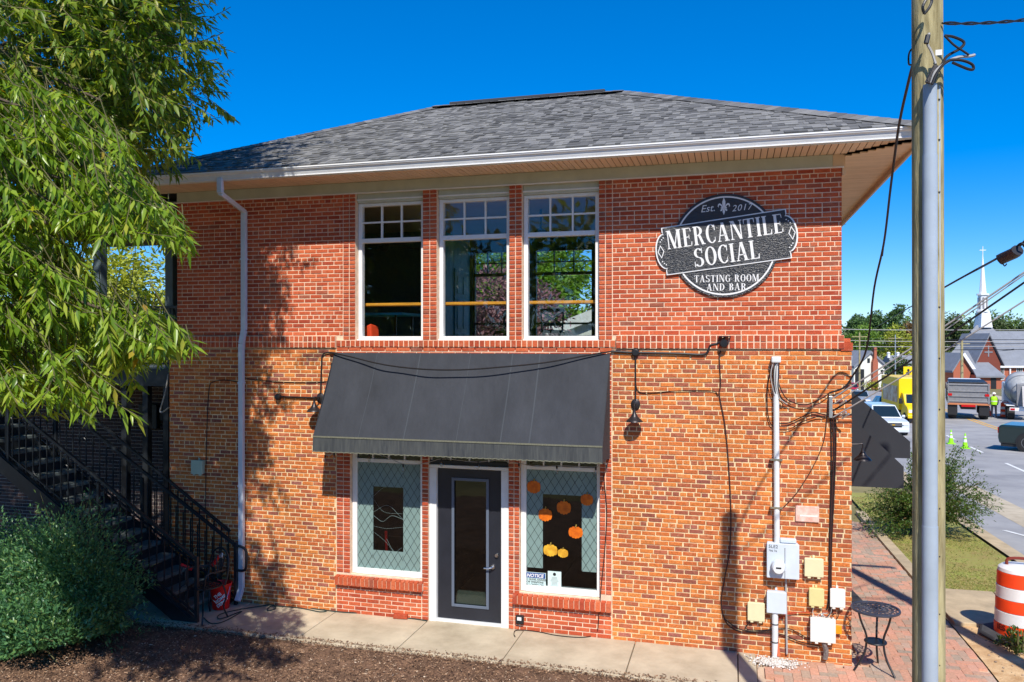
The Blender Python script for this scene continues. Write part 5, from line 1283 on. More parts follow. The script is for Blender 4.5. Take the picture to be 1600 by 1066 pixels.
# ---------------------------------------------------------------- bucket, iron chair and trimmer by the stair foot
pb_ = wz(345, 950, 0); M_RED = mat('bucket_red', lin((226, 24, 18)), .4, 5, .08)
bk = thing('bucket', 'red plastic bucket with white lettering by the stair foot', 'bucket', (pb_.x, pb_.y, 0))
MB().lathe([(0.0, .0), (.115, .0), (.145, .33), (.152, .335), (.152, .36), (.145, .362), (.138, .35), (.11, .02), (0, .02)], (pb_.x, pb_.y, .002), 28, cap=False).build('pail', M_RED, bk, smooth=True)
MB().tube([(pb_.x + .152, pb_.y, .32), (pb_.x + .17, pb_.y - .1, .2), (pb_.x + .1, pb_.y - .17, .13), (pb_.x - .03, pb_.y - .18, .2), (pb_.x - .15, pb_.y - .03, .32)], .004, 6, 5).build('bail', M_CHROME, bk)
tm = text_mesh('THE\nHOME\nDEPOT', .062, (0, 0, 0), bk, M_WHITE, rot=R(-35), bold=.002)
ang0 = math.atan2(CAMP.y - pb_.y, CAMP.x - pb_.x) - .25
for v in tm.data.vertices:     # wrap round the pail
    th = ang0 + v.co.x / .135; r_ = .1375 + .001 * (1 if v.co.y < 0 else 0) + (v.co.z + .02) * .09
    v.co = (pb_.x + math.cos(th) * r_, pb_.y + math.sin(th) * r_, .2 + v.co.z)
pc = wz(322, 966, 0)
ch = thing('iron_chair', 'ornate black wrought iron chair at the stair foot', 'chair', (pc.x, pc.y, 0), world=False, rz=R(-20))
MB().lathe([(.20, .44), (.215, .445), (.215, .462), (.2, .465)], (0, 0, 0), 24, cap=False).build('seat_ring', M_BLACKM, ch, smooth=True)
mb = MB()
for i in range(-3, 4): mb.beam((i * .055, -.19 + abs(i) * .02, .452), (i * .055, .19 - abs(i) * .02, .452), .012, .008)
for i in range(-3, 4): mb.beam((-.19 + abs(i) * .02, i * .055, .4545), (.19 - abs(i) * .02, i * .055, .4545), .012, .008)
mb.build('seat_lattice', M_BLACKM, ch)
for sx, sy in ((-1, -1), (1, -1), (-1, 1), (1, 1)): MB().tube([(sx * .17, sy * .15, .45), (sx * .2, sy * .18, .3), (sx * .17, sy * .16, .15), (sx * .21, sy * .2, 0)], .012, 7, 4).build('leg', M_BLACKM, ch, smooth=True)
MB().tube([(-.2, .16, .45), (-.22, .2, .65), (-.17, .23, .84), (0, .24, .92), (.17, .23, .84), (.22, .2, .65), (.2, .16, .45)], .013, 7, 5).build('back_frame', M_BLACKM, ch, smooth=True)
mb = MB()
for a in (-60, -30, 0, 30, 60): mb.tube([(0, .19, .5), (math.sin(R(a)) * .1, .21, .5 + .16 * math.cos(R(a))), (math.sin(R(a)) * .2, .225, .5 + .36 * math.cos(R(a)))], .008, 5, 3)
scroll(mb, (0, .22, .74), .09); mb.build('back_scrollwork', M_BLACKM, ch)
for s_ in (-1, 1): MB().tube([(s_ * .2, .17, .66), (s_ * .24, 0, .67), (s_ * .24, -.15, .66), (s_ * .2, -.17, .45)], .012, 7, 5).build('armrest', M_BLACKM, ch, smooth=True)
p0, p1 = wy(283, 882, -.6), wy(300, 890, -.55); p2, p3 = wy(332, 884, -.4), wy(343, 868, -.35)
tl_ = thing('string_trimmer', 'red garden tool propped on the lower treads of the stair', 'tool', p0)
MB().tube([p0, p1], .022, 8).build('grip', M_RED, tl_, smooth=True); MB().tube([p1, p2], .011, 8).build('shaft', M_BLACKM, tl_, smooth=True)
MB().tube([p2, p3], .024, 8).build('motor', M_RED, tl_, smooth=True); MB().tube([p3, wy(348, 868, -.33)], .035, 8).build('battery', M_BGREY, tl_, smooth=True); MB().tube([wy(346, 874, -.34), wy(347, 885, -.36)], .026, 8).build('cap', M_BLACK, tl_, smooth=True)

# ---------------------------------------------------------------- bistro table on the pavers
c1 = wz(1368, 952, .71)
tt = thing('bistro_table', 'black cast iron bistro table on the brick pavers by the corner', 'table', (c1.x, c1.y, 0), world=False)
M_IRON2 = mat('cast_iron_grey', lin((58, 60, 72)), .4, 10, .25, spec=.5)
RT = .265
top = MB().lathe([(RT - .02, .70), (RT, .70), (RT + .004, .712), (RT, .724), (RT - .02, .724), (RT - .024, .712), (RT - .02, .70)], (0, 0, 0), 40, cap=False).build('rim', M_IRON2, tt, smooth=True)
mb = MB(); n = 18
for k in range(n):
    a = 2 * math.pi * k / n
    for sgn in (1, -1):
        pts = [(math.cos(a + sgn * t * .75) * (.07 + (RT - .08) * t), math.sin(a + sgn * t * .75) * (.07 + (RT - .08) * t), .712) for t in (0, .25, .5, .75, 1)]
        mb.tube(pts, .0055, 4)
mb.lathe([(.066, .704), (.078, .704), (.078, .72), (.066, .72)], (0, 0, 0), 20, cap=False); mb.lathe([(0.02, .704), (.03, .704), (.03, .72), (.02, .72)], (0, 0, 0), 14, cap=False)
for k in range(7): a = 2 * math.pi * k / 7; mb.tube([(.025 * math.cos(a), .025 * math.sin(a), .712), (.072 * math.cos(a), .072 * math.sin(a), .712)], .006, 4)
for rr_ in (.13, .19): mb.lathe([(rr_ - .004, .706), (rr_ + .004, .706), (rr_ + .004, .718), (rr_ - .004, .718)], (0, 0, 0), 30, cap=False)
mb.build('tabletop_lattice', M_IRON2, tt)
for k in range(3):
    a = R(75) + 2 * math.pi * k / 3; q = lambda r, z: (math.cos(a) * r, math.sin(a) * r, z)
    MB().tube([q(.2, .70), (q(.17, .58)), q(.11, .42), q(.105, .33), q(.13, .2), q(.21, .06), q(.25, .0)], .0125, 7, 4).build('leg', M_BLACKM, tt, smooth=True)
MB().lathe([(.0, .325), (.12, .325), (.125, .335), (.12, .345), (0, .345)], (0, 0, 0), 24).build('lower_shelf', M_BLACKM, tt, smooth=True)
c2 = wz(1338, 846, .0); 
# doormat dark rectangle at the side door and second table far along the wall
MB_ = MB(); yA = 2.6; mt_ = MB().box(.14, .62, 2.3, 3.5, -.2, -.115).xf(Matrix.Identity(4)); p = (.35, 2.9)
mt_ = MB().add([(.14, 2.3, gz(.14, 2.3) + .02), (.66, 2.3, gz(.66, 2.3) + .02), (.52, 3.5, gz(.5, 3.5) + .02), (.14, 3.5, gz(.14, 3.5) + .02), (.14, 2.3, gz(.14, 2.3) + .001), (.66, 2.3, gz(.66, 2.3) + .001), (.52, 3.5, gz(.5, 3.5) + .001), (.14, 3.5, gz(.14, 3.5) + .001)], [(0, 1, 2, 3), (7, 6, 5, 4), (0, 4, 5, 1), (1, 5, 6, 2), (2, 6, 7, 3), (3, 7, 4, 0)]).build('doormat', mat('mat_dark', lin((58, 56, 58)), .95, 20, .2)); tag(mt_, 'dark grey doormat on the pavers by the side door', 'mat')

# ---------------------------------------------------------------- furniture in the upstairs room
bc = thing('bar_ledge', 'oak bar ledge running behind the three upper windows', 'ledge', (-4.6, .4, ZF))
MB().box(-6.6, -2.6, .3, .58, 4.325, 4.365).build('top', M_WOOD, bc, bevel=.006)
for x in (-6.5, -5.25, -4.04, -2.8): MB().beam((x, .28, 4.0), (x, .52, 4.32), .03, .03).build('bracket', M_BLACKM, bc)
def stool(px_, Y, rz, label):
    p = wy(px_, 480, Y); t = thing('bar_stool', label, 'stool', (p.x, Y, ZF), 'bar stools upstairs', world=False, rz=rz)
    MB().lathe([(0, .74), (.18, .74), (.2, .76), (.19, .79), (0, .8)], (0, 0, 0), 16).build('seat', M_BLACKM, t, smooth=True)
    for sx, sy in ((-1, -1), (1, -1), (-1, 1), (1, 1)): MB().beam((sx * .14, sy * .14, .74), (sx * .2, sy * .2, 0), .03, .03).build('leg', M_BLACKM, t)
    mb = MB(); mb.beam((-.18, .17, .78), (-.2, .22, 1.16), .03, .03).beam((.18, .17, .78), (.2, .22, 1.16), .03, .03).beam((-.2, .22, 1.15), (.2, .22, 1.15), .03, .06).beam((-.18, .2, .9), (.2, .22, 1.12), .02, .02).beam((.18, .2, .9), (-.2, .22, 1.12), .02, .02).beam((-.18, .19, .88), (.18, .19, .88), .02, .03)
    mb.build('back', M_BLACKM, t); MB().lathe([(.19, .28), (.2, .29), (.19, .3)], (0, 0, 0), 16, cap=False).build('foot_ring', M_BLACKM, t)
stool(862, 3.4, R(10), 'dark bar stool with crossed back seen through the right upper window'); stool(789, 3.9, R(-25), 'dark bar stool seen at the edge of the middle upper window')
tb_ = thing('table', 'teal folding table inside the left upper window', 'table', (-7.0, 1.6, ZF))
MB().box(-8.0, -6.15, 1.15, 1.95, ZF + 1.0, ZF + 1.04).build('top', M_TEAL, tb_, bevel=.006)
for x in (-7.9, -6.3):
    for y in (1.22, 1.88): MB().beam((x, y, ZF), (x, y, ZF + 1.0), .03, .03).build('leg', M_BLACKM, tb_)
p = wy(576, 516, .5); oc = MB().add([(p.x - .14, .42, ZF), (p.x + .14, .42, ZF), (p.x + .15, .62, ZF), (p.x - .15, .62, ZF), (p.x - .17, .42, p.z - .02), (p.x + .07, .42, p.z + .1), (p.x + .11, .62, p.z + .06), (p.x - .17, .62, p.z)], [(0, 3, 2, 1), (4, 5, 6, 7), (0, 1, 5, 4), (1, 2, 6, 5), (2, 3, 7, 6), (3, 0, 4, 7)]).build('bag', mat('bag_orange', lin((232, 72, 30)), .7), bevel=.02)
tag(oc, 'orange bag standing on the floor inside the left upper window', 'bag')
def fan(px_, py_, Y, a0, label):
    p = wy(px_, py_, Y); t = thing('ceiling_fan', label, 'fan', (p.x, Y, 5.5), 'ceiling fans', world=False)
    MB().tube([(0, 0, .43), (0, 0, .1)], .018, 8).build('rod', M_BLACKM, t); MB().lathe([(0, -.1), (.06, -.08), (.11, 0), (.1, .08), (.03, .12)], (0, 0, 0), 16).build('motor', M_BLACKM, t, smooth=True)
    for k in range(5):
        a = a0 + 2 * math.pi * k / 5; d = Vector((math.cos(a), math.sin(a), 0)); s = Vector((-d.y, d.x, .15))
        MB().add([d * .1 - s * .03, d * .1 + s * .03, d * .66 + s * .075, d * .66 - s * .075, d * .1 - s * .03 + Vector((0, 0, .012)), d * .1 + s * .03 + Vector((0, 0, .012)), d * .66 + s * .075 + Vector((0, 0, .012)), d * .66 - s * .075 + Vector((0, 0, .012))], [(0, 1, 2, 3), (7, 6, 5, 4), (0, 4, 5, 1), (1, 5, 6, 2), (2, 6, 7, 3), (3, 7, 4, 0)]).build('blade', M_BLACKM, t)
fan(845, 345, 2.2, .3, 'dark ceiling fan behind the right upper window'); fan(600, 335, 2.8, .9, 'dark ceiling fan behind the left upper window')
# ================================================================= trees and shrubs
M_LEAFA = mat_leaf('oak_leaf', [(0.0, (0.09, 0.18, 0.016)), (0.35, (0.18, 0.31, 0.025)), (0.75, (0.29, 0.42, 0.04)), (0.95, (0.38, 0.48, 0.07)), (0.992, (0.42, 0.42, 0.05)), (1.0, (0.48, 0.26, 0.04))], 0.45, 0.34)
M_LEAFB = mat_leaf('crown_leaf', [(0.0, (0.09, 0.17, 0.022)), (0.4, (0.17, 0.28, 0.034)), (0.8, (0.29, 0.39, 0.05)), (1.0, (0.42, 0.40, 0.07))], 0.48, 0.42)
M_SHRUBD = mat_leaf('shrub_dark_leaf', [(0.0, (0.045, 0.13, 0.06)), (0.5, (0.09, 0.225, 0.085)), (0.9, (0.15, 0.31, 0.095)), (1.0, (0.27, 0.37, 0.10))], 0.35, 0.35)
M_SHRUBR = mat_leaf('shrub_myrtle_leaf', [(0.0, (0.03, 0.08, 0.012)), (0.5, (0.07, 0.14, 0.02)), (0.9, (0.14, 0.20, 0.03)), (1.0, (0.20, 0.11, 0.05))], 0.35, 0.45)
M_BARK = mat('bark', lin((84, 72, 58)), 0.95, 8, 0.35, 0.9, 20, stretch=(2, 2, .5))
M_TWIG = mat('twig', lin((92, 88, 56)), 0.9)
def inpoly(x, y, P):
    c = False; j = len(P) - 1
    for i in range(len(P)):
        xi, yi = P[i]; xj, yj = P[j]
        if (yi > y) != (yj > y) and x < (xj - xi) * (y - yi) / (yj - yi) + xi: c = not c
        j = i
    return c
PN = [(-400, 60), (0, 105), (60, 115), (140, 150), (210, 225), (228, 285), (262, 312), (296, 342), (314, 380), (330, 416), (300, 404), (262, 392), (215, 388), (172, 396), (150, 425), (160, 462), (225, 470), (288, 508), (324, 545), (312, 572), (255, 578), (226, 600), (247, 688), (215, 650), (185, 605), (165, 678), (120, 640), (80, 662), (30, 650), (0, 640), (-400, 660)]
PU = [(-900, -900), (330, -900), (318, -60), (316, 0), (336, 50), (346, 118), (348, 182), (306, 212), (300, 236), (245, 262), (205, 272), (100, 320), (-900, 420)]
rng = np.random.default_rng(77)
def twig_leaves(P, D, n, Lr, Wr, tl, out):
    """leaves along one twig"""
    D = D / np.linalg.norm(D); up = np.array([0, 0, 1.0]); S = np.cross(D, up); S /= np.linalg.norm(S) + 1e-6; U = np.cross(S, D)
    for k in range(n):
        t = (k + rng.uniform(-.3, .3)) / n; a = k * 2.4 + rng.uniform(-.5, .5)
        side = S * math.cos(a) + U * math.sin(a) * .7
        p = P + D * tl * max(0, t); d = D * rng.uniform(.35, .8) + side * rng.uniform(.6, 1.0) + np.array([0, 0, -.35 - .25 * rng.random()])
        nn = up * 1.0 + side * rng.uniform(-.3, .5) + rng.normal(0, .35, 3)
        out.append((p, d, nn, rng.uniform(*Lr), rng.uniform(*Wr)))
def leaves_obj(name, L, m, parent):
    return obj(name, leaf_mesh(name, [l[0] for l in L], [l[1] for l in L], [l[2] for l in L], [l[3] for l in L], [l[4] for l in L], .22, .16), m, parent)
TRK = Vector((-12.4, -4.6, 0)); ZC = 8.6
oak = thing('oak_tree', 'large leafy oak with drooping boughs overhanging the outside stair', 'tree', TRK)
MB().tube([TRK + Vector((0, 0, -.2)), TRK + Vector((.05, .02, 1.5)), TRK + Vector((.2, .1, 4)), TRK + Vector((.5, .3, 7)), TRK + Vector((.8, .6, 11))], [.36, .07], 14, 5).build('trunk', M_BARK, oak, smooth=True)
def limb(target, z0, r0, name='limb', sag=.5):
    z0 = min(z0, 10.5); b = TRK + Vector((.2 + .05 * z0, .06 * z0, z0)); tg = Vector(target); mid = (b + tg) / 2 + Vector((0, 0, sag))
    MB().tube([b, mid, tg], [r0, .012], 7, 6).build(name, M_BARK if r0 > .03 else M_TWIG, oak, smooth=True)
# upper crown
clumps = []
tries = 0
while len(clumps) < 560 and tries < 60000:
    tries += 1
    v = rng.normal(0, 1, 3); v /= np.linalg.norm(v); r = rng.uniform(.35, 1) ** .5
    c = np.array([-10.6, -2.9, ZC]) + v * r * np.array([4.6, 3.2, 5.0])
    if c[2] < 4.6: continue
    px, py, b = proj(c)
    if b < 7.6: continue
    if not inpoly(px + 22 * (px > 100), py + 14 * (py > 100), PU): continue
    if c[1] > -1.0 and c[2] < 7.4: continue
    clumps.append(c)
extra = 0; tries = 0
while extra < 120 and tries < 8000:      # foliage that shades the left end of the wall
    tries += 1
    c = np.array([rng.uniform(-9.5, -8.25), 0, rng.uniform(.6, 5.3)]) + np.array(SUNV) * rng.uniform(3.6, 8.0)
    px, py, b = proj(c)
    if b < 7.0 or not (inpoly(px + 50, py + 10, PU) and inpoly(px + 50, py + 45, PU)): continue
    clumps.append(c); extra += 1
LU = []; TW = MB()
for c in clumps:
    n = int(rng.uniform(9, 15))
    for k in range(n):
        p = c + rng.normal(0, .33, 3); px, py, b = proj(p)
        if not (inpoly(px + 12, py + 8, PU)) and -50 < px < 1650 and py > -20: continue
        d = (p - np.array([-11.4, -3.6, 8.0])); d = d / (np.linalg.norm(d) + 1e-6) + rng.normal(0, .65, 3) + np.array([0, 0, -.1])
        twig_leaves(p, d, int(rng.uniform(11, 17)), (.085, .15), (.030, .048), rng.uniform(.25, .42), LU)
        dn_ = d / np.linalg.norm(d); TW.tube([tuple(p - dn_ * .15), tuple(p + dn_ * .38)], .004, 3, cap=False)
leaves_obj('crown', LU, M_LEAFB, oak); TW.build('twigs', M_TWIG, oak, kind='stuff')
for k in range(0, len(clumps), 14):
    c = clumps[k]; limb(c, max(3.0, min(10, c[2] - rng.uniform(1.0, 2.5))), .06, 'limb', .4)
# near drooping boughs
LN = []; TW = MB(); tips = []
nt = 0; tries = 0
while nt < 1150 and tries < 30000:
    tries += 1
    px, py = rng.uniform(-150, 335), rng.uniform(60, 690)
    if not inpoly(px, py, PN): continue
    bdep = 6.0 + 1.6 * rng.random() + .9 * max(0, 250 - py) / 250
    p = np.array(wd(px - 14, py - 10, bdep)); d = np.array([.65, -.1 + rng.normal(0, .35), -.55]) + rng.normal(0, .28, 3)
    tl = rng.uniform(.2, .36); tip = p + d / np.linalg.norm(d) * (tl + .08); q = proj(tip)
    if not inpoly(q[0], q[1] + 6, PN): continue
    twig_leaves(p, d, int(rng.uniform(11, 17)), (.09, .185), (.024, .044), tl, LN); nt += 1
    dn_ = d / np.linalg.norm(d); TW.tube([tuple(p - dn_ * .25 + np.array([0, 0, .06])), tuple(p), tuple(p + dn_ * tl)], .0042, 4, cap=False)
    if nt % 30 == 0: tips.append(p - dn_ * .2)
leaves_obj('bough_leaves', LN, M_LEAFA, oak); TW.build('twigs', M_TWIG, oak, kind='stuff')
for t_ in tips: limb(t_, max(2.8, t_[2] + rng.uniform(.3, 1.6)), .035, 'bough', .55)

# ---------------------------------------------------------------- shrubs
def shrub(name, label, c, rad, n, m, Lr, Wr, stems=14, up=.5, spread=1.0, seed=1, lumps=10, keep=None):
    r_ = np.random.default_rng(seed); c = np.array(c, float); rad = np.array(rad)
    t = thing(name, label, 'shrub', tuple(c))
    L = []; mb = MB(); cl = []
    for k in range(lumps):
        v = r_.normal(0, 1, 3); v[2] = abs(v[2]); v /= np.linalg.norm(v); cl.append((c + v * rad * r_.uniform(.45, .85), r_.uniform(.25, .42)))
    for k in range(n):
        q, rr = cl[int(r_.integers(len(cl)))]
        v = r_.normal(0, 1, 3); v /= np.linalg.norm(v); p = q + v * rr * rad.mean() * r_.uniform(.55, 1.08)
        if p[2] < c[2] + .02: p[2] = c[2] + .02 + r_.random() * .1
        if keep and not keep(p): continue
        d = (p - c) / rad; d = d / (np.linalg.norm(d) + 1e-6) * .8 + r_.normal(0, .55, 3) + np.array([0, 0, up]); nn = np.array([0, 0, 1.0]) + v * .6 + r_.normal(0, .3, 3)
        L.append((p, d, nn, r_.uniform(*Lr), r_.uniform(*Wr)))
    leaves_obj('foliage', L, m, t)
    for k in range(stems):
        q, rr = cl[k % len(cl)]; e = q + r_.normal(0, .15, 3) * rad; MB().tube([tuple(c + np.array([r_.normal(0, .06), r_.normal(0, .06), -.05])), tuple((c + e) / 2 + np.array([0, 0, .1])), tuple(e)], [.016, .005], 5, 4).build('stem', M_TWIG, t)
    return t
SHP = [(-300, 790), (40, 795), (62, 775), (120, 768), (200, 772), (235, 815), (255, 850), (245, 915), (215, 930), (190, 955), (200, 985), (130, 1000), (0, 1030), (-300, 1066)]
kf = lambda p: (lambda q: inpoly(q[0], q[1], SHP))(proj(p))
sh1 = shrub('shrub', 'tall dark green shrub growing against the steel stair stringer', (-9.55, -1.72, 0), (1.2, .6, 1.95), 24000, M_SHRUBD, (.04, .085), (.014, .026), seed=3, lumps=60, keep=kf)
sh2 = shrub('shrub', 'broad dark green shrub left of the taller one beside the stair', (-11.0, -2.0, 0), (1.1, .7, 1.8), 15000, M_SHRUBD, (.04, .085), (.018, .03), seed=4, lumps=40, keep=kf)
shrub('shrub', 'low broad-leaved shrub spreading on the mulch in front of the stair shrubs', (-9.5, -2.4, 0), (1.15, .6, .85), 12000, M_SHRUBD, (.055, .09), (.024, .036), seed=5, lumps=24, keep=kf)
def spray_shrub(name, label, c, rad, nst, nl, m, Lr, Wr, seed, keep=None, parent=None):
    r_ = np.random.default_rng(seed); c = np.array(c, float); t = parent or thing(name, label, 'shrub', tuple(c)); L = []; mb = MB()
    for k in range(nst):
        az = r_.uniform(0, 6.283); el = r_.uniform(.12, 1.35) if r_.random() > .25 else r_.uniform(.02, .4); le = r_.uniform(.55, 1.08)
        d = np.array([math.cos(az) * math.cos(el) * rad[0], math.sin(az) * math.cos(el) * rad[1], math.sin(el) * rad[2]]) * le
        dr_ = np.array([0, 0, -.22 * rad[2] * le * math.cos(el)]); pts = []
        for i in range(6): u = i / 5; pts.append(c + d * u + np.array([0, 0, .3 * rad[2] * u * (1 - u)]) + dr_ * u * u + r_.normal(0, .02, 3) * u)
        if keep and not keep(pts[-1]): continue
        mb.tube([tuple(p) for p in pts], [.008, .002], 4, cap=False)
        for i in range(int(nl * le)):
            u = r_.uniform(.22, 1.0) * 5; j = min(4, int(u)); p = pts[j] + (pts[j + 1] - pts[j]) * (u - j); dd = (pts[j + 1] - pts[j]); dd = dd / (np.linalg.norm(dd) + 1e-6)
            L.append((p + r_.normal(0, .035, 3), dd * .6 + r_.normal(0, .6, 3) + np.array([0, 0, .25]), np.array([0, 0, 1.0]) + r_.normal(0, .45, 3), r_.uniform(*Lr), r_.uniform(*Wr)))
    leaves_obj('foliage', L, m, t); mb.build('stems', M_TWIG, t, kind='stuff'); return t
cr = wg(1425, 838); SHR = [(1338, 790), (1345, 762), (1400, 752), (1430, 690), (1480, 720), (1493, 690), (1545, 705), (1562, 760), (1568, 800), (1545, 835), (1500, 838), (1480, 850), (1360, 842), (1336, 815)]
spray_shrub('shrub', 'loose spreading shrub with arching shoots on the verge behind the pole', (cr.x + .3, cr.y + .3, gz(cr.x, cr.y)), (2.0, 1.4, 2.25), 460, 100, M_SHRUBR, (.045, .085), (.022, .034), 8, keep=lambda p: (lambda q: inpoly(q[0], q[1], SHR))(proj(p)))
pw = wg(1590, 1010); shrub('weed_clump', 'straggly weeds with green leaves at the foot of the traffic drum', (pw.x, pw.y - .15, gz(pw.x, pw.y) - .02), (.3, .22, .28), 420, M_SHRUBR, (.04, .08), (.02, .035), stems=10, seed=11, lumps=9)

spray_shrub('', '', (-9.6, -1.75, .15), (1.35, .7, 2.0), 110, 46, M_SHRUBD, (.045, .085), (.016, .028), 31, parent=sh1, keep=lambda p: (lambda q: q[0] < 262 and q[1] > 762)(proj(p)))
spray_shrub('', '', (-11.0, -2.0, .15), (1.2, .8, 1.95), 70, 46, M_SHRUBD, (.045, .085), (.018, .03), 32, parent=sh2)
# ---------------------------------------------------------------- trees further off
def far_tree(label, base, h, rx, m, n=2600, leaf=.5, crown0=.3, seed=1, shape='round', group=None, name='tree', ry=None):
    r_ = np.random.default_rng(seed); base = Vector(base); t = thing(name, label, 'tree', base, group)
    cz = base.z + h * (crown0 + (1 - crown0) / 2); rz_ = h * (1 - crown0) / 2; ry = ry or rx
    MB().tube([base + Vector((0, 0, -.5)), base + Vector((rx * .05, 0, h * .4)), base + Vector((-rx * .04, 0, h * .85))], [h * .022, h * .006], 7, 4).build('trunk', M_BARK, t, smooth=True)
    cl = []
    for k in range(26 if shape != 'pine' else 16):
        v = r_.normal(0, 1, 3); v /= np.linalg.norm(v); q = r_.uniform(.3, .8)
        cl.append((np.array([base.x + v[0] * rx * q, base.y + v[1] * ry * q, cz + v[2] * rz_ * q]), r_.uniform(.26, .46)))
    L = []
    for k in range(n):
        q, rr = cl[int(r_.integers(len(cl)))]; v = r_.normal(0, 1, 3); v /= np.linalg.norm(v); sc = np.array([rx, ry, rz_ * (.8 if shape != 'pine' else .45)])
        p = q + v * rr * sc * r_.uniform(.6, 1.1)
        L.append((p, v + r_.normal(0, .5, 3), np.array([0, 0, 1.0]) + v * .8 + r_.normal(0, .4, 3), leaf * r_.uniform(.7, 1.3), leaf * r_.uniform(.4, .6)))
    leaves_obj('crown', L, m, t)
    for k in range(5):
        q, rr = cl[k]; MB().tube([base + Vector((0, 0, h * (crown0 + .1 * k / 2))), Vector(q)], [h * .008, h * .002], 5).build('limb', M_BARK, t)
    return t
def leafm(n, c): return mat_leaf(n, [(0, tuple(v * .55 for v in c)), (.5, c), (1, tuple(min(1, v * 1.5) for v in c))], .35, .55)
ML_G = leafm('far_green', (0.17, 0.29, 0.04)); ML_D = leafm('far_dark', (0.10, 0.15, 0.05)); ML_P = leafm('far_pine', (0.11, 0.20, 0.07)); ML_Y = leafm('far_yellowgreen', (0.36, 0.40, 0.05)); ML_O = leafm('far_russet', (0.28, 0.19, 0.08)); ML_PU = leafm('purple_leaf', (0.24, 0.12, 0.13)); ML_B = leafm('bright_green', (0.14, 0.27, 0.03))
def base_at(px, b): p = wd(px, 533, b); return (p.x, p.y, gz(p.x, p.y))
def top_h(base, py, b): return 3.82 + (533 - py) / FPX * b - base[2]
FT = [ # px, depth, top py, half width px, material, label, shape, crown0
    (1340, 230, 483, 17, ML_P, 'tall pine with rounded top beyond the white house', 'pine', .45),
    (1368, 232, 484, 13, ML_P, 'slim pine between two rounder pines beyond the white house', 'pine', .45),
    (1397, 228, 472, 18, ML_P, 'tallest pine with flat crown beyond the white house', 'pine', .45),
    (1348, 200, 501, 28, ML_G, 'green broadleaf tree behind the white house roof', 'round', .15),
    (1400, 196, 503, 31, ML_Y, 'yellow green tree behind the power lines', 'round', .12),
    (1424, 205, 494, 16, ML_O, 'russet autumn tree beside the yellow green tree', 'round', .2),
    (1445, 210, 505, 18, ML_G, 'green tree hidden partly by the utility pole', 'round', .2),
    (1405, 118, 550, 23, ML_D, 'low rounded olive tree beside the white house', 'round', .05),
    (1492, 215, 490, 22, ML_D, 'thin crowned tree left of the white steeple', 'round', .3),
    (1520, 220, 500, 20, ML_D, 'dark tree directly behind the church roof', 'round', .2),
    (1565, 212, 486, 26, ML_D, 'dark olive tree right of the white steeple', 'round', .25),
    (1600, 210, 489, 24, ML_D, 'dark olive tree behind the church nave', 'round', .25),
    (1640, 210, 485, 26, ML_D, 'dark olive tree beyond the far end of the church', 'round', .25)]
for k, (px, b, ty, hw, m, lab, shp, c0) in enumerate(FT):
    bs = base_at(px, b); hh = top_h(bs, ty, b); far_tree(lab, bs, hh, hw / FPX * b, m, 2400, .0042 * b, c0, 100 + k, shp, 'trees beyond the street')
for k in range(10):   # wood closing the view behind the far houses
    bs = base_at(1330 + k * 34, 262 + (k % 3) * 8); far_tree('dark tree in the row behind the far houses', bs, 17 + (k * 7) % 5, 7.5, (ML_D, ML_G)[k % 2], 1300, 1.2, .05, 300 + k, 'round', 'row of trees closing the street')
bs = base_at(800, 22); far_tree('purple leaved tree behind the building seen through the upper windows', bs, 6.6, 1.9, ML_PU, 16000, .15, .2, 201)
bs = base_at(850, 34); far_tree('bright green tree behind the purple one seen through the windows', bs, 10.5, 3.2, ML_B, 16000, .28, .12, 202)
bs = base_at(745, 31); far_tree('green tree behind the building seen through the middle window', bs, 9.5, 3.0, ML_B, 14000, .26, .15, 205)
bs = base_at(215, 30); far_tree('yellow green autumn tree seen beyond the side porch', bs, 8.6, 3.3, ML_Y, 12000, .24, .12, 203)
bs = base_at(120, 34); far_tree('green tree left of the yellow one beyond the porch', bs, 9.2, 3.4, ML_G, 5000, .24, .12, 204)
bs = base_at(20, 30); far_tree('dense green tree far left beyond the porch', bs, 10, 3.6, ML_G, 5000, .24, .1, 206)
# trees across the lot behind the photographer (they show only as reflections in the glass)
for k in range(9):
    x, y = -34 + k * 8.0 + (k % 2) * 2, -33 - (k % 3) * 3; far_tree('broad tree across the lot opposite the brick front', (x, y, -.1), 11 + (k * 5) % 4, 5.2, (ML_D, ML_G)[k % 2], 1600, .8, .12, 400 + k, 'round', 'trees across the lot')
# ================================================================= utility pole and service wires
random.seed(51)
M_POLE = mat('pole_wood', lin((150, 134, 88)), 0.9, 4, 0.45, 0.8, 14, stretch=(5, 5, .6), col2=lin((196, 184, 140)))
M_GUARD = mat('guard_grey', lin((164, 176, 190)), 0.4, 3, 0.1)
M_STEELW = mat('galvanised', lin((190, 196, 200)), .3, metal=.7)
pp0 = wd(1451, 533, 5.5); PXp, PYp = pp0.x, pp0.y; PR = .1015; PTOP = 6.34
pole = thing('utility_pole', 'weathered wooden utility pole with grey cable guard in front of the building corner', 'pole', (PXp, PYp, 0))
MB().tube([(PXp, PYp, -.3), (PXp, PYp, 3), (PXp - .01, PYp, PTOP)], [PR * 1.04, PR * .96], 24).build('shaft', M_POLE, pole, smooth=True)
MB().lathe([(0, 0), (PR * .9, 0), (PR * .7, .03), (0, .05)], (PXp - .01, PYp, PTOP), 18).build('pole_cap', M_POLE, pole)
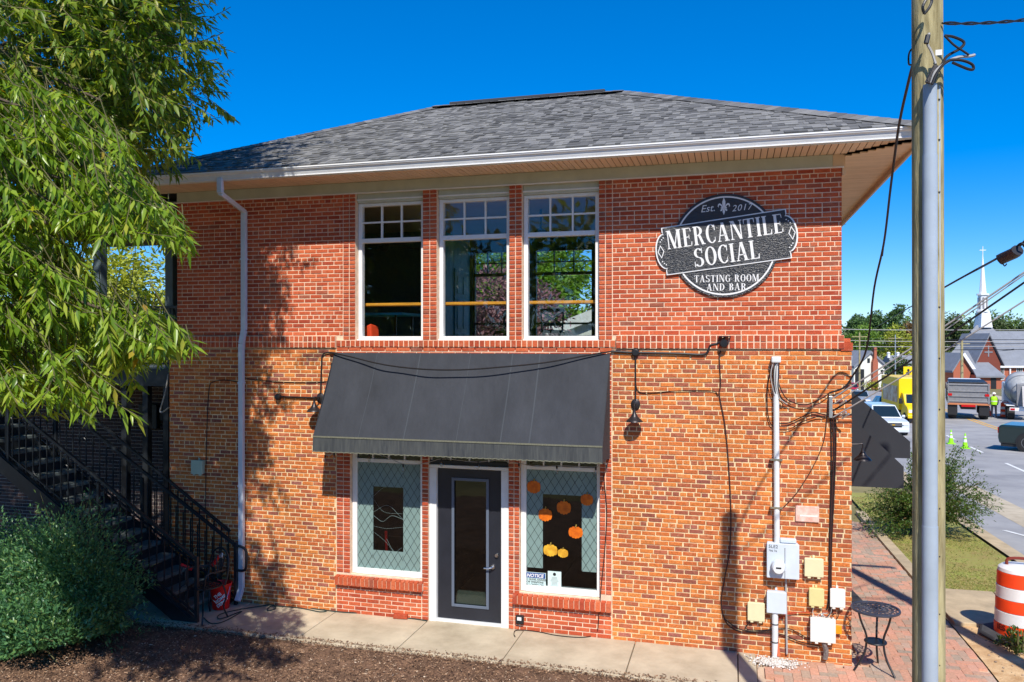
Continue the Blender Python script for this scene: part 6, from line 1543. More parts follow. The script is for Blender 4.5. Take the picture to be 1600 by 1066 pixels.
# U-guard: half-round channel with flanges, facing the camera and a little left
vd_ = Vector((CAMP.x - PXp, CAMP.y - PYp, 0)).normalized(); vr_ = Vector((-vd_.y, vd_.x, 0))   # vr_: towards image right is +?
if (proj(Vector((PXp, PYp, 3)) + vr_ * .1)[0] < proj((PXp, PYp, 3))[0]): vr_ = -vr_
def guard(z0, z1, sc, name='cable_guard'):
    c0 = Vector((PXp, PYp, 0)) + vd_ * (PR * .78) + vr_ * .008; w = .047 * sc; pr = []
    fw = .064
    pr.append((-fw, -.01)); pr.append((-w, -.004))
    for i in range(13): a = math.pi - math.pi * i / 12; pr.append((w * math.cos(a), .03 + w * .95 * math.sin(a)))
    pr += [(w, -.004), (fw, -.01), (fw, -.018), (-fw, -.018)]
    f = lambda z: (lambda u, v: tuple(c0 + vr_ * u + vd_ * v + Vector((0, 0, z))))
    return MB().prism(pr, f(z0), f(z1)).build(name, M_GUARD, pole, smooth=True)
zj1 = wd(1450, 243, 5.4).z; zj2 = wd(1450, 822, 5.4).z; ztop = wd(1450, 133, 5.4).z
guard(zj2 - .02, zj1 + .0, 1.0); guard(zj1 - .03, ztop, .93); guard(0, zj2 + .0, 1.06)
for py in (155, 218, 300, 480, 560, 640, 720, 795, 870, 960, 1040):
    for s_ in (-1, 1):
        c = Vector((PXp, PYp, wd(1450, py, 5.4).z + (.0 if s_ > 0 else .1))) + vd_ * (PR * .78 - .004) + vr_ * (s_ * .056 + .008); MB().lathe([(0, .006), (.006, .004), (.007, 0)], (0, 0, 0), 8).xf(Matrix.Translation(c) @ vd_.to_track_quat('Z', 'Y').to_matrix().to_4x4()).build('bolt', M_BLACKM, pole)
# cables leaving the guard's top
def near(px, py, b=5.28): return wd(px, py, b)
for k, pts in enumerate(([(1458, 130), (1466, 110), (1472, 100), (1480, 88), (1500, 76), (1506, 66), (1490, 58), (1476, 56)], [(1455, 130), (1462, 112), (1478, 98), (1496, 90), (1515, 88), (1523, 86)], [(1456, 132), (1464, 114), (1480, 96), (1500, 94), (1518, 100), (1521, 108), (1512, 108), (1488, 98)])):
    MB().tube([near(x, y, 5.32 - .02 * k) for x, y in pts], .0095, 7, 5).build('service_cable', (M_CABLE, M_CABLEG, M_CABLE)[k], pole, smooth=True)
MB().tube([near(1476, 56), near(1490, 70), near(1505, 80), near(1514, 86)], .008, 6, 4).build('service_cable', M_CABLE, pole, smooth=True)
MB().tube([near(1450, 130, 5.34), near(1456, 118, 5.33), near(1463, 104, 5.33)], .022, 8, 4).build('cable_grip', mat('braid', lin((70, 66, 66)), .4, 60, .6, 1, 120), pole, smooth=True)
MB().tube([near(1452, 52, 5.34), near(1448, 66, 5.34), near(1456, 82, 5.34), near(1462, 100, 5.33)], .008, 6, 4).build('bond_wire', M_CABLEG, pole, smooth=True); MB().tube([near(1450, 55, 5.33), near(1447, 68, 5.33)], .016, 6).build('clamp', M_BLACKM, pole)
MB().tube([near(1444, 22, 5.33), near(1442, 10, 5.32), near(1450, -4, 5.32), near(1456, 0, 5.32), near(1452, 12, 5.32), near(1444, 22, 5.33)], .009, 6, 4).build('hook', M_BLACKM, pole)
c = near(1467, 82, 5.32); MB().box(c.x - .02, c.x + .02, c.y, c.y + .004, c.z - .018, c.z + .018).build('tag_plate', M_WHITE, pole)
def wire(name, label, pts, r, m=None, n=6, s=6, cat='wire', group=None): return tag(MB().tube(pts, r, n, s).build(name, m or M_CABLE, smooth=True), label, cat, group)
tw0, tw1 = near(1474, 36, 5.4), Vector((2.85, -1.95, 7.55))
for ph in (0, math.pi):
    pts = []
    for i in range(61):
        u = i / 60; c = tw0 + (tw1 - tw0) * u + Vector((0, 0, -1.25 * u * (1 - u) + .015 * math.sin(u * 9))); pts.append(c + Vector((.008 * math.cos(u * 60 + ph), 0, .008 * math.sin(u * 60 + ph))))
    wire('twisted_wire', 'black wire twisted with its twin, sagging from the pole top against the sky', pts, .0065, n=5, s=0, group='twisted pair of wires')
# heavy drop from the pole down to the corner of the wall
wire('drop_cable', 'pair of black drop cables curving from the pole down to the wall corner', [wd(1429, 92, 5.55), wd(1419, 130, 5.9), wd(1404, 200, 6.5), wd(1392, 290, 7.2), wd(1381, 380, 8.0), wd(1366, 450, 8.6), wd(1354, 545, 9.1), wd(1332, 588, 9.35), wy(1318, 606, YL - .06), wy(1296, 614, YL - .03)], .011)
wire('drop_cable', 'thin wire looped at the pole side along the drop cables', [wd(1432, 70, 5.55), wd(1421, 82, 5.55), wd(1420, 100, 5.6), wd(1425, 108, 5.7), wd(1411, 160, 6.2), wd(1398, 250, 6.9), wd(1387, 330, 7.6), wd(1379, 400, 8.2)], .006)
# three service wires arriving from the street side at the corner bracket
br_ = wy(1298, 640, YL - .05)
# second pole at the road edge, right of the view; its shadow crosses the apron and the pavers
P2 = Vector((2.9, -2.0, 0)); pole2 = thing('utility_pole', 'second wooden utility pole standing at the road edge beyond the dirt patch', 'pole', tuple(P2))
MB().tube([P2 + Vector((0, 0, -.3)), P2 + Vector((0, 0, 4)), P2 + Vector((0, 0, 8.6))], [.13, .1], 20).build('shaft', M_POLE, pole2, smooth=True); MB().box(P2.x - .9, P2.x + .9, P2.y - .15, P2.y - .1, 8.0, 8.12).build('crossarm', M_POLE, pole2)
def to_pole2(a, py):          # end height on the second pole so that the wire crosses x = 1600 at py
    lo, hi = 3.0, 9.0
    for _ in range(30):
        zm_ = (lo + hi) / 2; e = Vector((P2.x, P2.y + .1, zm_)); s0, s1 = 0.0, 1.0
        for _k in range(24):
            sm = (s0 + s1) / 2; q = proj(a + (e - a) * sm)
            if q[0] < 1600: s0 = sm
            else: s1 = sm
        if proj(a + (e - a) * s0)[1] > py: lo = zm_
        else: hi = zm_
    return Vector((P2.x - .1, P2.y + .05, (lo + hi) / 2))
for k, (ey, wyx, r, lab, m) in enumerate(((424, 622, .0095, 'upper grey service wire stretched from the road pole to the wall corner', M_CABLEG), (440, 642, .0105, 'middle black service wire stretched from the road pole to the wall corner', M_CABLE), (428, 632, .006, 'thin pale service wire between the two thicker ones', M_CABLEG), (468, 652, .008, 'lowest pale service wire reaching the wall corner', M_CABLEG))):
    a = wy(1302, wyx, YL - .06); e = to_pole2(a, ey); wire('service_wire', lab, [a, a + (e - a) * .25 + Vector((0, 0, -.04)), a + (e - a) * .5 + Vector((0, 0, -.05)), a + (e - a) * .75 + Vector((0, 0, -.04)), e], r, m)
sp_ = thing('wire_anchor', 'metal wire anchor with splice clamps on the wall corner', 'anchor', br_)
MB().box(br_.x - .02, br_.x + .02, YL - .06, YL, br_.z - .1, br_.z + .16).build('bracket', M_STEELW, sp_, bevel=.006)
for (x0_, y0_, x1_, y1_) in ((1312, 633, 1322, 626), (1313, 650, 1322, 644), (1316, 654, 1326, 647)): MB().tube([wy(x0_, y0_, YL - .12), wy(x1_, y1_, YL - .2)], .012, 7).build('splice', M_STEELW, sp_)
w1 = wd(1476, 449, 9.0); wire('aerial_cable', 'thick black aerial cable rising past the steeple to a splice case', [wd(1343, 527, 100), wd(1365, 514, 40), wd(1400, 493, 20), w1, wd(1556, 405, 8.0), wd(1600, 378, 7.6), Vector((2.85, -1.95, 6.6))], .011)
sc_ = thing('splice_case', 'black cable splice case hanging on the aerial cable', 'splice case', wd(1577, 400, 7.6))
MB().tube([wd(1562, 406, 7.72), wd(1566, 404, 7.7), wd(1586, 395, 7.5), wd(1590, 391, 7.46)], .055, 10).build('case', mat('case_black', lin((34, 38, 48)), .35), sc_, smooth=True)
MB().tube([wd(1567, 412, 7.68), wd(1570, 416, 7.66), wd(1573, 412, 7.65)], .006, 5, 3).build('tail', M_CABLE, sc_); MB().tube([wd(1588, 386, 7.5), wd(1596, 380, 7.4), wd(1601, 386, 7.4)], .01, 6, 3).build('tail', M_CABLE, sc_)

# ================================================================= traffic drum, cones
M_ORANGE = mat('drum_orange', lin((240, 70, 22)), .5, 4, .12); M_REFW = mat('drum_white', lin((228, 226, 224)), .4, 6, .08); M_RUB = mat('drum_rubber', lin((66, 66, 68)), .9, 8, .2); M_LIME = mat('cone_lime', lin((150, 230, 30)), .5)
def drum(label, loc, sc=1.0, detail=True, name='traffic_drum', group='traffic drums'):
    t = thing(name, label, 'drum', loc, group, world=False)
    zs_ = [0.04, .2, .36, .52, .68, .86]; rs = [.29, .285, .275, .268, .26, .25]
    for k in range(5):
        MB().lathe([(rs[k], zs_[k]), (rs[k] - .002, zs_[k] + .02), (rs[k + 1] + .004, zs_[k + 1] - .012), (rs[k + 1] - .012, zs_[k + 1] - .004), (rs[k + 1] - .012, zs_[k + 1])], (0, 0, 0), 28, cap=False).build('band', M_REFW if k in (1, 3) else M_ORANGE, t, smooth=True)
    MB().lathe([(.238, .855), (.25, .86), (.24, .90), (.2, .93), (0, .94)], (0, 0, 0), 28, cap=False).build('lid', M_REFW if detail else M_ORANGE, t, smooth=True)
    MB().tube([(-.14, .02, .92), (-.13, .02, 1.0), (0, .02, 1.02), (.13, .02, 1.0), (.14, .02, .92)], .02, 6, 3).build('handle', mat('handle_red', lin((120, 46, 34)), .6), t, smooth=True)
    MB().lathe([(0, 0), (.46, 0), (.47, .02), (.44, .05), (.3, .06), (0, .06)], (0, 0, 0), 10).build('base', M_RUB, t, smooth=False)
    t.scale = (sc, sc, sc); return t
dl_ = wd(1593, 533, 10.35); dz_ = gz(dl_.x, dl_.y)
dr = drum('large orange and white traffic drum on the concrete apron', (dl_.x, dl_.y, dz_ + .0))
tm = text_mesh('IES +', .11, (0, 0, 0), dr, mat('drum_letter', lin((96, 20, 14)), .6), bold=.004)
a0 = math.atan2(CAMP.y - dl_.y, CAMP.x - dl_.x) - .62
for v in tm.data.vertices:
    th = a0 + v.co.x / .29; r_ = .289 + (.001 if v.co.y < 0 else 0); v.co = (math.cos(th) * r_, math.sin(th) * r_, .12 + v.co.z * .9)
dr.children[-1].matrix_parent_inverse = Matrix.Identity(4)
def cone(label, loc, h, body, grp, stripes=True, name='traffic_cone'):
    t = thing(name, label, 'cone', loc, grp, world=False); r = h * .19
    MB().box(-h * .26, h * .26, -h * .26, h * .26, 0, h * .05).build('base', body if body == M_LIME else M_RUB, t, bevel=.01)
    R_ = lambda f: r * (1 - f) + h * .03 * f
    for a, b_, m in ((.05, .42, body), (.42, .6, M_REFW), (.6, .7, body), (.7, .82, M_REFW), (.82, 1.0, body)): MB().lathe([(R_(a), a * h), (R_(b_), b_ * h)], (0, 0, 0), 16).build('band', m, t, smooth=True)
    return t
for px, py, lab in ((1486, 693, 'lime green traffic cone left of its twin on the road'), (1508, 700, 'lime green traffic cone right of its twin on the road'), (1591, 688, 'lime green traffic cone beside the dark pickup')):
    p = wg(px, py); cone(lab, (p.x, p.y, gz(p.x, p.y) - .02), .66, M_LIME, 'lime cones on the road')
for px, py, lab, hh in ((1545, 650, 'orange and white tall cone beside the worker', 1.0), (1379, 612, 'orange barrier drum beyond the blue sedan', 1.5), (1356, 610, 'orange cone beyond the silver car', 1.4), (1366, 606, 'small orange cone near the white house', 1.2)):
    p = wg(px, py); cone(lab, (p.x, p.y, gz(p.x, p.y) - .02), hh, M_ORANGE, 'orange cones down the street')
p = wg(1571, 652); drum('orange and white traffic drum beside the mixer truck', (p.x, p.y, gz(p.x, p.y) - .02), 1.15, False)

# ================================================================= vehicles
M_TYRE = mat('tyre', (0.02, 0.02, 0.021), .85); M_RIM = mat('rim', lin((190, 192, 196)), .3, metal=.8); M_CGL = mat('car_glass', (0.012, 0.022, 0.03), .06, spec=.8); M_TRIM = mat('car_trim', (.02, .02, .022), .5); M_LAMP = mat('headlamp', lin((230, 236, 240)), .1); M_TAIL = mat('tail_lamp', lin((190, 16, 20)), .25)
def paint(n, c): return mat(n, lin(c), .28, coat=.6, spec=.5)
def wheel(t, x, y, r, w=.22, s=1):
    wv = MB().lathe([(r * .62, -w / 2), (r * .95, -w / 2), (r, -w / 3), (r, w / 3), (r * .95, w / 2), (r * .62, w / 2)], (x, y, r), 24, 'X', cap=False).build('wheel', M_TYRE, t, smooth=True)
    MB().lathe([(0, -w * .42), (r * .3, -w * .4), (r * .62, -w * .46), (r * .62, w * .46), (r * .3, w * .4), (0, w * .42)], (x, y, r), 16, 'X', cap=False).build('rim', M_RIM, wv, smooth=True)
def car(label, loc, rz, col, L=4.8, W=1.9, H=1.5, hood=1.2, belt=.95, kind='sedan', name='parked_car', cat='car', group=None, sc=1.0, wr=.34):
    """front at -Y"""
    t = thing(name, label, cat, loc, group, world=False, rz=rz); t.scale = (sc,) * 3; hw = W / 2; f = -L / 2; r = L / 2
    prof = [(f + .02, .28), (f, .5), (f + .03, belt * .72), (f + .12, belt * .86), (f + hood * .5, belt * .96), (f + hood + .1, belt * 1.0), (r - .1, belt * 1.0), (r - .02, belt * .9), (r, .55), (r - .04, .3)]
    MB().prism(prof, lambda u, v: (-hw * (1 if v > .3 else .95), u, v), lambda u, v: (hw * (1 if v > .3 else .95), u, v)).build('body', col, t, bevel=.07)
    g0, g1 = f + hood, (r - .06 if kind in ('suv', 'van') else (r - 1.0 if kind == 'sedan' else f + hood + 2.0))
    t0, t1 = g0 + (H - belt) * 1.05, (g1 - .25 if kind != 'sedan' else g1 - .55)
    bw_, tw_ = hw * .95, hw * .74
    cab = [(-bw_, g0, belt - .02), (bw_, g0, belt - .02), (bw_, g1, belt - .02), (-bw_, g1, belt - .02), (-tw_, t0, H), (tw_, t0, H), (tw_, t1, H), (-tw_, t1, H)]
    MB().add(cab, [(0, 3, 2, 1), (4, 5, 6, 7), (0, 1, 5, 4), (1, 2, 6, 5), (2, 3, 7, 6), (3, 0, 4, 7)]).build('cabin', col, t, bevel=.05)
    C = [Vector(v) for v in cab]
    def pane(a, b, c, d, n, u0, u1, v0, v1, off, nm='window'):
        q = lambda u, v: (a.lerp(b, u)).lerp(d.lerp(c, u), v) + n * off
        MB().add([q(u0, v0), q(u1, v0), q(u1, v1), q(u0, v1), q(u0, v0) - n * .01, q(u1, v0) - n * .01, q(u1, v1) - n * .01, q(u0, v1) - n * .01], [(0, 1, 2, 3), (7, 6, 5, 4), (0, 4, 5, 1), (1, 5, 6, 2), (2, 6, 7, 3), (3, 7, 4, 0)]).build(nm, M_CGL, t)
    nf = (C[1] - C[0]).cross(C[4] - C[0]).normalized(); pane(C[0], C[1], C[5], C[4], nf, .05, .95, .08, .9, .012, 'windshield')
    nb = (C[3] - C[2]).cross(C[6] - C[2]).normalized(); pane(C[2], C[3], C[7], C[6], nb, .06, .94, .15, .88, .012, 'rear_window')
    for a, b, c, d in ((C[1], C[2], C[6], C[5]), (C[3], C[0], C[4], C[7])):
        n_ = (b - a).cross(d - a).normalized()
        for u0, u1 in ((.08, .46), (.5, .92)): pane(a, b, c, d, n_, u0, u1, .12, .86, .012)
    for s_ in (-1, 1):
        MB().box(s_ * hw * .72 - .2, s_ * hw * .72 + .2, f - .005, f + .12, belt * .66, belt * .82).build('headlight', M_LAMP, t, bevel=.03)
        MB().box(s_ * hw * .84 - .12, s_ * hw * .84 + .12, r - .08, r + .012, belt * .66, belt * .9).build('tail_light', M_TAIL, t, bevel=.03)
        MB().box(s_ * (hw + .1) - .1, s_ * (hw + .1) + .1, g0 + .25, g0 + .4, belt, belt + .16).build('mirror', col, t, bevel=.03)
        for y in (f + L * .18, r - L * .2):
            MB().lathe([(wr * 1.16, -.02), (wr * 1.16, .02)], (s_ * (hw - .0), y, wr), 20, 'X').build('wheel_arch', M_TRIM, t); wheel(t, s_ * (hw - .08), y, wr)
    MB().box(-hw * .52, hw * .52, f - .012, f + .08, belt * .56, belt * .8).build('grille', M_TRIM, t, bevel=.01)
    if kind == 'suv':
        MB().box(-hw * .62, hw * .62, f - .03, f + .02, belt * .67, belt * .71).build('grille_bar', M_RIM, t); MB().box(-.09, .09, f - .04, f, belt * .665, belt * .72).build('badge', mat('badge_gold', lin((200, 160, 60)), .3), t)
    MB().box(-hw * .96, hw * .96, f - .06, f + .1, .3, .55).build('bumper', col, t, bevel=.04); MB().box(-.26, .26, f - .075, f - .05, .4, .52).build('number_plate', M_WHITE, t)
    MB().box(-hw * .9, hw * .9, f + .1, r - .1, .18, .4).build('underbody', M_TRIM, t)
    return t
def gp(px, py): p = wg(px, py); return (p.x, p.y, gz(p.x, p.y) - .03)
P_W = paint('paint_silver_white', (206, 214, 222)); P_B = paint('paint_blue', (24, 62, 96)); P_S = paint('paint_silver', (150, 160, 172)); P_Y = mat('paint_yellow', lin((250, 206, 14)), .35); P_D = paint('paint_dark_green', (26, 44, 44)); P_WH = mat('truck_white', lin((232, 234, 234)), .4); P_GR = mat('bed_grey', lin((140, 140, 142)), .5, 6, .15, metal=.3)
car('silver white SUV facing the junction with wide grille', gp(1378, 675), R(6), P_W, 5.1, 2.0, 1.9, 1.35, 1.12, 'suv', 'suv', 'SUV', None, .81, .39)
car('dark blue sedan behind the silver SUV', gp(1388, 650), R(4), P_B, 4.7, 1.85, 1.45, 1.2, .92, 'sedan', 'sedan', 'car', None, 1.0)
car('silver sedan farther up the lane by the brick corner', gp(1342, 634), R(-6), P_S, 4.7, 1.85, 1.45, 1.2, .92, 'sedan', 'sedan', 'car', None, 1.0)
car('small red car far up the street by the brick corner', gp(1331, 615), R(-5), paint('paint_red', (190, 30, 40)), 4.4, 1.8, 1.5, 1.1, .95, 'suv', 'sedan', 'car', None, 1.0)
# yellow box truck
bx_ = gp(1424, 657); bt = thing('box_truck', 'bright yellow box truck coming down the street beside the pole', 'truck', bx_, None, world=False, rz=R(3)); bt.scale = (.9,) * 3
MB().box(-1.15, 1.15, -1.2, 4.2, .9, 3.25).build('cargo_box', P_Y, bt, bevel=.05); MB().prism([(-3.0, .5), (-3.0, 1.1), (-2.85, 1.25), (-2.2, 1.4), (-1.7, 2.15), (-1.2, 2.2), (-1.2, .5)], lambda u, v: (-1.0, u, v), lambda u, v: (1.0, u, v)).build('cab', P_Y, bt, bevel=.06)
MB().add([(-.88, -2.17, 1.46), (.88, -2.17, 1.46), (.8, -1.75, 2.08), (-.8, -1.75, 2.08), (-.88, -2.15, 1.44), (.88, -2.15, 1.44), (.8, -1.72, 2.06), (-.8, -1.72, 2.06)], [(0, 1, 2, 3), (7, 6, 5, 4), (0, 4, 5, 1), (1, 5, 6, 2), (2, 6, 7, 3), (3, 7, 4, 0)]).build('windshield', M_CGL, bt)
for s_ in (-1, 1):
    MB().box(s_ * 1.005 - .01, s_ * 1.005 + .01, -1.75, -1.3, 1.4, 2.0).build('window', M_CGL, bt); MB().box(s_ * .75 - .18, s_ * .75 + .18, -3.03, -2.95, .85, 1.05).build('headlight', M_LAMP, bt); MB().box(s_ * 1.2 - .1, s_ * 1.2 + .1, -1.95, -1.85, 1.4, 1.8).build('mirror', M_TRIM, bt, bevel=.02)
    for y in (-2.2, 2.6): wheel(bt, s_ * .92, y, .4, .26)
MB().box(-.6, .6, -3.03, -2.96, .8, 1.05).build('grille', M_TRIM, bt); MB().box(-1.0, 1.0, -3.1, -2.95, .45, .68).build('bumper', P_Y, bt, bevel=.03)
MB().box(-1.165, -1.152, -.8, 3.6, 1.4, 2.6).build('side_panel', mat('side_print', lin((214, 140, 60)), .5, 2, .4, col2=lin((230, 220, 200))), bt)
# dump truck seen from behind
dp = gp(1513, 655); dt = thing('dump_truck', 'grey bodied dump truck parked with its tailgate toward the junction', 'truck', dp, None, world=False, rz=R(-12))
MB().box(-1.22, 1.22, 0, 5.0, 1.15, 2.3).build('bed', P_GR, dt, bevel=.04); MB().box(-1.25, 1.25, -.1, .0, 1.1, 2.45).build('tailgate', P_GR, dt, bevel=.02)
for z in (1.2, 1.55, 1.9, 2.35): MB().box(-1.28, 1.28, -.16, -.1, z, z + .08).build('tailgate_rib', P_GR, dt, bevel=.01)
for x in (-1.24, 1.16): MB().box(x, x + .08, -.17, -.1, 1.1, 2.5).build('tailgate_post', P_GR, dt)
for s_ in (-1, 1):
    for k in range(6): MB().box(s_ * 1.25 - .04, s_ * 1.25 + .04, .4 + k * .8, .5 + k * .8, 1.15, 2.35).build('side_rib', P_GR, dt)
    for y in (.75, 2.0, 6.2):
        wheel(dt, s_ * .95, y, .5, .5 if y < 6 else .3)
    MB().box(s_ * .95 - .3, s_ * .95 + .3, -.02, .02, .3, 1.0).build('mud_flap', M_TRIM, dt); MB().box(s_ * 1.1 - .12, s_ * 1.1 + .12, -.19, -.14, 1.62, 1.78).build('tail_light', M_TAIL, dt)
MB().box(-.42, .42, -.18, -.1, .88, 1.02).build('light_bar', M_TAIL, dt); MB().box(-1.25, 1.25, -.14, .0, 1.0, 1.12).build('bumper_beam', mat('rust_orange', lin((190, 120, 80)), .7), dt); MB().box(-.45, .45, 0, 7.3, .7, 1.05).build('chassis', M_TRIM, dt)
MB().box(-1.1, 1.1, 5.25, 7.0, .8, 2.55).build('cab', P_WH, dt, bevel=.1); MB().box(-.9, .9, 5.235, 5.25, 1.75, 2.35).build('rear_window', M_CGL, dt); MB().box(-1.15, 1.15, .2, 5.4, 2.46, 2.55).build('tarp', M_TRIM, dt, bevel=.03)
# concrete mixer
mp_ = gp(1602, 656); mx = thing('mixer_truck', 'white concrete mixer truck with round drum beside the church', 'truck', mp_, None, world=False, rz=R(-12)); mx.scale = (.85,) * 3
Mt = Matrix.Translation((0, 2.6, 2.35)) @ Matrix.Rotation(R(-76), 4, 'X')
MB().lathe([(.35, -2.4), (.55, -2.2), (1.15, -.6), (1.25, .4), (1.1, 1.4), (.6, 2.2), (.2, 2.4)], (0, 0, 0), 28).xf(Mt).build('drum', mat('mixer_grey', lin((176, 176, 172)), .5, 3, .2), mx, smooth=True)
for k in (-1.4, -.2, 1.0): r_ = .9 if k == -1.4 else (1.24 if k < 0 else 1.2); MB().lathe([(r_, k - .04), (r_ + .03, k), (r_, k + .04)], (0, 0, 0), 28, cap=False).xf(Mt).build('drum_band', P_GR, mx, smooth=True)
MB().box(-1.1, 1.1, 5.4, 7.2, .8, 2.75).build('cab', P_WH, mx, bevel=.1); MB().box(-.9, .9, 5.385, 5.4, 1.9, 2.5).build('rear_window', M_CGL, mx); MB().box(-.45, .45, -.4, 7.4, .75, 1.1).build('chassis', P_WH, mx)
MB().beam((0, -.2, 2.7), (0, -1.0, 1.1), .5, .12).build('chute', P_GR, mx); MB().box(-.6, .6, -.2, .3, 1.1, 2.9).build('hopper_frame', P_GR, mx, bevel=.04); MB().box(-1.1, 1.1, -.55, -.4, .75, 1.0).build('bumper', P_WH, mx)
for s_ in (-1, 1):
    for y in (.5, 1.8, 6.3): wheel(mx, s_ * .95, y, .52, .5 if y < 6 else .3)
    MB().box(s_ * .9 - .15, s_ * .9 + .15, -.58, -.54, .8, .95).build('tail_light', M_TAIL, mx); MB().box(s_ * 1.0 - .28, s_ * 1.0 + .28, .0, 2.4, 1.1, 1.16).build('fender', P_WH, mx)
# pickup at the right edge
pk = gp(1602, 704); pt = car('dark green pickup driving along the near lane', (pk[0] + 1.9, pk[1] - .4, pk[2]), R(62), P_D, 5.6, 1.95, 1.85, 1.5, 1.1, 'pickup', 'pickup_truck', 'pickup', None, 1.0, .39)
# worker
wkp = gp(1553, 652)
wk = thing('person', 'person in lime vest and white hard hat standing beside the dump truck', 'person', wkp, None, world=False, rz=R(-10))
J = {'pel': (0, 0, .95, .15), 'sp': (0, .01, 1.15, .15), 'ch': (0, 0, 1.36, .17), 'nk': (0, -.01, 1.5, .065), 'hd': (0, -.03, 1.6, .09), 'ht': (0, -.03, 1.7, .085), 'ls': (.17, 0, 1.42, .075), 'le': (.26, .02, 1.15, .05), 'lw': (.22, -.14, .96, .038), 'lh': (.2, -.2, .92, .035), 'rs': (-.17, 0, 1.42, .075), 're': (-.27, .03, 1.16, .05), 'rw': (-.26, -.08, .92, .038), 'rh': (-.25, -.12, .85, .035), 'lp': (.1, 0, .88, .1), 'lk': (.12, -.02, .5, .07), 'la': (.13, .02, .09, .05), 'lt': (.14, -.14, .04, .04), 'rp': (-.1, 0, .88, .1), 'rk': (-.12, -.02, .5, .07), 'ra': (-.13, .02, .09, .05), 'rt': (-.14, -.14, .04, .04)}
E = [('pel', 'sp'), ('sp', 'ch'), ('ch', 'nk'), ('nk', 'hd'), ('hd', 'ht'), ('ch', 'ls'), ('ls', 'le'), ('le', 'lw'), ('lw', 'lh'), ('ch', 'rs'), ('rs', 're'), ('re', 'rw'), ('rw', 'rh'), ('pel', 'lp'), ('lp', 'lk'), ('lk', 'la'), ('la', 'lt'), ('pel', 'rp'), ('rp', 'rk'), ('rk', 'ra'), ('ra', 'rt')]
kk = list(J); me = bpy.data.meshes.new('body'); me.from_pydata([J[k][:3] for k in kk], [(kk.index(a), kk.index(b)) for a, b in E], [])
M_PANT = mat('work_trousers', lin((40, 44, 58)), .9)
bo = obj('body', me, M_PANT, wk); md = bo.modifiers.new('skin', 'SKIN'); 
for i, k in enumerate(kk): me.skin_vertices[0].data[i].radius = (J[k][3], J[k][3]); me.skin_vertices[0].data[i].use_root = (k == 'pel')
ss = bo.modifiers.new('sub', 'SUBSURF'); ss.levels = 1; ss.render_levels = 2
M_VEST = mat('vest_lime', lin((170, 240, 40)), .6)
MB().lathe([(.19, .92), (.2, 1.05), (.205, 1.3), (.19, 1.42), (.12, 1.5), (.08, 1.52)], (0, 0, 0), 20, sx=1.1, sy=.85, cap=False).build('vest', M_VEST, wk, smooth=True); MB().lathe([(.208, 1.14), (.209, 1.2)], (0, 0, 0), 20, sx=1.1, sy=.85, cap=False).build('vest_stripe', M_REFW, wk)
MB().lathe([(.15, 1.68), (.125, 1.69), (.12, 1.74), (.08, 1.8), (0, 1.82)], (0, -.03, 0), 18).build('hard_hat', M_WHITE, wk, smooth=True); MB().lathe([(.0, 1.54), (.07, 1.56), (.088, 1.62), (.09, 1.69)], (0, -.035, 0), 14, sy=1.1).build('face', mat('skin', lin((176, 120, 92)), .6), wk, smooth=True)

# ================================================================= church, houses, power lines
M_CBR = mat('church_brick', lin((170, 98, 74)), .9, 12, .15); M_CROOF = mat('church_roof', lin((128, 132, 140)), .95, 1.2, .12); M_CW = mat('steeple_white', (.80, .81, .82), .45)
CB = 140.0; c0 = wd(1535, 533, CB); cg = gz(c0.x, c0.y)
chh = thing('church', 'red brick church with grey roof and tall white steeple', 'church', (c0.x, c0.y, cg), None, world=False, rz=R(YAW))
cx = lambda px, y=0.0: (px - 800) / FPX * (CB + y) - 735 / FPX * CB; czz = lambda py, y=0.0: 3.82 + (533 - py) / FPX * (CB + y) - cg
def gable_x(x0, x1, y0, y1, ze, zr, o=.4):   # ridge along x
    return MB().add([(x0 - o, y0 - o, ze), (x1 + o, y0 - o, ze), (x1 + o, y1 + o, ze), (x0 - o, y1 + o, ze), (x0 - o, (y0 + y1) / 2, zr), (x1 + o, (y0 + y1) / 2, zr), (x0 - o, y0 - o, ze - .3), (x1 + o, y0 - o, ze - .3), (x1 + o, y1 + o, ze - .3), (x0 - o, y1 + o, ze - .3)], [(0, 1, 5, 4), (2, 3, 4, 5), (0, 4, 3, 9, 6), (1, 7, 8, 2, 5), (0, 6, 7, 1), (3, 2, 8, 9), (6, 9, 8, 7)])
def gable_y(x0, x1, y0, y1, ze, zr, o=.4):   # ridge along y, gable to the viewer
    return MB().add([(x0 - o, y0 - o, ze), ((x0 + x1) / 2, y0 - o, zr), (x1 + o, y0 - o, ze), (x0 - o, y1, ze), ((x0 + x1) / 2, y1, zr), (x1 + o, y1, ze), (x0 - o, y0 - o, ze - .35), ((x0 + x1) / 2, y0 - o, zr - .4), (x1 + o, y0 - o, ze - .35), (x0 - o, y1, ze - .35), ((x0 + x1) / 2, y1, zr - .4), (x1 + o, y1, ze - .35)], [(0, 1, 4, 3), (1, 2, 5, 4), (6, 9, 10, 7), (7, 10, 11, 8), (0, 6, 7, 1), (1, 7, 8, 2), (0, 3, 9, 6), (2, 8, 11, 5), (3, 4, 10, 9), (4, 5, 11, 10)])
nx0, nx1 = cx(1548), cx(1690); ze, zr = czz(572), czz(517)
MB().box(nx0, nx1, 0, 11, -1, ze).build('nave_wall', M_CBR, chh); gable_x(nx0, nx1, 0, 11, ze, zr).build('nave_roof', M_CROOF, chh); MB().box(nx0 - .4, nx1 + .4, -.5, -.4, ze - .3, ze + .05).build('fascia', M_CW, chh)
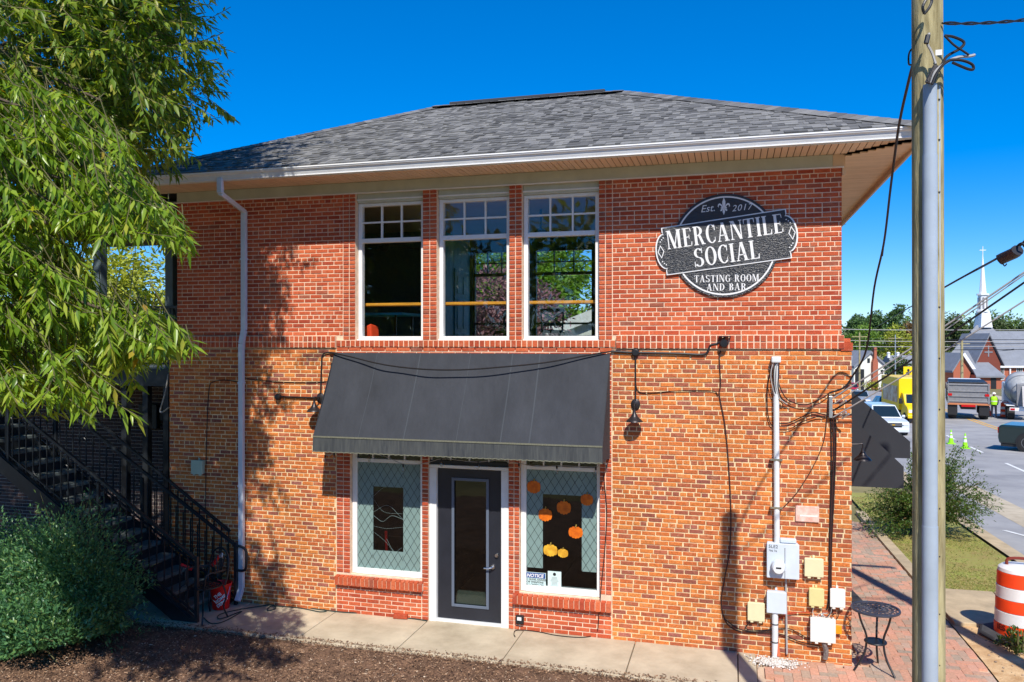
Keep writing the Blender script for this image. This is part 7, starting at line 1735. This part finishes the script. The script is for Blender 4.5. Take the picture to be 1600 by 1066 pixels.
# front gable wing toward the viewer
gx0, gx1 = cx(1512), cx(1549); zg = czz(568); zgr = czz(521)
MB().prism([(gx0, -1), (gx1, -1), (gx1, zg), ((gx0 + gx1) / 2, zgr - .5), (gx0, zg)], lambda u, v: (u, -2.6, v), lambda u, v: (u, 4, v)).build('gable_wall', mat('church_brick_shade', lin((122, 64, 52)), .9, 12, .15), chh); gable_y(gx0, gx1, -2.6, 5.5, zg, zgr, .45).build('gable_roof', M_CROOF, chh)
cw = MB(); xm = (gx0 + gx1) / 2; cw.box(xm - .1, xm + .1, -2.66, -2.6, czz(557), czz(540)).box(xm - .7, xm + .7, -2.665, -2.605, czz(551), czz(549)).build('gable_cross', M_CROOF, chh)
# low porch with grey roof on the left
px0, px1 = cx(1496), cx(1531); zp = czz(584)
MB().box(px0, px1, -6, -2, -1, zp).build('porch_wall', M_CBR, chh); MB().add([(px0 - .5, -6.5, zp - .1), (px1 + .5, -6.5, zp - .1), (px1 - .5, 1.0, czz(548)), (px0 + 1.5, 1.0, czz(548)), (px0 - .5, -6.5, zp - .4), (px1 + .5, -6.5, zp - .4), (px1 - .5, 1.0, czz(548) - .3), (px0 + 1.5, 1.0, czz(548) - .3)], [(0, 1, 2, 3), (7, 6, 5, 4), (0, 4, 5, 1), (1, 5, 6, 2), (2, 6, 7, 3), (3, 7, 4, 0)]).build('porch_roof', M_CROOF, chh)
MB().box(cx(1516), cx(1524), -6.06, -5.9, -1, czz(588)).build('porch_door', M_TRIM, chh)
# second brick gable at the far left, behind the pole
lx0, lx1 = cx(1470), cx(1496); zl_ = czz(578)
MB().prism([(lx0, -1), (lx1, -1), (lx1, zl_), ((lx0 + lx1) / 2, czz(552)), (lx0, zl_)], lambda u, v: (u, -4, v), lambda u, v: (u, 3, v)).build('side_gable', M_CBR, chh); gable_y(lx0, lx1, -4, 6, zl_, czz(551), .4).build('side_roof', M_CROOF, chh)
MB().beam(((lx0 + lx1) / 2, -4.5, czz(552)), (lx1 + .5, -4.5, zl_), .15, .5).build('bargeboard', M_CW, chh)
# main hip below the steeple
MB().add([(cx(1478, 2), 2, czz(560, 2)), (cx(1585, 2), 2, czz(545, 2)), (cx(1585, 14), 14, czz(545, 14)), (cx(1478, 14), 14, czz(560, 14)), (cx(1526, 8), 8, czz(508, 8)), (cx(1546, 8), 8, czz(508, 8))], [(0, 1, 5, 4), (1, 2, 5), (2, 3, 4, 5), (3, 0, 4), (0, 3, 2, 1)]).build('main_roof', M_CROOF, chh)
for px in (1564, 1592.5, 1621, 1650):
    x = cx(px); w_ = .52; z0, z1 = czz(594), czz(576)
    poly = [(x - w_, z0), (x + w_, z0), (x + w_, z1)] + [(x + w_ * math.cos(math.pi * i / 10), z1 + w_ * 1.1 * math.sin(math.pi * i / 10)) for i in range(1, 10)] + [(x - w_, z1)]
    wf_ = MB().prism(poly, lambda u, v: (u, -.08, v), lambda u, v: (u, .02, v)).build('window', M_CW, chh)
    for i in (-1, 0, 1): MB().box(x + i * .3 - .12, x + i * .3 + .12, -.1, -.082, z0 + .12, z1 + (.25 if i == 0 else .1)).build('pane', M_CGL, wf_)
MB().box(cx(1577) - .12, cx(1577) + .12, -.3, -.05, -1, ze - .2).build('downpipe', M_CW, chh)
SY = 8.0; sx = lambda px: cx(px, SY); sz = lambda py: 3.82 + (533 - py) / FPX * (CB + SY) - cg
MB().add([(sx(1527), SY - 1.2, sz(512)), (sx(1545), SY - 1.2, sz(512)), (sx(1545), SY + 1.2, sz(512)), (sx(1527), SY + 1.2, sz(512)), (sx(1529.5), SY - .9, sz(488)), (sx(1542.5), SY - .9, sz(488)), (sx(1542.5), SY + .9, sz(488)), (sx(1529.5), SY + .9, sz(488))], [(0, 1, 5, 4), (1, 2, 6, 5), (2, 3, 7, 6), (3, 0, 4, 7), (4, 5, 6, 7), (0, 3, 2, 1)]).build('steeple_base', M_CW, chh)
xm = sx(1535.5)
def oct_(r0, r1, z0, z1, nm): MB().lathe([(r0, z0), (r1, z1)], (xm, SY, 0), 8).build(nm, M_CW, chh)
oct_(1.15, 1.15, sz(488), sz(485.5), 'steeple_cornice'); oct_(.88, .82, sz(485.5), sz(461.5), 'steeple_lantern'); oct_(1.05, 1.05, sz(461.5), sz(459), 'steeple_cornice'); oct_(.62, .06, sz(459), sz(398), 'spire')
for i in range(8): a = 2 * math.pi * (i + .5) / 8; MB().box(-.16, .16, -.04, .04, sz(483), sz(465)).xf(Matrix.Translation((xm + math.cos(a) * .80, SY + math.sin(a) * .80, 0)) @ Matrix.Rotation(a + math.pi / 2, 4, 'Z')).build('louvre', P_GR, chh)
MB().box(xm - .05, xm + .05, SY - .05, SY + .05, sz(400), sz(385)).box(xm - .6, xm + .6, SY - .04, SY + .04, sz(391.5), sz(390.5)).build('cross', M_CW, chh)
# white house with brick chimney
HB = 128.0; h0 = wd(1352, 533, HB); hg = gz(h0.x, h0.y); ho = thing('white_house', 'white gabled house with red brick chimney across the street', 'house', (h0.x, h0.y, hg), None, world=False, rz=R(YAW))
hx = lambda px: (px - 1352) / FPX * HB; hz = lambda py: 3.82 + (533 - py) / FPX * HB - hg
M_SIDING = mat('white_siding', lin((226, 226, 216)), .7, 3, .06)
MB().prism([(hx(1334), -.5), (hx(1382), -.5), (hx(1382), hz(572)), (hx(1362), hz(550)), (hx(1334), hz(574))], lambda u, v: (u, 0, v), lambda u, v: (u, 8, v)).build('wall', M_SIDING, ho); gable_y(hx(1336), hx(1384), 0, 8, hz(572), hz(548), .3).build('roof', M_CROOF, ho)
MB().box(hx(1318), hx(1337), 2, 9, -.5, hz(568)).build('wall', M_SIDING, ho); MB().add([(hx(1310), 1.6, hz(568)), (hx(1345), 1.6, hz(568)), (hx(1352), 6, hz(549)), (hx(1310), 6, hz(549)), (hx(1310), 9, hz(568)), (hx(1345), 9, hz(568))], [(0, 1, 2, 3), (3, 2, 5, 4), (0, 3, 4), (1, 5, 2), (0, 4, 5, 1)]).build('roof', M_CROOF, ho)
MB().prism([(hx(1361), -.5), (hx(1369), -.5), (hx(1369), hz(566)), (hx(1367), hz(560)), (hx(1367), hz(543)), (hx(1363), hz(543)), (hx(1363), hz(560)), (hx(1361), hz(566))], lambda u, v: (u, -.7, v), lambda u, v: (u, -.02, v)).build('chimney', M_CBR, ho)
for a, b_, c_, d in ((1355, 1359, 560, 567), (1376, 1380, 578, 584)): MB().box(hx(a), hx(b_), -.06, .0, hz(d), hz(c_)).build('window', M_CGL, ho)
MB().box(hx(1336), hx(1350), -.08, .0, -.5, hz(577)).build('garage_door', M_TRIM, ho)
for k, (px, py, w_, m, lab) in enumerate(((1363, 590, 1.3, ML_Y, 'low yellow green hedge left of the chimney'), (1385, 588, 1.1, ML_G, 'low green hedge right of the chimney'))):
    p = wd(px, 533, 124); shrub('hedge', lab, (p.x, p.y, gz(p.x, p.y)), (w_, .8, 1.7), 900, m, (.2, .34), (.1, .16), stems=4, seed=60 + k, lumps=12)
# low grey-roofed building to its right
GB = 140.0; g0 = wd(1425, 533, GB); gg = gz(g0.x, g0.y); lo = thing('low_building', 'low building with grey roof and white vents behind the olive tree', 'building', (g0.x, g0.y, gg), None, world=False, rz=R(YAW)); lxx = lambda px: (px - 1425) / FPX * GB; lz = lambda py: 3.82 + (533 - py) / FPX * GB - gg
MB().box(lxx(1404), lxx(1490), 0, 8, -.5, lz(580)).build('wall', M_SIDING, lo); gable_x(lxx(1404), lxx(1490), 0, 8, lz(580), lz(556), .3).build('roof', M_CROOF, lo)
for px in (1401, 1416): MB().lathe([(.25, lz(560)), (.25, lz(553)), (.35, lz(552.5)), (.1, lz(550.5))], (lxx(px), 3.0, 0), 10).build('vent', M_CW, lo)
# yellow warning sign on a post, white notice board
def post_sign(px, py0, py1, w_, b, m, label, nm, round_=False):
    p = wd(px, 533, b); g_ = gz(p.x, p.y); t = thing(nm, label, 'sign', (p.x, p.y, g_), None, world=False, rz=R(YAW)); z1 = 3.82 + (533 - py0) / FPX * b - g_; z0 = 3.82 + (533 - py1) / FPX * b - g_; hw = w_ / FPX * b / 2
    MB().box(-.05, .05, .0, .08, -.2, z1).build('post', M_STEELW, t); pl_ = MB().box(-hw, hw, -.04, .0, z0, z1).build('panel', m, t, bevel=hw * .35 if round_ else .02); return t, hw, z0, z1
t, hw, z0, z1 = post_sign(1419, 573, 590, 15, 95, P_Y, 'yellow warning sign with black figure before the olive tree', 'warning_sign', True)
zc = (z0 + z1) / 2; MB().lathe([(0, -.06), (.16, -.06), (.16, -.045)], (0, 0, zc + .22), 12, 'Y').build('symbol', M_BLACK, t); MB().box(-.13, .13, -.06, -.045, zc - .4, zc + .05).build('symbol', M_BLACK, t); MB().box(-.3, .3, -.0595, -.0455, zc - .14, zc - .02).build('symbol', M_BLACK, t)
t, hw, z0, z1 = post_sign(1393, 587, 597, 10, 88, M_WHITE, 'small white notice board on legs beyond the cars', 'notice_board'); MB().box(-hw * .6, hw * .6, -.055, -.042, z0 + .1, z1 - .15).build('print', M_PGREY, t)
# far street poles and power lines
def far_pole(px, py0, b, label, r=.13):
    p = wd(px, 533, b); g_ = gz(p.x, p.y); z1 = 3.82 + (533 - py0) / FPX * b; t = thing('street_pole', label, 'pole', (p.x, p.y, g_), 'street poles', world=False)
    MB().tube([(0, 0, -.3), (0, 0, z1 - g_)], [r, r * .7], 8).build('shaft', M_POLE if r > .1 else M_STEELW, t, smooth=True); MB().beam((-.9, 0, z1 - g_ - .5), (.9, 0, z1 - g_ - .5), .1, .1).build('crossarm', M_POLE, t)
far_pole(1343, 520, 100, 'thin street pole in front of the white house'); far_pole(1399, 523, 110, 'pale street pole above the grey roofed building', .09); far_pole(1503, 531, 100, 'wooden street pole before the church gable', .2)
for k, (ya, yb, b) in enumerate(((514, 515.5, 95), (528, 531, 100), (531, 534, 101), (536, 537, 103), (541, 541, 105), (546, 546, 98))):
    pts = [wd(1250, ya - 1, b), wd(1400, (ya + yb) / 2 + 1, b), wd(1660, yb, b)]; wire('power_line', ('topmost grey power line above the far trees', 'second power line over the far trees', 'third power line close under the second', 'fourth power line across the far trees', 'fifth power line just above the house roofs', 'lowest power line crossing the house chimney')[k], pts, .04, M_CABLEG if k % 2 == 0 else M_CABLE, 5, 6, 'power line')
# neighbour's house behind, seen through the upper windows
NB = 27.0; n0 = wd(915, 533, NB); ng = gz(n0.x, n0.y); nh = thing('neighbour_house', 'pale house with grey shingled gable roof behind the building', 'house', (n0.x, n0.y, ng), None, world=False, rz=R(YAW)); nz = lambda py: 3.82 + (533 - py) / FPX * NB - ng
MB().box(-1.6, 2.6, 0, 6, -.5, nz(522)).build('wall', M_SIDING, nh); gable_y(-1.6, 2.6, 0, 6, nz(522), nz(478), .3).build('roof', mat('neighbour_roof', lin((190, 192, 184)), .95, 6, .2), nh); MB().prism([(-1.6, nz(524)), (2.6, nz(524)), (.5, nz(480))], lambda u, v: (u, -.02, v), lambda u, v: (u, .1, v)).build('gable_wall', mat('neighbour_shingle', lin((176, 180, 170)), .95, 30, .3, stretch=(1, 1, 4)), nh)
